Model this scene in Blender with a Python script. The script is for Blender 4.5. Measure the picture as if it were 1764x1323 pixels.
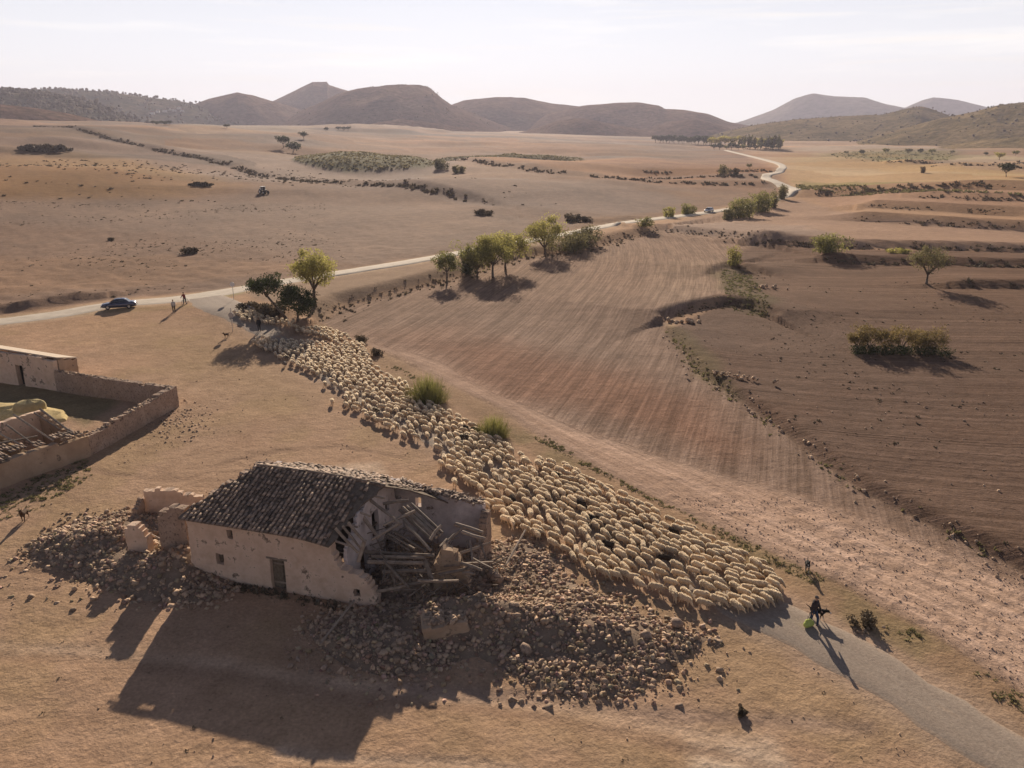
import bpy, math, random
import numpy as np
from mathutils import Vector, Matrix

# ------------------------------------------------------------------ camera, sky, sun, exposure
scene = bpy.context.scene
for o in list(bpy.data.objects):
    bpy.data.objects.remove(o)
COL = scene.collection
PITCH = math.radians(17.5)
FPX, IW, IH = 1384.0, 1764.0, 1323.0
CAMH = 25.0
cam_d = bpy.data.cameras.new('camera')
cam = bpy.data.objects.new('camera', cam_d); COL.objects.link(cam)
cam.location = (0, 0, CAMH); cam.rotation_euler = (math.pi/2-PITCH, 0, 0)
cam_d.sensor_width = 36.0; cam_d.sensor_fit = 'HORIZONTAL'; cam_d.lens = FPX/IW*36.0
cam_d.clip_start = 0.5; cam_d.clip_end = 60000
scene.camera = cam

SUN_AZ = math.radians(-3.0)      # from +Y, negative = to the left
SUN_EL = math.radians(19.5)
world = bpy.data.worlds.new('World'); scene.world = world; world.use_nodes = True
nt = world.node_tree; nt.nodes.clear()
wo = nt.nodes.new('ShaderNodeOutputWorld'); bg = nt.nodes.new('ShaderNodeBackground')
sky = nt.nodes.new('ShaderNodeTexSky'); sky.sky_type = 'NISHITA'; sky.sun_disc = False
sky.sun_elevation = SUN_EL; sky.sun_rotation = SUN_AZ
sky.air_density = 0.5; sky.dust_density = 0.25; sky.ozone_density = 3.5; sky.altitude = 800
# thin streaks of high cloud
tc = nt.nodes.new('ShaderNodeTexCoord'); mp = nt.nodes.new('ShaderNodeMapping')
mp.inputs['Scale'].default_value = (1.3, 1.3, 16.0)
ns = nt.nodes.new('ShaderNodeTexNoise'); ns.inputs['Scale'].default_value = 2.3; ns.inputs['Detail'].default_value = 7
ns.inputs['Roughness'].default_value = 0.6
rp = nt.nodes.new('ShaderNodeMapRange'); rp.inputs['From Min'].default_value = 0.52; rp.inputs['From Max'].default_value = 0.75
rp.inputs['To Max'].default_value = 0.22
mx = nt.nodes.new('ShaderNodeMix'); mx.data_type = 'RGBA'
mx.inputs['B'].default_value = (15.6, 15.3, 14.8, 1)
nt.links.new(tc.outputs['Generated'], mp.inputs['Vector']); nt.links.new(mp.outputs['Vector'], ns.inputs['Vector'])
nt.links.new(ns.outputs['Fac'], rp.inputs['Value'])
# a milky veil that thickens towards the horizon all round
sz = nt.nodes.new('ShaderNodeSeparateXYZ'); nt.links.new(tc.outputs['Generated'], sz.inputs['Vector'])
vl = nt.nodes.new('ShaderNodeValToRGB'); vl.color_ramp.elements[0].position = 0.0; vl.color_ramp.elements[0].color = (0.93,)*3+(1,)
vl.color_ramp.elements[1].position = 0.42; vl.color_ramp.elements[1].color = (0.0,)*3+(1,)
e_ = vl.color_ramp.elements.new(0.13); e_.color = (0.66,)*3+(1,)
e_ = vl.color_ramp.elements.new(0.24); e_.color = (0.07,)*3+(1,)
nt.links.new(sz.outputs['Z'], vl.inputs['Fac'])
va = nt.nodes.new('ShaderNodeMath'); va.operation = 'ADD'; va.use_clamp = True
nt.links.new(vl.outputs['Color'], va.inputs[0]); nt.links.new(rp.outputs['Result'], va.inputs[1]); nt.links.new(va.outputs[0], mx.inputs['Factor'])
nt.links.new(sky.outputs['Color'], mx.inputs['A'])
# a few brighter wisps of cirrus over the veil
mp2 = nt.nodes.new('ShaderNodeMapping'); mp2.inputs['Scale'].default_value = (1.0, 1.0, 26.0); mp2.inputs['Location'].default_value = (0.35, 0.2, 0.6)
n2_ = nt.nodes.new('ShaderNodeTexNoise'); n2_.inputs['Scale'].default_value = 2.6; n2_.inputs['Detail'].default_value = 8; n2_.inputs['Roughness'].default_value = 0.55
r2_ = nt.nodes.new('ShaderNodeMapRange'); r2_.inputs['From Min'].default_value = 0.56; r2_.inputs['From Max'].default_value = 0.74; r2_.inputs['To Max'].default_value = 0.75
m2_ = nt.nodes.new('ShaderNodeMix'); m2_.data_type = 'RGBA'; m2_.inputs['B'].default_value = (14.6, 13.9, 13.0, 1)
nt.links.new(tc.outputs['Generated'], mp2.inputs['Vector']); nt.links.new(mp2.outputs['Vector'], n2_.inputs['Vector']); nt.links.new(n2_.outputs['Fac'], r2_.inputs['Value'])
nt.links.new(r2_.outputs['Result'], m2_.inputs['Factor']); nt.links.new(mx.outputs['Result'], m2_.inputs['A']); nt.links.new(m2_.outputs['Result'], bg.inputs['Color'])
bg.inputs['Strength'].default_value = 0.05
nt.links.new(bg.outputs['Background'], wo.inputs['Surface'])

sun_d = bpy.data.lights.new('sun', 'SUN'); sun = bpy.data.objects.new('sun', sun_d); COL.objects.link(sun)
sun_d.energy = 5.0; sun_d.angle = math.radians(0.53); sun_d.color = (1.0, 0.86, 0.69)
sdir = Vector((math.sin(SUN_AZ)*math.cos(SUN_EL), math.cos(SUN_AZ)*math.cos(SUN_EL), math.sin(SUN_EL)))
sun.rotation_euler = (-sdir).to_track_quat('-Z', 'Y').to_euler(); sun.location = sdir*200
scene.view_settings.view_transform = 'Standard'; scene.view_settings.look = 'None'
scene.view_settings.exposure = 0.66; scene.view_settings.gamma = 1.0
scene.view_settings.use_curve_mapping = False
scene.render.engine = 'CYCLES'
scene.cycles.use_denoising = True
scene.cycles.max_bounces = 6; scene.cycles.diffuse_bounces = 3; scene.cycles.transparent_max_bounces = 8
scene.cycles.volume_bounces = 0

R = random.Random(7)
rng = np.random.default_rng(11)
rad = math.radians

# ------------------------------------------------------------------ materials
def newmat(name):
    m = bpy.data.materials.new(name); m.use_nodes = True
    t = m.node_tree; b = t.nodes['Principled BSDF']
    b.inputs['Roughness'].default_value = 0.9; b.inputs['Specular IOR Level'].default_value = 0.15
    return m, t, b
def N(t, kind, **kw):
    n = t.nodes.new(kind)
    for k, v in kw.items():
        if k in n.inputs: n.inputs[k].default_value = v
        else: setattr(n, k, v)
    return n
def ramp(t, stops, interp='LINEAR'):
    n = t.nodes.new('ShaderNodeValToRGB'); cr = n.color_ramp; cr.interpolation = interp
    while len(cr.elements) < len(stops): cr.elements.new(0.5)
    for e, (p, c) in zip(cr.elements, stops):
        e.position = p; e.color = (c[0], c[1], c[2], 1)
    return n
def mult(t, a, b, fac=1.0, mode='MULTIPLY'):
    n = t.nodes.new('ShaderNodeMix'); n.data_type = 'RGBA'; n.blend_type = mode
    n.inputs['Factor'].default_value = fac
    t.links.new(a, n.inputs['A']); t.links.new(b, n.inputs['B'])
    return n.outputs['Result']
def var_mat(name, c0, c1, scale=3.0, detail=6, rough=0.9, bump=0.0, bscale=None, rnd=0.0, attr=None, spec=0.15,
            coord='Object', trans=0.0, stretch=None, patches=None):
    """two-tone noise material, with optional per-object variation, bump and translucency"""
    m, t, b = newmat(name); L = t.links
    tcn = N(t, 'ShaderNodeTexCoord'); src = tcn.outputs[coord]
    if stretch:
        mpn = N(t, 'ShaderNodeMapping'); mpn.inputs['Scale'].default_value = stretch
        L.new(src, mpn.inputs['Vector']); src = mpn.outputs['Vector']
    nz = N(t, 'ShaderNodeTexNoise', Scale=scale, Detail=detail, Roughness=0.62)
    L.new(src, nz.inputs['Vector'])
    rr = ramp(t, [(0.3, c0), (0.7, c1)]); L.new(nz.outputs['Fac'], rr.inputs['Fac'])
    out = rr.outputs['Color']
    if patches:
        pn = N(t, 'ShaderNodeTexNoise', Scale=patches[0], Detail=8, Roughness=0.7); L.new(src, pn.inputs['Vector'])
        pr = N(t, 'ShaderNodeMapRange'); pr.inputs['From Min'].default_value = patches[1]; pr.inputs['From Max'].default_value = patches[1]+0.05
        L.new(pn.outputs['Fac'], pr.inputs['Value'])
        vo = N(t, 'ShaderNodeTexVoronoi', Scale=patches[3]); L.new(src, vo.inputs['Vector'])
        pc = ramp(t, [(0.0, patches[2]), (0.7, tuple(x*0.45 for x in patches[2]))]); L.new(vo.outputs['Distance'], pc.inputs['Fac'])
        mm = N(t, 'ShaderNodeMix'); mm.data_type = 'RGBA'
        L.new(pr.outputs['Result'], mm.inputs['Factor']); L.new(out, mm.inputs['A']); L.new(pc.outputs['Color'], mm.inputs['B'])
        out = mm.outputs['Result']
    if rnd > 0:
        oi = N(t, 'ShaderNodeObjectInfo')
        r2 = ramp(t, [(0.0, (1-rnd,)*3), (0.5, (1.0, 0.98, 0.95)), (1.0, (1+rnd, 1+rnd*0.9, 1+rnd*0.75))])
        L.new(oi.outputs['Random'], r2.inputs['Fac']); out = mult(t, out, r2.outputs['Color'])
    if attr:
        an = N(t, 'ShaderNodeAttribute'); an.attribute_name = attr
        out = mult(t, out, an.outputs['Color'])
    L.new(out, b.inputs['Base Color']); b.inputs['Roughness'].default_value = rough
    b.inputs['Specular IOR Level'].default_value = spec
    if bump > 0:
        bn = N(t, 'ShaderNodeTexNoise', Scale=bscale or scale*4, Detail=8, Roughness=0.65); L.new(src, bn.inputs['Vector'])
        bp = N(t, 'ShaderNodeBump', Strength=0.8, Distance=bump); L.new(bn.outputs['Fac'], bp.inputs['Height'])
        L.new(bp.outputs['Normal'], b.inputs['Normal'])
    if trans > 0:
        tr = N(t, 'ShaderNodeBsdfTranslucent'); L.new(out, tr.inputs['Color'])
        ms = N(t, 'ShaderNodeMixShader'); ms.inputs['Fac'].default_value = trans
        L.new(b.outputs['BSDF'], ms.inputs[1]); L.new(tr.outputs['BSDF'], ms.inputs[2])
        L.new(ms.outputs['Shader'], t.nodes['Material Output'].inputs['Surface'])
    return m
def flat_mat(name, c, rough=0.6, metal=0.0, spec=0.4):
    m, t, b = newmat(name)
    nz = N(t, 'ShaderNodeTexNoise', Scale=9.0, Detail=4)
    rr = ramp(t, [(0.3, tuple(x*0.85 for x in c)), (0.7, tuple(min(1, x*1.1) for x in c))])
    t.links.new(nz.outputs['Fac'], rr.inputs['Fac']); t.links.new(rr.outputs['Color'], b.inputs['Base Color'])
    b.inputs['Roughness'].default_value = rough; b.inputs['Metallic'].default_value = metal
    b.inputs['Specular IOR Level'].default_value = spec
    return m

# ------------------------------------------------------------------ object helpers
def tag(o, label=None, cat=None, group=None, kind=None):
    if label: o['label'] = label
    if cat: o['category'] = cat
    if group: o['group'] = group
    if kind: o['kind'] = kind
    return o
def mesh_from(name, v, f, mat=None, smooth=False):
    me = bpy.data.meshes.new(name); me.from_pydata([tuple(p) for p in v], [], [tuple(q) for q in f]); me.update()
    if mat:
        for m in (mat if isinstance(mat, (list, tuple)) else [mat]): me.materials.append(m)
    if smooth: me.polygons.foreach_set('use_smooth', [True]*len(me.polygons))
    return me
def link(name, me, parent=None, loc=None, rot=None, scale=None):
    o = bpy.data.objects.new(name, me); COL.objects.link(o)
    if parent: o.parent = parent
    if loc is not None: o.location = loc
    if rot is not None: o.rotation_euler = rot
    if scale is not None: o.scale = scale
    return o
def empty(name, loc=(0, 0, 0), rz=0.0):
    o = bpy.data.objects.new(name, None); COL.objects.link(o); o.location = loc; o.rotation_euler = (0, 0, rz)
    o.empty_display_size = 0.2
    return o
def np_mesh(name, V, F, mat=None, smooth=False, attrs=None):
    """fast mesh from numpy arrays; F is (n,3) or (n,4)"""
    V = np.asarray(V, dtype=np.float32); F = np.asarray(F, dtype=np.int32)
    k = F.shape[1]; me = bpy.data.meshes.new(name)
    me.vertices.add(len(V)); me.vertices.foreach_set('co', V.ravel())
    me.loops.add(F.size); me.loops.foreach_set('vertex_index', F.ravel())
    me.polygons.add(len(F)); me.polygons.foreach_set('loop_start', np.arange(0, F.size, k, dtype=np.int32))
    me.polygons.foreach_set('loop_total', np.full(len(F), k, dtype=np.int32))
    if smooth: me.polygons.foreach_set('use_smooth', np.ones(len(F), dtype=bool))
    me.update(calc_edges=True)
    if attrs:
        for an, arr in attrs.items():
            a = me.color_attributes.new(an, 'FLOAT_COLOR', 'POINT')
            c4 = np.ones((len(V), 4), dtype=np.float32); c4[:, :arr.shape[1]] = arr
            a.data.foreach_set('color', c4.ravel())
    if mat: me.materials.append(mat)
    return me
def rotz_arr(a):
    c, s = np.cos(a), np.sin(a); M = np.zeros((len(a), 3, 3)); M[:, 0, 0] = c; M[:, 0, 1] = -s; M[:, 1, 0] = s; M[:, 1, 1] = c; M[:, 2, 2] = 1
    return M
def rand_rot(n):
    q = rng.normal(size=(n, 4)); q /= np.linalg.norm(q, axis=1, keepdims=True); w, x, y, z = q.T
    return np.stack([np.stack([1-2*(y*y+z*z), 2*(x*y-z*w), 2*(x*z+y*w)], -1), np.stack([2*(x*y+z*w), 1-2*(x*x+z*z), 2*(y*z-x*w)], -1),
                     np.stack([2*(x*z-y*w), 2*(y*z+x*w), 1-2*(x*x+y*y)], -1)], 1)
LASTWHICH = [None]
def scatter(name, templates, P, M, S, mat, tint=None, smooth=False):
    """merge many transformed copies of the template meshes into one mesh"""
    n = len(P); which = rng.integers(0, len(templates), n); LASTWHICH[0] = which; Vs, Fs, Cs, off = [], [], [], 0
    for ti, (tv, tf) in enumerate(templates):
        idx = np.where(which == ti)[0]
        if len(idx) == 0: continue
        v = np.einsum('nij,nkj->nki', M[idx], tv[None]*S[idx][:, None, :]) + P[idx][:, None, :]
        k = len(tv); Vs.append(v.reshape(-1, 3))
        Fs.append((tf[None] + (np.arange(len(idx))*k)[:, None, None] + off).reshape(-1, tf.shape[1])); off += len(idx)*k
        if tint is not None: Cs.append(np.repeat(tint[idx], k, axis=0))
    return np_mesh(name, np.concatenate(Vs), np.concatenate(Fs), mat, smooth, {'tint': np.concatenate(Cs)} if tint is not None else None)

class MB:
    def __init__(s): s.v, s.f, s.mi = [], [], []
    def add(s, vs, fs, mi=0):
        o = len(s.v); s.v += [tuple(p) for p in vs]; s.f += [tuple(i+o for i in q) for q in fs]; s.mi += [mi]*len(fs)
    def box(s, c, d, mi=0, rot=None):
        c = Vector(c); vs = []
        for x in (-1, 1):
            for y in (-1, 1):
                for z in (-1, 1):
                    p = Vector((x*d[0]/2, y*d[1]/2, z*d[2]/2))
                    vs.append((rot @ p if rot else p)+c)
        s.add(vs, [(0, 1, 3, 2), (4, 6, 7, 5), (0, 4, 5, 1), (2, 3, 7, 6), (0, 2, 6, 4), (1, 5, 7, 3)], mi)
    def tube(s, p0, p1, r0, r1, n=8, mi=0, cap=True):
        p0, p1 = Vector(p0), Vector(p1); d = (p1-p0).normalized()
        a = d.orthogonal().normalized(); b = d.cross(a)
        vs = []
        for p, r in ((p0, r0), (p1, r1)):
            for i in range(n):
                t = 2*math.pi*i/n; vs.append(p+(a*math.cos(t)+b*math.sin(t))*r)
        fs = [(i, (i+1) % n, n+(i+1) % n, n+i) for i in range(n)]
        if cap: fs += [tuple(range(n-1, -1, -1)), tuple(range(n, 2*n))]
        s.add(vs, fs, mi)
    def path(s, pts, rs, n=6, mi=0):
        for i in range(len(pts)-1): s.tube(pts[i], pts[i+1], rs[i], rs[i+1], n, mi, cap=(i in (0, len(pts)-2)))
    def prism(s, prof, y0, y1, mi=0, taper=1.0):
        n = len(prof); cx = sum(p[0] for p in prof)/n
        vs = [(x, y0, z) for x, z in prof]+[(x, y1, z) for x, z in prof]
        fs = [(i, (i+1) % n, n+(i+1) % n, n+i) for i in range(n)]+[tuple(range(n-1, -1, -1)), tuple(range(n, 2*n))]
        s.add(vs, fs, mi)
    def mesh(s, name, mat, smooth=False):
        me = mesh_from(name, s.v, s.f, mat, smooth)
        if isinstance(mat, (list, tuple)): me.polygons.foreach_set('material_index', s.mi)
        return me
    def build(s, name, mat, parent=None, smooth=False, loc=None):
        return link(name, s.mesh(name, mat, smooth), parent, loc)

def organic(name, caps, voxel, tris, mat, blobs=(), extra=None):
    """one continuous skin grown over tapered capsules and ellipsoids"""
    mb = MB()
    def ball(c, r, sc=(1, 1, 1), n=10):
        vs, fs = [], []
        for i in range(1, 6):
            for j in range(n):
                th = math.pi*i/6; ph = 2*math.pi*j/n
                vs.append((c[0]+r*sc[0]*math.sin(th)*math.cos(ph), c[1]+r*sc[1]*math.sin(th)*math.sin(ph), c[2]+r*sc[2]*math.cos(th)))
        top = len(vs); vs.append((c[0], c[1], c[2]+r*sc[2])); vs.append((c[0], c[1], c[2]-r*sc[2]))
        for i in range(4):
            for j in range(n): fs.append((i*n+j, (i+1)*n+j, (i+1)*n+(j+1) % n, i*n+(j+1) % n))
        for j in range(n):
            fs.append((top, j, (j+1) % n)); fs.append((top+1, 4*n+(j+1) % n, 4*n+j))
        mb.add(vs, fs)
    for p0, p1, r0, r1 in caps:
        mb.tube(p0, p1, r0, r1, 10); ball(p0, r0); ball(p1, r1)
    for c, r, sc in blobs: ball(c, r, sc)
    me = mb.mesh('tmp', None); o = link('tmp', me)
    m = o.modifiers.new('r', 'REMESH'); m.mode = 'VOXEL'; m.voxel_size = voxel
    sm = o.modifiers.new('s', 'SMOOTH'); sm.factor = 0.5; sm.iterations = 3
    dg = bpy.context.evaluated_depsgraph_get(); n = len(o.evaluated_get(dg).data.polygons)*2
    de = o.modifiers.new('d', 'DECIMATE'); de.ratio = min(1.0, tris/max(1, n))
    dg = bpy.context.evaluated_depsgraph_get()
    res = bpy.data.meshes.new_from_object(o.evaluated_get(dg)); res.name = name
    bpy.data.objects.remove(o); bpy.data.meshes.remove(me)
    res.materials.clear(); res.materials.append(mat)
    res.polygons.foreach_set('use_smooth', [True]*len(res.polygons))
    return res
def paint(me, fn, name='tint'):
    a = me.color_attributes.new(name, 'FLOAT_COLOR', 'POINT')
    for i, v in enumerate(me.vertices): a.data[i].color = (*fn(v.co), 1)

# ------------------------------------------------------------------ numeric helpers
def vnoise(x, y, seed=0):
    xi = np.floor(x).astype(np.int64); yi = np.floor(y).astype(np.int64); fx = x-xi; fy = y-yi
    fx = fx*fx*(3-2*fx); fy = fy*fy*(3-2*fy)
    def h(a, b):
        n = (a*374761393+b*668265263+seed*974634777) & 0x7fffffff
        n = ((n ^ (n >> 13))*1274126177) & 0x7fffffff
        return ((n ^ (n >> 16)) & 0xffff)/65535.0
    return (h(xi, yi)*(1-fx)+h(xi+1, yi)*fx)*(1-fy)+(h(xi, yi+1)*(1-fx)+h(xi+1, yi+1)*fx)*fy
def fbm(x, y, o=4, seed=0):
    s = 0; a = 0.5; tot = 0
    for i in range(o):
        s = s+a*vnoise(x, y, seed+i*17); tot += a; x = x*2.03+11.3; y = y*2.03+5.7; a *= 0.5
    return s/tot
def sstep(a, b, x):
    t = np.clip((x-a)/(b-a), 0, 1); return t*t*(3-2*t)
SP, CP = math.sin(PITCH), math.cos(PITCH)
def ray(px, py):
    a = (px-IW/2)/FPX; t = (py-IH/2)/FPX
    return a, CP-t*SP, -(SP+t*CP)
def project(x, y, z):
    zc = y*CP+(CAMH-z)*SP
    return IW/2+FPX*x/zc, IH/2+FPX*((CAMH-z)*CP-y*SP)/zc
# ------------------------------------------------------------------ terrain: flat near the ruin, rolling up to the hills
# for a few bearings: (image row, ground distance) of what is seen there, then (distance, height) beyond the last crest
TERR = [
 (-900, [(330, 320), (258, 560), (200, 900)], [(1100, 40), (1500, 30), (15000, 30)]),
 (-200, [(330, 325), (258, 560), (203, 880)], [(1080, 38), (1500, 30), (15000, 30)]),
 (150,  [(330, 335), (258, 580), (203, 900)], [(1080, 36), (1500, 30), (15000, 30)]),
 (350,  [(330, 342), (262, 600), (212, 1050)], [(1250, 32), (1600, 34), (15000, 30)]),
 (600,  [(330, 344), (275, 640), (240, 1050), (219, 1750)], [(2200, 36), (15000, 30)]),
 (900,  [(330, 344), (275, 650), (247, 1150), (226, 1900)], [(2300, 24), (15000, 24)]),
 (1150, [(330, 344), (275, 680), (252, 1250), (236, 1900)], [(2300, 18), (15000, 18)]),
 (1400, [(330, 344), (280, 640), (262, 950), (246, 1500)], [(2000, 14), (15000, 16)]),
 (1764, [(330, 344), (290, 560), (268, 850), (255, 1200)], [(1700, 14), (15000, 16)]),
 (2600, [(330, 330), (290, 560), (268, 850), (250, 1200)], [(1700, 16), (15000, 16)]),
]
LR = np.linspace(math.log(5), math.log(15500), 420)
taz, tH = [], []
for px, ctl, tail in TERR:
    rs, hs = [5, 150, 250], [0, 0, 0]
    for py, r in ctl:
        a, fy, dz = ray(px, py); rs.append(r); hs.append(CAMH + r*dz/math.hypot(a, fy))
    for r, h in tail: rs.append(r); hs.append(h)
    hh = np.interp(LR, np.log(rs), hs)
    k = np.exp(-0.5*(np.arange(-14, 15)/5.0)**2); k /= k.sum()
    hh = np.convolve(np.pad(hh, 14, 'edge'), k, 'valid')
    a, fy, dz = ray(px, 300); taz.append(math.atan2(a, fy)); tH.append(hh)
taz = np.array(taz); tH = np.array(tH)
AZT = np.linspace(-1.2, 1.2, 241)
TAB = np.stack([np.interp(AZT, taz, tH[:, j]) for j in range(len(LR))], 1)
k = np.exp(-0.5*(np.arange(-12, 13)/4.5)**2); k /= k.sum()
TAB = np.stack([np.convolve(np.pad(TAB[:, j], 12, 'edge'), k, 'valid') for j in range(TAB.shape[1])], 1)
def h0(x, y):
    r = np.hypot(x, y); az = np.clip(np.arctan2(x, y), AZT[0], AZT[-1]-1e-6); lr = np.clip(np.log(np.maximum(r, 5.01)), LR[0], LR[-1]-1e-6)
    u = (az-AZT[0])/(AZT[1]-AZT[0]); v = (lr-LR[0])/(LR[1]-LR[0]); i = u.astype(int); j = v.astype(int); fu = u-i; fv = v-j
    return (TAB[i, j]*(1-fu)+TAB[i+1, j]*fu)*(1-fv)+(TAB[i, j+1]*(1-fu)+TAB[i+1, j+1]*fu)*fv
RM = np.exp(np.linspace(math.log(12), math.log(14500), 1600))
def march(pts, hf):
    """where the sight lines through the given image points meet the ground"""
    out = []
    for px, py in pts:
        a, fy, dz = ray(px, py); hn = math.hypot(a, fy); X = RM*a/hn; Y = RM*fy/hn; Z = CAMH+RM*dz/hn
        d = Z-hf(X, Y); k = np.argmax(d < 0)
        if d[k] >= 0: k = len(RM)-1
        k = max(k, 1); f = d[k-1]/(d[k-1]-d[k]+1e-9); f = min(max(f, 0), 1); r = RM[k-1]+(RM[k]-RM[k-1])*f
        out.append((a/hn*r, fy/hn*r))
    return np.array(out)
def seg_sd(x, y, P):
    """distance to polyline, side (+ = left of its direction), overshoot past its ends"""
    best = np.full(x.shape, 1e9); side = np.zeros(x.shape); over = np.zeros(x.shape)
    for i in range(len(P)-1):
        ax, ay = P[i]; bx, by = P[i+1]; dx, dy = bx-ax, by-ay; l2 = dx*dx+dy*dy+1e-9
        tr = ((x-ax)*dx+(y-ay)*dy)/l2; t = np.clip(tr, 0, 1); d = np.hypot(x-ax-t*dx, y-ay-t*dy)
        m = d < best
        best = np.where(m, d, best); side = np.where(m, np.sign(dx*(y-ay)-dy*(x-ax)), side)
        ov = np.where((i == 0) & (tr < 0), -tr, np.where((i == len(P)-2) & (tr > 1), tr-1, 0))*math.sqrt(l2)
        over = np.where(m, ov, over)
    return best, side, over
# terraces and banks: image polyline (left to right; the far side is higher), height, ramp width, decay behind
STEPS = [
 ([(548, 553), (600, 527), (750, 490), (900, 446), (1010, 431), (1080, 412), (1140, 399), (1230, 410), (1300, 424)], 1.5, 4.0, 30),
 ([(-80, 552), (60, 536), (160, 520)], 1.0, 2.0, 25),
 ([(1148, 552), (1180, 540), (1250, 526), (1290, 532), (1325, 548)], 1.2, 2.2, 18),
 ([(1235, 470), (1262, 462), (1300, 470)], 0.9, 2.0, 12),
 ([(1150, 572), (1200, 640), (1330, 730), (1480, 845), (1560, 885), (1640, 925), (1800, 1000)], 0.6, 1.6, 8),
 ([(1300, 424), (1450, 437), (1600, 439), (1900, 442)], 1.7, 3.0, 40),
 ([(1440, 455), (1560, 459), (1900, 468)], 1.3, 2.5, 30), ([(1670, 497), (1900, 499)], 1.1, 2.5, 20),
 ([(1480, 386), (1600, 392), (1900, 396)], 2.3, 4.0, 50), ([(1500, 369), (1600, 372), (1900, 376)], 2.2, 4.0, 50),
 ([(1405, 338), (1560, 342), (1900, 345)], 2.8, 5.0, 60), ([(1590, 353), (1700, 360), (1900, 362)], 1.5, 4.0, 40),
 ([(1540, 283), (1900, 286)], 2.5, 8.0, 60), ([(1600, 292), (1900, 296)], 2.0, 7.0, 60),
 ([(1110, 297), (1330, 299)], 2.0, 7.0, 60), ([(1120, 308), (1300, 310)], 1.6, 6.0, 50),
 ([(60, 210), (170, 232), (330, 268), (450, 297), (590, 322), (700, 332), (830, 352)], 1.8, 5.0, 70),
 ([(790, 283), (950, 305), (1180, 318), (1300, 322)], 1.6, 6.0, 60),
 ([(600, 228), (720, 232), (760, 229)], 6.0, 40.0, 200),
 ([(1000, 385), (1040, 392), (1100, 382)], 0.8, 3.0, 20),
 ([(-60, 336), (300, 331), (520, 338)], 0.7, 6.0, 60),
]
STEPW = [(march(P, h0), A, w, L) for P, A, w, L in STEPS]
# scrubby knolls standing in the fields: image centre, half length along x, half depth, height, turn
KNOLLS = [((880, 272), 62, 30, 6.0, 0.0), ((625, 285), 42, 70, 7.0, 0.55), ((650, 222), 150, 120, 8, 0.2), ((1010, 226), 120, 100, 9, 0.0)]
KNW = [(march([c], h0)[0], a, b, h, t) for c, a, b, h, t in KNOLLS]
# road centre lines
MAINR_PX = [(-150, 572), (0, 556), (100, 545), (200, 531), (300, 524), (370, 515), (450, 501), (560, 484), (700, 463), (800, 445), (900, 426), (1000, 406),
            (1060, 394), (1130, 382), (1220, 368), (1290, 356), (1345, 341), (1368, 334), (1366, 329), (1345, 322), (1320, 313), (1325, 306), (1343, 299), (1348, 292), (1344, 285), (1325, 278), (1295, 270), (1250, 259)]
TRACK_PX = [(352, 522), (395, 545), (470, 583), (530, 618), (610, 668), (700, 722), (850, 806), (980, 880), (1100, 952), (1240, 1020), (1380, 1085), (1470, 1135), (1570, 1195), (1740, 1305), (1900, 1400), (2050, 1490)]
def smooth_line(P, n=6):
    P = np.asarray(P); out = []
    Q = np.vstack([2*P[0]-P[1], P, 2*P[-1]-P[-2]])
    for i in range(1, len(Q)-2):
        for t in np.linspace(0, 1, n, endpoint=False):
            out.append(0.5*((2*Q[i])+(-Q[i-1]+Q[i+1])*t+(2*Q[i-1]-5*Q[i]+4*Q[i+1]-Q[i+2])*t*t+(-Q[i-1]+3*Q[i]-3*Q[i+1]+Q[i+2])*t**3))
    out.append(P[-1]); return np.array(out)
MAINR = smooth_line(march(MAINR_PX, h0)); TRACK = smooth_line(march(TRACK_PX, h0))

def off_road(x, y):
    w = np.ones(x.shape); m = (x > MAINR[:, 0].min()-90) & (x < MAINR[:, 0].max()+90) & (y > 60) & (y < MAINR[:, 1].max()+90)
    if m.any(): w[m] = sstep(8, 75, seg_sd(x[m], y[m], MAINR[::2])[0])
    return w
def h1(x, y):
    z = h0(x, y); r = np.hypot(x, y)
    z = z+sstep(140, 420, r)*(1-sstep(900, 1800, r))*(fbm(x/110.0, y/110.0, 3, 5)-0.5)*12.0*off_road(x, y)
    z = z+sstep(1300, 2200, r)*(fbm(x/500.0, y/500.0, 3, 9)-0.5)*14.0
    for P, A, w, L in STEPW:
        x0, x1, y0, y1 = P[:, 0].min()-4*L-20, P[:, 0].max()+4*L+20, P[:, 1].min()-4*L-20, P[:, 1].max()+4*L+20
        m = (x > x0) & (x < x1) & (y > y0) & (y < y1)
        if not m.any(): continue
        d, s, ov = seg_sd(x[m], y[m], P); e = d*s
        d2 = sstep(-0.2*w, w, e)*np.exp(-np.maximum(e-w, 0)/L)*np.exp(-ov/(2.5*w))*A
        z = z.copy(); z[m] += d2
    for (cx, cy), a, b, hh, t in KNW:
        dx, dy = x-cx, y-cy; u = dx*math.cos(t)+dy*math.sin(t); v = -dx*math.sin(t)+dy*math.cos(t)
        q = 1-(u/a)**2-(v/b)**2; z = z+np.where(q > 0, np.clip(q, 0, 1)**0.8, 0)*hh*(0.8+0.4*vnoise(x/14, y/14, 3))
    return z

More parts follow.
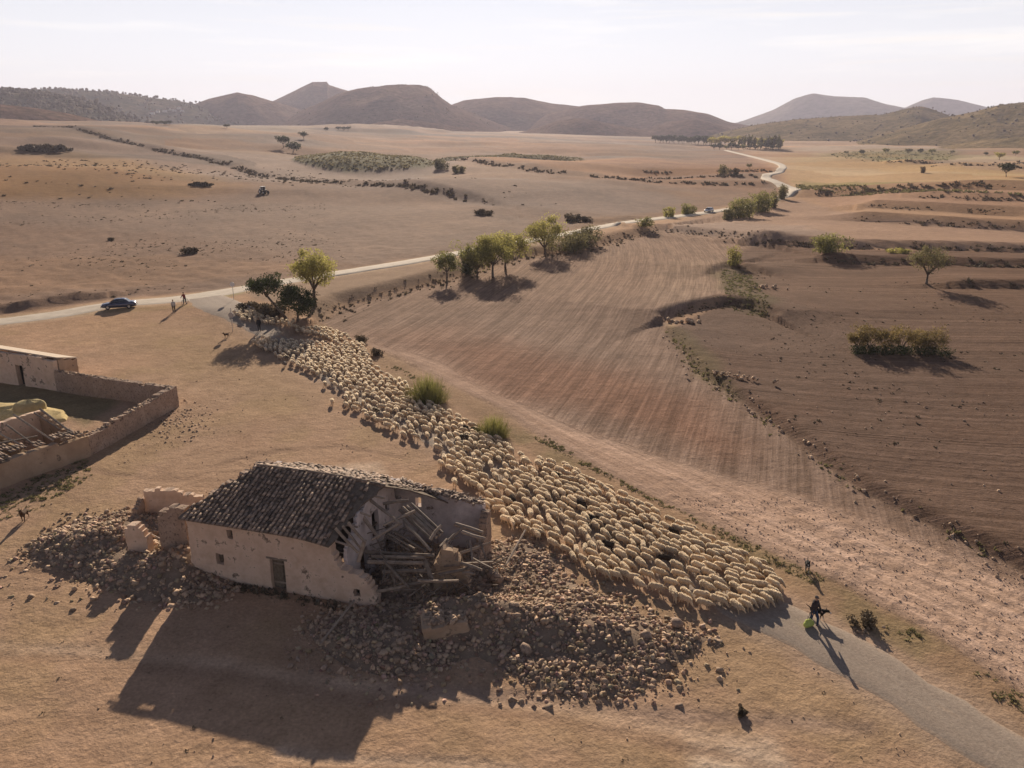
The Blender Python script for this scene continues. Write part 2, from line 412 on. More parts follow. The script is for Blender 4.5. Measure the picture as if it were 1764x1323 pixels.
# the sheet itself: a disc of ground round the view point, fine where the photograph looks
aw = rad(44)
AZ = np.concatenate([np.linspace(-math.pi, -aw, 50, endpoint=False), np.linspace(-aw, aw, 780), np.linspace(aw, math.pi, 51)[1:]])
pyr = np.arange(1500, 300, -2.3); ang = PITCH+np.arctan((pyr-IH/2)/FPX); r_near = CAMH/np.tan(ang)
r_far = [r_near[-1]]
while r_far[-1] < 5950: r_far.append(r_far[-1]*1.016+1.0)
RR = np.concatenate([[0.5, 4, 9, 14, 18], r_near, r_far[1:]])
GA, GR = np.meshgrid(AZ, RR, indexing='ij'); GX = GR*np.sin(GA); GY = GR*np.cos(GA)
GZ = h1(GX.ravel(), GY.ravel()).reshape(GX.shape)
def near_line(P, half, soft):
    m = (GX > P[:, 0].min()-60) & (GX < P[:, 0].max()+60) & (GY > P[:, 1].min()-60) & (GY < P[:, 1].max()+60) & (GR < 1500)
    w = np.zeros(GX.shape); d = np.full(GX.shape, 1e3); dd, _, _ = seg_sd(GX[m], GY[m], P)
    d[m] = dd; w[m] = 1-sstep(half, half+soft, dd); return w, d
roadw, road_d = near_line(MAINR, 3.2, 1.8); trackw, track_d = near_line(TRACK, 2.7, 1.8)
onroad = np.maximum(roadw, trackw)
# ------------------------------------------------------------------ soils of the fields, as world polygons
def poly_w(px): return march(px, h0)
def inside(P, x, y):
    c = np.zeros(x.shape, bool); n = len(P)
    for i in range(n):
        x1, y1 = P[i]; x2, y2 = P[(i+1) % n]
        c ^= ((y1 > y) != (y2 > y)) & (x < (x2-x1)*(y-y1)/(y2-y1+1e-12)+x1)
    return c
NJX = (fbm(GX/9.0, GY/9.0, 3, 41)-0.5); NJY = (fbm(GX/9.0, GY/9.0, 3, 43)-0.5)
def mask(px, soft=0.008, jit=0.012):
    """soft-edged, slightly ragged region of the ground"""
    P = poly_w(px); s = soft*GR; jx = GX+NJX*jit*GR*2; jy = GY+NJY*jit*GR*2
    mx0, mx1, my0, my1 = P[:, 0].min(), P[:, 0].max(), P[:, 1].min(), P[:, 1].max()
    pad = 0.06*np.hypot(mx1, my1)+3
    m = (GX > mx0-pad) & (GX < mx1+pad) & (GY > my0-pad) & (GY < my1+pad)
    w = np.zeros(GX.shape)
    if not m.any(): return w
    Q = np.vstack([P, P[:1]]); d, _, _ = seg_sd(jx[m], jy[m], Q); ins = inside(P, jx[m], jy[m])
    w[m] = sstep(-1, 1, np.where(ins, d, -d)/s[m]); return w
C = np.zeros(GX.shape+(3,)); C[:] = (0.375, 0.255, 0.165)
def lay(w, c, a=1.0):
    C[:] = C*(1-(w*a)[..., None])+np.array(c)*(w*a)[..., None]
FU = np.zeros(GX.shape); FA = np.zeros(GX.shape); CL = np.zeros(GX.shape)
def furrow(w, u, amp):
    m = w > 0.5; FU[m] = u[m]; FA[m] = (w*amp)[m]
rn = lambda s, seed, o=4: fbm(GX/s, GY/s, o, seed)
FAR = sstep(150, 500, GR)
# north of the main road: grey-pink stubble and ploughland with ochre bands
north = mask([(-600, 640), (0, 545), (200, 520), (370, 508), (560, 478), (800, 440), (1000, 401), (1220, 362), (1345, 336), (1340, 300), (1250, 240), (600, 212), (-600, 190)], 0.01, 0.004)
lay(north, (0.345, 0.25, 0.185))
lay(north*sstep(0.45, 0.62, rn(70, 3)), (0.37, 0.245, 0.15), 0.7)
lay(mask([(-300, 300), (120, 262), (330, 300), (420, 325), (300, 338), (0, 345), (-300, 350)], 0.04), (0.39, 0.255, 0.13), 0.8)
lay(mask([(-300, 350), (0, 338), (330, 345), (560, 350), (840, 370), (1000, 392), (800, 430), (600, 462), (300, 400), (0, 380), (-300, 400)], 0.03), (0.36, 0.275, 0.215), 0.8)
lay(mask([(-400, 560), (0, 520), (180, 505), (400, 485), (600, 465), (300, 440), (0, 445), (-400, 480)], 0.02), (0.385, 0.27, 0.185), 0.7)
lay(mask([(540, 330), (700, 335), (830, 358), (1060, 372), (1180, 366), (1180, 340), (960, 318), (700, 305)], 0.02), (0.35, 0.27, 0.22), 0.8)
lay(mask([(730, 312), (960, 316), (1230, 330), (1320, 335), (1330, 318), (1180, 316), (960, 303), (800, 285)], 0.012), (0.37, 0.245, 0.16), 0.8)
lay(mask([(800, 282), (990, 272), (1330, 290), (1340, 300), (1180, 315), (960, 302)], 0.015), (0.43, 0.25, 0.13), 0.9)
lay(mask([(600, 262), (760, 262), (830, 258), (1010, 268), (1100, 250), (900, 238), (700, 240), (560, 246)], 0.03), (0.42, 0.27, 0.17), 0.8)
lay(mask([(300, 225), (520, 232), (600, 218), (520, 205), (320, 200)], 0.02), (0.47, 0.36, 0.26), 0.8)
lay(mask([(560, 222), (800, 226), (1000, 238), (1100, 232), (900, 215), (600, 205)], 0.05), (0.45, 0.33, 0.24), 0.7)
lay(mask([(1010, 285), (1260, 262), (1330, 282), (1330, 292), (1100, 296)], 0.012), (0.38, 0.235, 0.15), 0.7)
lay(mask([(1100, 300), (1300, 300), (1320, 308), (1120, 310)], 0.012), (0.31, 0.22, 0.165), 0.8)
# knolls with scrub
for (cx, cy), a, b, hh, t in KNW[:2]:
    dx, dy = GX-cx, GY-cy; u = dx*math.cos(t)+dy*math.sin(t); v = -dx*math.sin(t)+dy*math.cos(t)
    lay(sstep(0, 0.1, 1-(u/a)**2-(v/b)**2), (0.22, 0.19, 0.10), 0.85)
# right hand side terraces
right = mask([(1148, 575), (1200, 640), (1330, 730), (1480, 845), (1640, 925), (1900, 1050), (2300, 1000), (2300, 445), (1450, 440), (1300, 424), (1245, 455), (1250, 520)], 0.006, 0.004)
lay(right, (0.275, 0.185, 0.135))
lay(right*sstep(0.45, 0.7, rn(14, 21)), (0.25, 0.155, 0.105), 0.6)
lay(mask([(1330, 690), (1764, 640), (2200, 640), (2200, 560), (1640, 470), (1330, 450), (1270, 500)], 0.05), (0.30, 0.205, 0.15), 0.7)
lay(mask([(1140, 400), (1300, 424), (1450, 438), (2300, 445), (2300, 396), (1600, 390), (1480, 384), (1380, 345), (1340, 350), (1200, 378)], 0.006, 0.004), (0.33, 0.235, 0.175))
lay(mask([(1130, 402), (1300, 425), (1440, 430), (1380, 400), (1250, 385), (1180, 388)], 0.02), (0.29, 0.23, 0.195), 0.8)
lay(mask([(1500, 366), (1900, 372), (2300, 350), (1560, 342), (1405, 340), (1420, 362)], 0.006, 0.003), (0.36, 0.24, 0.165))
lay(mask([(1360, 330), (1900, 345), (2300, 345), (2300, 285), (1560, 270), (1400, 262), (1350, 290)], 0.008, 0.004), (0.43, 0.335, 0.205))
lay(mask([(1340, 285), (1480, 290), (1764, 318), (2300, 325), (2300, 300), (1600, 285), (1450, 268), (1350, 262)], 0.02), (0.38, 0.265, 0.125), 0.8)
lay(mask([(1375, 316), (1500, 322), (1764, 330), (2200, 333), (2200, 342), (1764, 339), (1500, 335), (1380, 326)], 0.006), (0.24, 0.22, 0.085), 0.85)
lay(mask([(1420, 264), (1500, 258), (1640, 262), (1650, 276), (1540, 280), (1440, 272)], 0.02), (0.25, 0.23, 0.08), 0.8)
lay(mask([(1560, 276), (2300, 282), (2300, 300), (1700, 298), (1600, 290)], 0.01), (0.33, 0.235, 0.165), 0.7)
lay(mask([(1350, 258), (1420, 253), (1900, 248), (2300, 252), (2300, 262), (1700, 263), (1420, 263)], 0.02), (0.38, 0.30, 0.22), 0.7)
# the big ploughed field with its red band and the pale headland beside the track
field = mask([(548, 556), (600, 528), (750, 491), (900, 447), (1010, 432), (1080, 413), (1140, 400), (1250, 414), (1300, 425), (1245, 455), (1252, 515), (1150, 550), (1148, 575), (1200, 640),
              (1330, 730), (1480, 845), (1640, 925), (1900, 1050), (1900, 1290), (1764, 1200), (1600, 1090), (1430, 1000), (1250, 915), (1100, 845), (960, 770), (860, 705), (760, 655), (650, 603)], 0.006, 0.004)
lay(field, (0.315, 0.228, 0.172))
red = mask([(760, 600), (860, 590), (980, 620), (1080, 640), (1200, 690), (1290, 760), (1250, 790), (1120, 740), (1000, 700), (880, 690), (800, 650)], 0.06, 0.02)
lay(red*field, (0.30, 0.165, 0.105), 0.75)
lay(mask([(640, 575), (780, 560), (880, 620), (830, 650), (740, 625)], 0.06)*field, (0.33, 0.20, 0.135), 0.6)
lane = mask([(560, 570), (640, 590), (760, 630), (880, 690), (1010, 745), (1150, 790), (1330, 840), (1500, 900), (1764, 1010), (2000, 1120), (2000, 1330), (1764, 1190), (1600, 1085), (1430, 998), (1250, 913), (1100, 843), (960, 768), (860, 703), (760, 653), (650, 601), (548, 560)], 0.025, 0.01)
lay(lane, (0.40, 0.285, 0.21), 0.9)
lay(lane*mask([(1250, 905), (1500, 900), (1900, 1040), (1900, 1290), (1600, 1090), (1400, 985)], 0.04), (0.41, 0.30, 0.225), 0.7)
lay(mask([(1130, 455), (1240, 455), (1248, 510), (1150, 540), (1120, 520)], 0.03)*field, (0.37, 0.285, 0.215), 0.6)
# verge between the track and the headland
verge = mask([(545, 556), (650, 605), (760, 657), (860, 707), (960, 772), (1100, 847), (1250, 917), (1430, 1002), (1600, 1092), (1764, 1202), (2000, 1370), (1900, 1370), (1700, 1225), (1560, 1130), (1420, 1062), (1340, 1010), (1200, 930), (1000, 815), (850, 740), (700, 665), (560, 580)], 0.012, 0.012)
lay(verge, (0.30, 0.205, 0.125), 0.8)
lay(verge*sstep(0.5, 0.7, rn(4, 77)), (0.22, 0.175, 0.09), 0.6)
# bare yard round the ruin
yard = mask([(-300, 590), (0, 575), (200, 545), (380, 560), (470, 610), (600, 690), (800, 830), (1050, 1010), (1340, 1090), (1500, 1200), (1700, 1330), (1800, 1500), (-400, 1500)], 0.02, 0.01)
lay(yard, (0.385, 0.265, 0.175))
lay(yard*sstep(0.5, 0.68, rn(6, 51)), (0.36, 0.255, 0.15), 0.7)
lay(yard*sstep(0.52, 0.7, rn(11, 57)), (0.43, 0.285, 0.185), 0.6)
lay(mask([(150, 560), (380, 575), (560, 680), (500, 720), (300, 640)], 0.06), (0.33, 0.235, 0.13), 0.5)
lay(mask([(1190, 1270), (1330, 1265), (1380, 1330), (1320, 1350), (1200, 1323)], 0.02, 0.05), (0.56, 0.46, 0.35), 0.75)
lay(mask([(595, 800), (650, 796), (660, 812), (605, 814)], 0.01, 0.03), (0.58, 0.46, 0.34), 0.7)
lay(mask([(360, 520), (380, 508), (420, 502), (440, 508), (420, 518), (385, 524)], 0.006), (0.17, 0.20, 0.07), 0.8)
lay(mask([(440, 505), (560, 487), (640, 477), (760, 458), (900, 432), (1000, 412), (1010, 429), (900, 444), (750, 488), (600, 524), (548, 550), (430, 520)], 0.01), (0.24, 0.185, 0.135), 0.75)  # bank below the road: its backlit shade is laid into the soil colour
lay(mask([(0, 548), (180, 536), (350, 534), (360, 540), (180, 546), (0, 560)], 0.008), (0.30, 0.225, 0.115), 0.6)
lay(mask([(1240, 462), (1290, 470), (1330, 520), (1320, 548), (1270, 540), (1250, 510)], 0.012, 0.02), (0.22, 0.19, 0.10), 0.6)
lay(mask([(1145, 560), (1160, 590), (1215, 655), (1270, 690), (1250, 640), (1190, 580)], 0.012, 0.02), (0.24, 0.20, 0.10), 0.6)
lay(mask([(-200, 660), (40, 660), (110, 672), (210, 692), (150, 735), (60, 700), (-200, 740)], 0.01), (0.19, 0.16, 0.085), 0.8)
# wheel ruts across the yard
RUTS = [([(-100, 1105), (100, 1120), (260, 1135), (420, 1155), (600, 1180), (760, 1200), (900, 1212), (1050, 1235), (1200, 1262), (1330, 1285)], (0.50, 0.37, 0.26), 0.55),
        ([(-100, 1125), (150, 1140), (330, 1158), (560, 1195), (760, 1216), (950, 1240), (1100, 1275), (1260, 1300), (1400, 1350)], (0.29, 0.195, 0.13), 0.5),
        ([(700, 1185), (900, 1200), (1100, 1225), (1300, 1240), (1500, 1250)], (0.31, 0.225, 0.17), 0.6),
        ([(500, 1290), (700, 1310), (900, 1330)], (0.47, 0.35, 0.25), 0.4), ([(-50, 980), (150, 1000), (300, 1060)], (0.31, 0.21, 0.14), 0.35),
        ([(120, 800), (300, 830), (420, 790), (560, 770), (700, 790)], (0.33, 0.225, 0.15), 0.4)]
RUTD = np.zeros(GX.shape)
for P, c, wd in RUTS:
    P = smooth_line(poly_w(P), 5); m = (GR < 110) & (np.abs(GA) < 1.0)
    d, _, ov = seg_sd(GX[m]+NJX[m]*1.2, GY[m]+NJY[m]*1.2, P); w = np.zeros(GX.shape); w[m] = np.exp(-(d/wd)**2)*np.exp(-ov)*np.clip(0.35+1.1*vnoise(GX[m]/2.5, GY[m]/2.5, 5), 0, 1)
    lay(w, c, 0.75); RUTD += w*0.04
# worn edges of roads
lay(np.exp(-(np.maximum(road_d-2.4, 0)/1.3)**2), (0.47, 0.385, 0.29), 0.6)
lay(np.exp(-(np.maximum(track_d-1.8, 0)/1.0)**2), (0.36, 0.275, 0.205), 0.55)
# broad natural variation everywhere, finer near
mott = 0.7*north*(fbm(GX/16.0+GY/60.0, GY/34.0, 4, 67)-0.5)*sstep(110, 160, GR)+0.5*(rn(3.2, 61)-0.5)+0.5*(rn(22, 63)-0.5)+0.6*(rn(160, 65)-0.5)*FAR
C *= (1+0.42*mott)[..., None]
C *= np.array([1.02, 0.97, 0.96])
cm_ = np.array([0.36, 0.255, 0.175]); C[:] = np.where(north[..., None] > .5, cm_+1.45*(C-cm_), C); C = np.clip(C, .05, .7)
C *= 1+sstep(80, 160, GR)[..., None]*np.array([0.07, -0.015, -0.13])
C *= (1-0.39*north-0.46*right-0.23*field*(1-lane)+0.14*lane)[..., None]
# patchwork of small fields on the far plain
pu = (GX*.93+GY*.36)/150.0+0.9*(rn(160, 81, 3)-.5); pv = (GY*.93-GX*.36)/95.0+0.9*(rn(120, 83, 3)-.5); pw_ = sstep(280, 420, GR)*(GR < 3500)
ph1 = vnoise(np.floor(pu), np.floor(pv), 7); ph2 = vnoise(np.floor(pu)+.0, np.floor(pv)+.0, 19)
C *= 1+(pw_*(ph1-.5)*.55)[..., None]; C *= 1+(pw_*(ph2-.5))[..., None]*np.array([.16, -.04, -.28])
# furrows: coordinate across the rows, strength
u14 = GX*math.cos(rad(14))-GY*math.sin(rad(14))+2.2*np.sin(GY/38.0)+0.0009*(GY-100)**2
furrow(field, u14, 1.0)
P = smooth_line(poly_w([(560, 575), (760, 645), (960, 755), (1250, 905), (1600, 1085), (1900, 1280)]), 4)
m = (GR < 220) & (np.abs(GA) < 1.0); dl = np.zeros(GX.shape); dl[m] = seg_sd(GX[m], GY[m], P)[0]
furrow(lane, dl, 0.7)
furrow(right, GY+3*np.sin(GX/24.0)+0.12*GX, 1.0)
pit = march([(1270, 560)], h0)[0]; dp = np.hypot(GX-pit[0], GY-pit[1]); FU = np.where((dp < 15) & (right > 0.5), dp, FU); FA = np.where((dp < 15) & (right > 0.5), 0.45, FA)
furrow(north*(GR > 150), GY-0.45*GX+5*np.sin(GX/60.0), 0.35)
CL = np.clip(lane*mask([(1100, 850), (1400, 860), (1764, 980), (2000, 1120), (2000, 1330), (1600, 1085), (1250, 913)], 0.08)+0.25*field+0.35*right, 0, 1)
# small relief: clods, ruts, lumps on rough grazing
lump = (fbm(GX/0.55, GY/0.55, 3, 71)-0.5)
GZ = GZ+(1-onroad)*(lump*0.07*CL*(GR < 160)+lump*0.05*(GR < 120)-RUTD*(GR < 110)+(1-sstep(200, 420, GR))*sstep(90, 140, GR)*(fbm(GX/2.4, GY/2.4, 3, 73)-0.5)*0.5*north+(fbm(GX/7.0, GY/7.0, 3, 75)-0.5)*0.18*sstep(20, 30, GR)*(GR < 150))

# a ground material: soil colour from the fields, grain and furrows from noise
gm, gt, gb = newmat('ground_soil'); GLk = gt.links
at = N(gt, 'ShaderNodeAttribute'); at.attribute_name = 'soil'
af = N(gt, 'ShaderNodeAttribute'); af.attribute_name = 'furrow'
gtc = N(gt, 'ShaderNodeTexCoord'); sx = N(gt, 'ShaderNodeSeparateXYZ'); GLk.new(af.outputs['Vector'], sx.inputs['Vector'])
def gnoise(scale, lo, hi, detail=8, tint=(1, 1, 1)):
    n = N(gt, 'ShaderNodeTexNoise', Scale=scale, Detail=detail, Roughness=0.68); GLk.new(gtc.outputs['Object'], n.inputs['Vector'])
    r = ramp(gt, [(0.3, tuple(lo*x for x in tint)), (0.7, (hi, hi, hi))]); GLk.new(n.outputs['Fac'], r.inputs['Fac']); return n, r
n1, r1 = gnoise(0.55, 0.82, 1.16, 9, (1.0, 0.98, 0.95)); n2, r2 = gnoise(5.0, 0.74, 1.22, 6)
c = mult(gt, mult(gt, at.outputs['Color'], r1.outputs['Color']), r2.outputs['Color'])
def stripe(scale, lo, hi, detail):
    n = N(gt, 'ShaderNodeTexNoise', Scale=scale, Detail=detail, Roughness=0.6); n.noise_dimensions = '2D'
    cx = N(gt, 'ShaderNodeCombineXYZ'); ml = N(gt, 'ShaderNodeVectorMath', operation='MULTIPLY'); ml.inputs[1].default_value = (1, 0.03, 0)
    sy = N(gt, 'ShaderNodeSeparateXYZ'); GLk.new(gtc.outputs['Object'], sy.inputs['Vector'])
    GLk.new(sx.outputs['X'], cx.inputs['X']); GLk.new(sy.outputs['Y'], cx.inputs['Y']); GLk.new(cx.outputs['Vector'], ml.inputs[0]); GLk.new(ml.outputs['Vector'], n.inputs['Vector'])
    r = ramp(gt, [(0.32, (lo, lo*0.97, lo*0.94)), (0.68, (hi, hi, hi))]); GLk.new(n.outputs['Fac'], r.inputs['Fac'])
    mm = N(gt, 'ShaderNodeMix'); mm.data_type = 'RGBA'; mm.inputs['A'].default_value = (1, 1, 1, 1)
    GLk.new(sx.outputs['Y'], mm.inputs['Factor']); GLk.new(r.outputs['Color'], mm.inputs['B']); return n, mm.outputs['Result']
s1, o1 = stripe(0.8, 0.84, 1.17, 4); s2, o2 = stripe(3.2, 0.84, 1.16, 3)
c = mult(gt, mult(gt, c, o1), o2)
# scattered pale pebbles and dark crumbs
vo = N(gt, 'ShaderNodeTexVoronoi', Scale=1.5); GLk.new(gtc.outputs['Object'], vo.inputs['Vector'])
vr = ramp(gt, [(0.0, (1.35, 1.32, 1.28)), (0.06, (1.25, 1.22, 1.2)), (0.09, (1, 1, 1))]); GLk.new(vo.outputs['Distance'], vr.inputs['Fac'])
c = mult(gt, c, vr.outputs['Color'])
vo2 = N(gt, 'ShaderNodeTexVoronoi', Scale=1.9); vo2.inputs['Randomness'].default_value = 1; mpv = N(gt, 'ShaderNodeMapping'); mpv.inputs['Location'].default_value = (3.3, 7.1, 0)
GLk.new(gtc.outputs['Object'], mpv.inputs['Vector']); GLk.new(mpv.outputs['Vector'], vo2.inputs['Vector'])
vr2 = ramp(gt, [(0.0, (0.66, 0.64, 0.62)), (0.07, (0.76, 0.75, 0.73)), (0.11, (1, 1, 1))]); GLk.new(vo2.outputs['Distance'], vr2.inputs['Fac'])
c = mult(gt, c, vr2.outputs['Color'])
GLk.new(c, gb.inputs['Base Color']); gb.inputs['Roughness'].default_value = 1.0; gb.inputs['Specular IOR Level'].default_value = 0.05
ad = N(gt, 'ShaderNodeMath', operation='MULTIPLY_ADD'); GLk.new(s2.outputs['Fac'], ad.inputs[0]); GLk.new(sx.outputs['Y'], ad.inputs[1]); GLk.new(n2.outputs['Fac'], ad.inputs[2])
b1 = N(gt, 'ShaderNodeBump', Strength=0.55, Distance=0.10); GLk.new(ad.outputs[0], b1.inputs['Height'])
n3 = N(gt, 'ShaderNodeTexNoise', Scale=1.3, Detail=6, Roughness=0.6); GLk.new(gtc.outputs['Object'], n3.inputs['Vector'])
b2 = N(gt, 'ShaderNodeBump', Strength=0.4, Distance=0.25); GLk.new(n3.outputs['Fac'], b2.inputs['Height']); GLk.new(b1.outputs['Normal'], b2.inputs['Normal'])
GLk.new(b2.outputs['Normal'], gb.inputs['Normal'])

na, nr = GX.shape
V = np.stack([GX, GY, GZ], -1).reshape(-1, 3); idx = np.arange(na*nr).reshape(na, nr)
F = np.stack([idx[:-1, :-1], idx[:-1, 1:], idx[1:, 1:], idx[1:, :-1]], -1).reshape(-1, 4)[:, ::-1]
ground = link('ground', np_mesh('ground', V, F, gm, True, {'soil': C.reshape(-1, 3), 'furrow': np.stack([FU, FA, CL], -1).reshape(-1, 3)}))
tag(ground, 'dry tan and brown farmland rolling away to the hills', 'ground', kind='structure')
def hz(x, y):
    """height of the finished ground"""
    x = np.asarray(x, float); y = np.asarray(y, float); az = np.arctan2(x, y); r = np.hypot(x, y)
    i = np.clip(np.searchsorted(AZ, az)-1, 0, na-2); j = np.clip(np.searchsorted(RR, r)-1, 0, nr-2)
    fu = np.clip((az-AZ[i])/(AZ[i+1]-AZ[i]), 0, 1); fv = np.clip((r-RR[j])/(RR[j+1]-RR[j]), 0, 1)
    return (GZ[i, j]*(1-fu)+GZ[i+1, j]*fu)*(1-fv)+(GZ[i, j+1]*(1-fu)+GZ[i+1, j+1]*fu)*fv
def gp(px, py):
    x, y = march([(px, py)], hz)[0]; return Vector((x, y, float(hz(x, y))))
def pxm(v):
    """image pixels per metre at a point"""
    return FPX/(v.y*CP+(CAMH-v.z)*SP)

# ------------------------------------------------------------------ roads
def road_strip(name, line, half, mat, lift, label, edge=0.25, seed=1, kind='road', flare=None):
    n = len(line); T = np.gradient(line, axis=0); T /= np.linalg.norm(T, axis=1, keepdims=True); Nn = np.stack([-T[:, 1], T[:, 0]], 1)
    offs = np.array([-1.0, -0.86, -0.45, 0, 0.45, 0.86, 1.0]); Vs = []
    for i in range(n):
        h = half(i) if callable(half) else half
        for k, o in enumerate(offs):
            e = (float(fbm(np.array(i*0.45), np.array(math.copysign(3.1, o)), 3, seed))-0.5)*2*edge if abs(o) > 0.5 else 0
            p = line[i]+Nn[i]*(o*h+e); r = math.hypot(*p); lf = lift if r < 140 else 0.14 if r < 320 else 0.35
            Vs.append((p[0], p[1], float(hz(p[0], p[1]))+(lf if abs(o) < 1 else -0.05)))
    k = len(offs); Fs = [(i*k+j, (i+1)*k+j, (i+1)*k+j+1, i*k+j+1) for i in range(n-1) for j in range(k-1)]
    me = mesh_from(name, Vs, Fs, mat, True); la = me.color_attributes.new('lat', 'FLOAT_COLOR', 'POINT'); la.data.foreach_set('color', np.repeat(np.tile(np.abs(offs), n), 4).astype(np.float32))
    return tag(link(name, me), label, 'road', kind='structure')
def dense(P, step):
    d = np.concatenate([[0], np.cumsum(np.linalg.norm(np.diff(P, axis=0), axis=1))]); s = np.arange(0, d[-1], step)
    return np.stack([np.interp(s, d, P[:, 0]), np.interp(s, d, P[:, 1])], 1)
m_main = var_mat('pale_road', (0.48, 0.40, 0.31), (0.62, 0.53, 0.42), 0.7, 9, 0.95, 0.02, 12, coord='Object')
m_track, tt, tb = newmat('dusty_asphalt')
_tc = N(tt, 'ShaderNodeTexCoord'); _la = N(tt, 'ShaderNodeAttribute'); _la.attribute_name = 'lat'
_n1 = N(tt, 'ShaderNodeTexNoise', Scale=0.45, Detail=10, Roughness=0.7); _n2 = N(tt, 'ShaderNodeTexNoise', Scale=7.0, Detail=7, Roughness=0.75); _n3 = N(tt, 'ShaderNodeTexNoise', Scale=1.6, Detail=8, Roughness=0.7)
for _n in (_n1, _n2, _n3): tt.links.new(_tc.outputs['Object'], _n.inputs['Vector'])
_lr = ramp(tt, [(0.0, (0.15,)*3), (0.18, (0.35,)*3), (0.45, (0.1,)*3), (0.75, (0.25,)*3), (1.0, (0.85,)*3)]); tt.links.new(_la.outputs['Fac'], _lr.inputs['Fac'])
_ad = N(tt, 'ShaderNodeMath', operation='ADD'); tt.links.new(_lr.outputs['Color'], _ad.inputs[0]); tt.links.new(_n1.outputs['Fac'], _ad.inputs[1])
_ad2 = N(tt, 'ShaderNodeMath', operation='MULTIPLY_ADD'); _ad2.inputs[1].default_value = 0.5; tt.links.new(_n3.outputs['Fac'], _ad2.inputs[0]); tt.links.new(_ad.outputs[0], _ad2.inputs[2])
_cr = ramp(tt, [(0.72, (0.19, 0.165, 0.152)), (0.95, (0.235, 0.2, 0.178)), (1.1, (0.34, 0.265, 0.205)), (1.4, (0.39, 0.285, 0.205))]); _mr = N(tt, 'ShaderNodeMath', operation='MULTIPLY'); _mr.inputs[1].default_value = 0.7
tt.links.new(_ad2.outputs[0], _mr.inputs[0])
for _e in _cr.color_ramp.elements: pass
_cr = ramp(tt, [(0.42, (0.245, 0.193, 0.153)), (0.58, (0.31, 0.242, 0.188)), (0.76, (0.33, 0.262, 0.205)), (0.95, (0.385, 0.285, 0.208))]); tt.links.new(_mr.outputs[0], _cr.inputs['Fac'])
_gr = ramp(tt, [(0.3, (0.72, 0.72, 0.72)), (0.7, (1.25, 1.25, 1.25))]); tt.links.new(_n2.outputs['Fac'], _gr.inputs['Fac'])
tt.links.new(mult(tt, _cr.outputs['Color'], _gr.outputs['Color']), tb.inputs['Base Color']); tb.inputs['Roughness'].default_value = 0.95
_bp = N(tt, 'ShaderNodeBump', Strength=0.6, Distance=0.05); tt.links.new(_n2.outputs['Fac'], _bp.inputs['Height']); tt.links.new(_bp.outputs['Normal'], tb.inputs['Normal'])
# slight flare where the two meet
jn = march([(372, 524)], hz)[0]
ml = dense(MAINR, 1.5); tl = dense(TRACK, 0.8)
road_strip('main_road', ml, lambda i: 2.4+1.2*math.exp(-((ml[i]-jn)**2).sum()/90.0), m_main, 0.035, 'pale dusty road running past the junction to the hills', 0.3)
road_strip('asphalt_track', tl, lambda i: 1.72+1.5*math.exp(-((tl[i]-jn)**2).sum()/110.0), m_track, 0.05, 'grey cracked track that the flock walks along', 0.45, 4)
# ------------------------------------------------------------------ hills on the skyline, each a ridge with real depth
def hill_mat(name, c0, c1, c2, scale):
    m, t, b = newmat(name); tcn = N(t, 'ShaderNodeTexCoord')
    n1 = N(t, 'ShaderNodeTexNoise', Scale=scale, Detail=10, Roughness=0.66); n2 = N(t, 'ShaderNodeTexNoise', Scale=scale*9, Detail=6, Roughness=0.7)
    for n in (n1, n2): t.links.new(tcn.outputs['Object'], n.inputs['Vector'])
    a = ramp(t, [(0.35, c0), (0.5, c1), (0.68, c2)]); t.links.new(n1.outputs['Fac'], a.inputs['Fac'])
    d = ramp(t, [(0.35, (0.55, 0.57, 0.5)), (0.6, (1.15, 1.1, 1.05))]); t.links.new(n2.outputs['Fac'], d.inputs['Fac'])
    t.links.new(mult(t, a.outputs['Color'], d.outputs['Color']), b.inputs['Base Color']); b.inputs['Roughness'].default_value = 1; b.inputs['Specular IOR Level'].default_value = 0
    bp = N(t, 'ShaderNodeBump', Strength=0.6, Distance=12.0); t.links.new(n2.outputs['Fac'], bp.inputs['Height']); t.links.new(bp.outputs['Normal'], b.inputs['Normal'])
    return m
hm_brown = hill_mat('hill_brown', (0.15, 0.10, 0.085), (0.21, 0.14, 0.11), (0.29, 0.20, 0.15), 0.008)
hm_green = hill_mat('hill_scrub', (0.14, 0.115, 0.06), (0.25, 0.19, 0.105), (0.38, 0.275, 0.155), 0.012)
hm_dark = hill_mat('hill_wooded', (0.06, 0.065, 0.05), (0.10, 0.095, 0.07), (0.2, 0.16, 0.11), 0.012)
hm_blue = hill_mat('mountain_rock', (0.13, 0.12, 0.11), (0.18, 0.16, 0.14), (0.22, 0.19, 0.16), 0.003)
HILLTOPS = {}
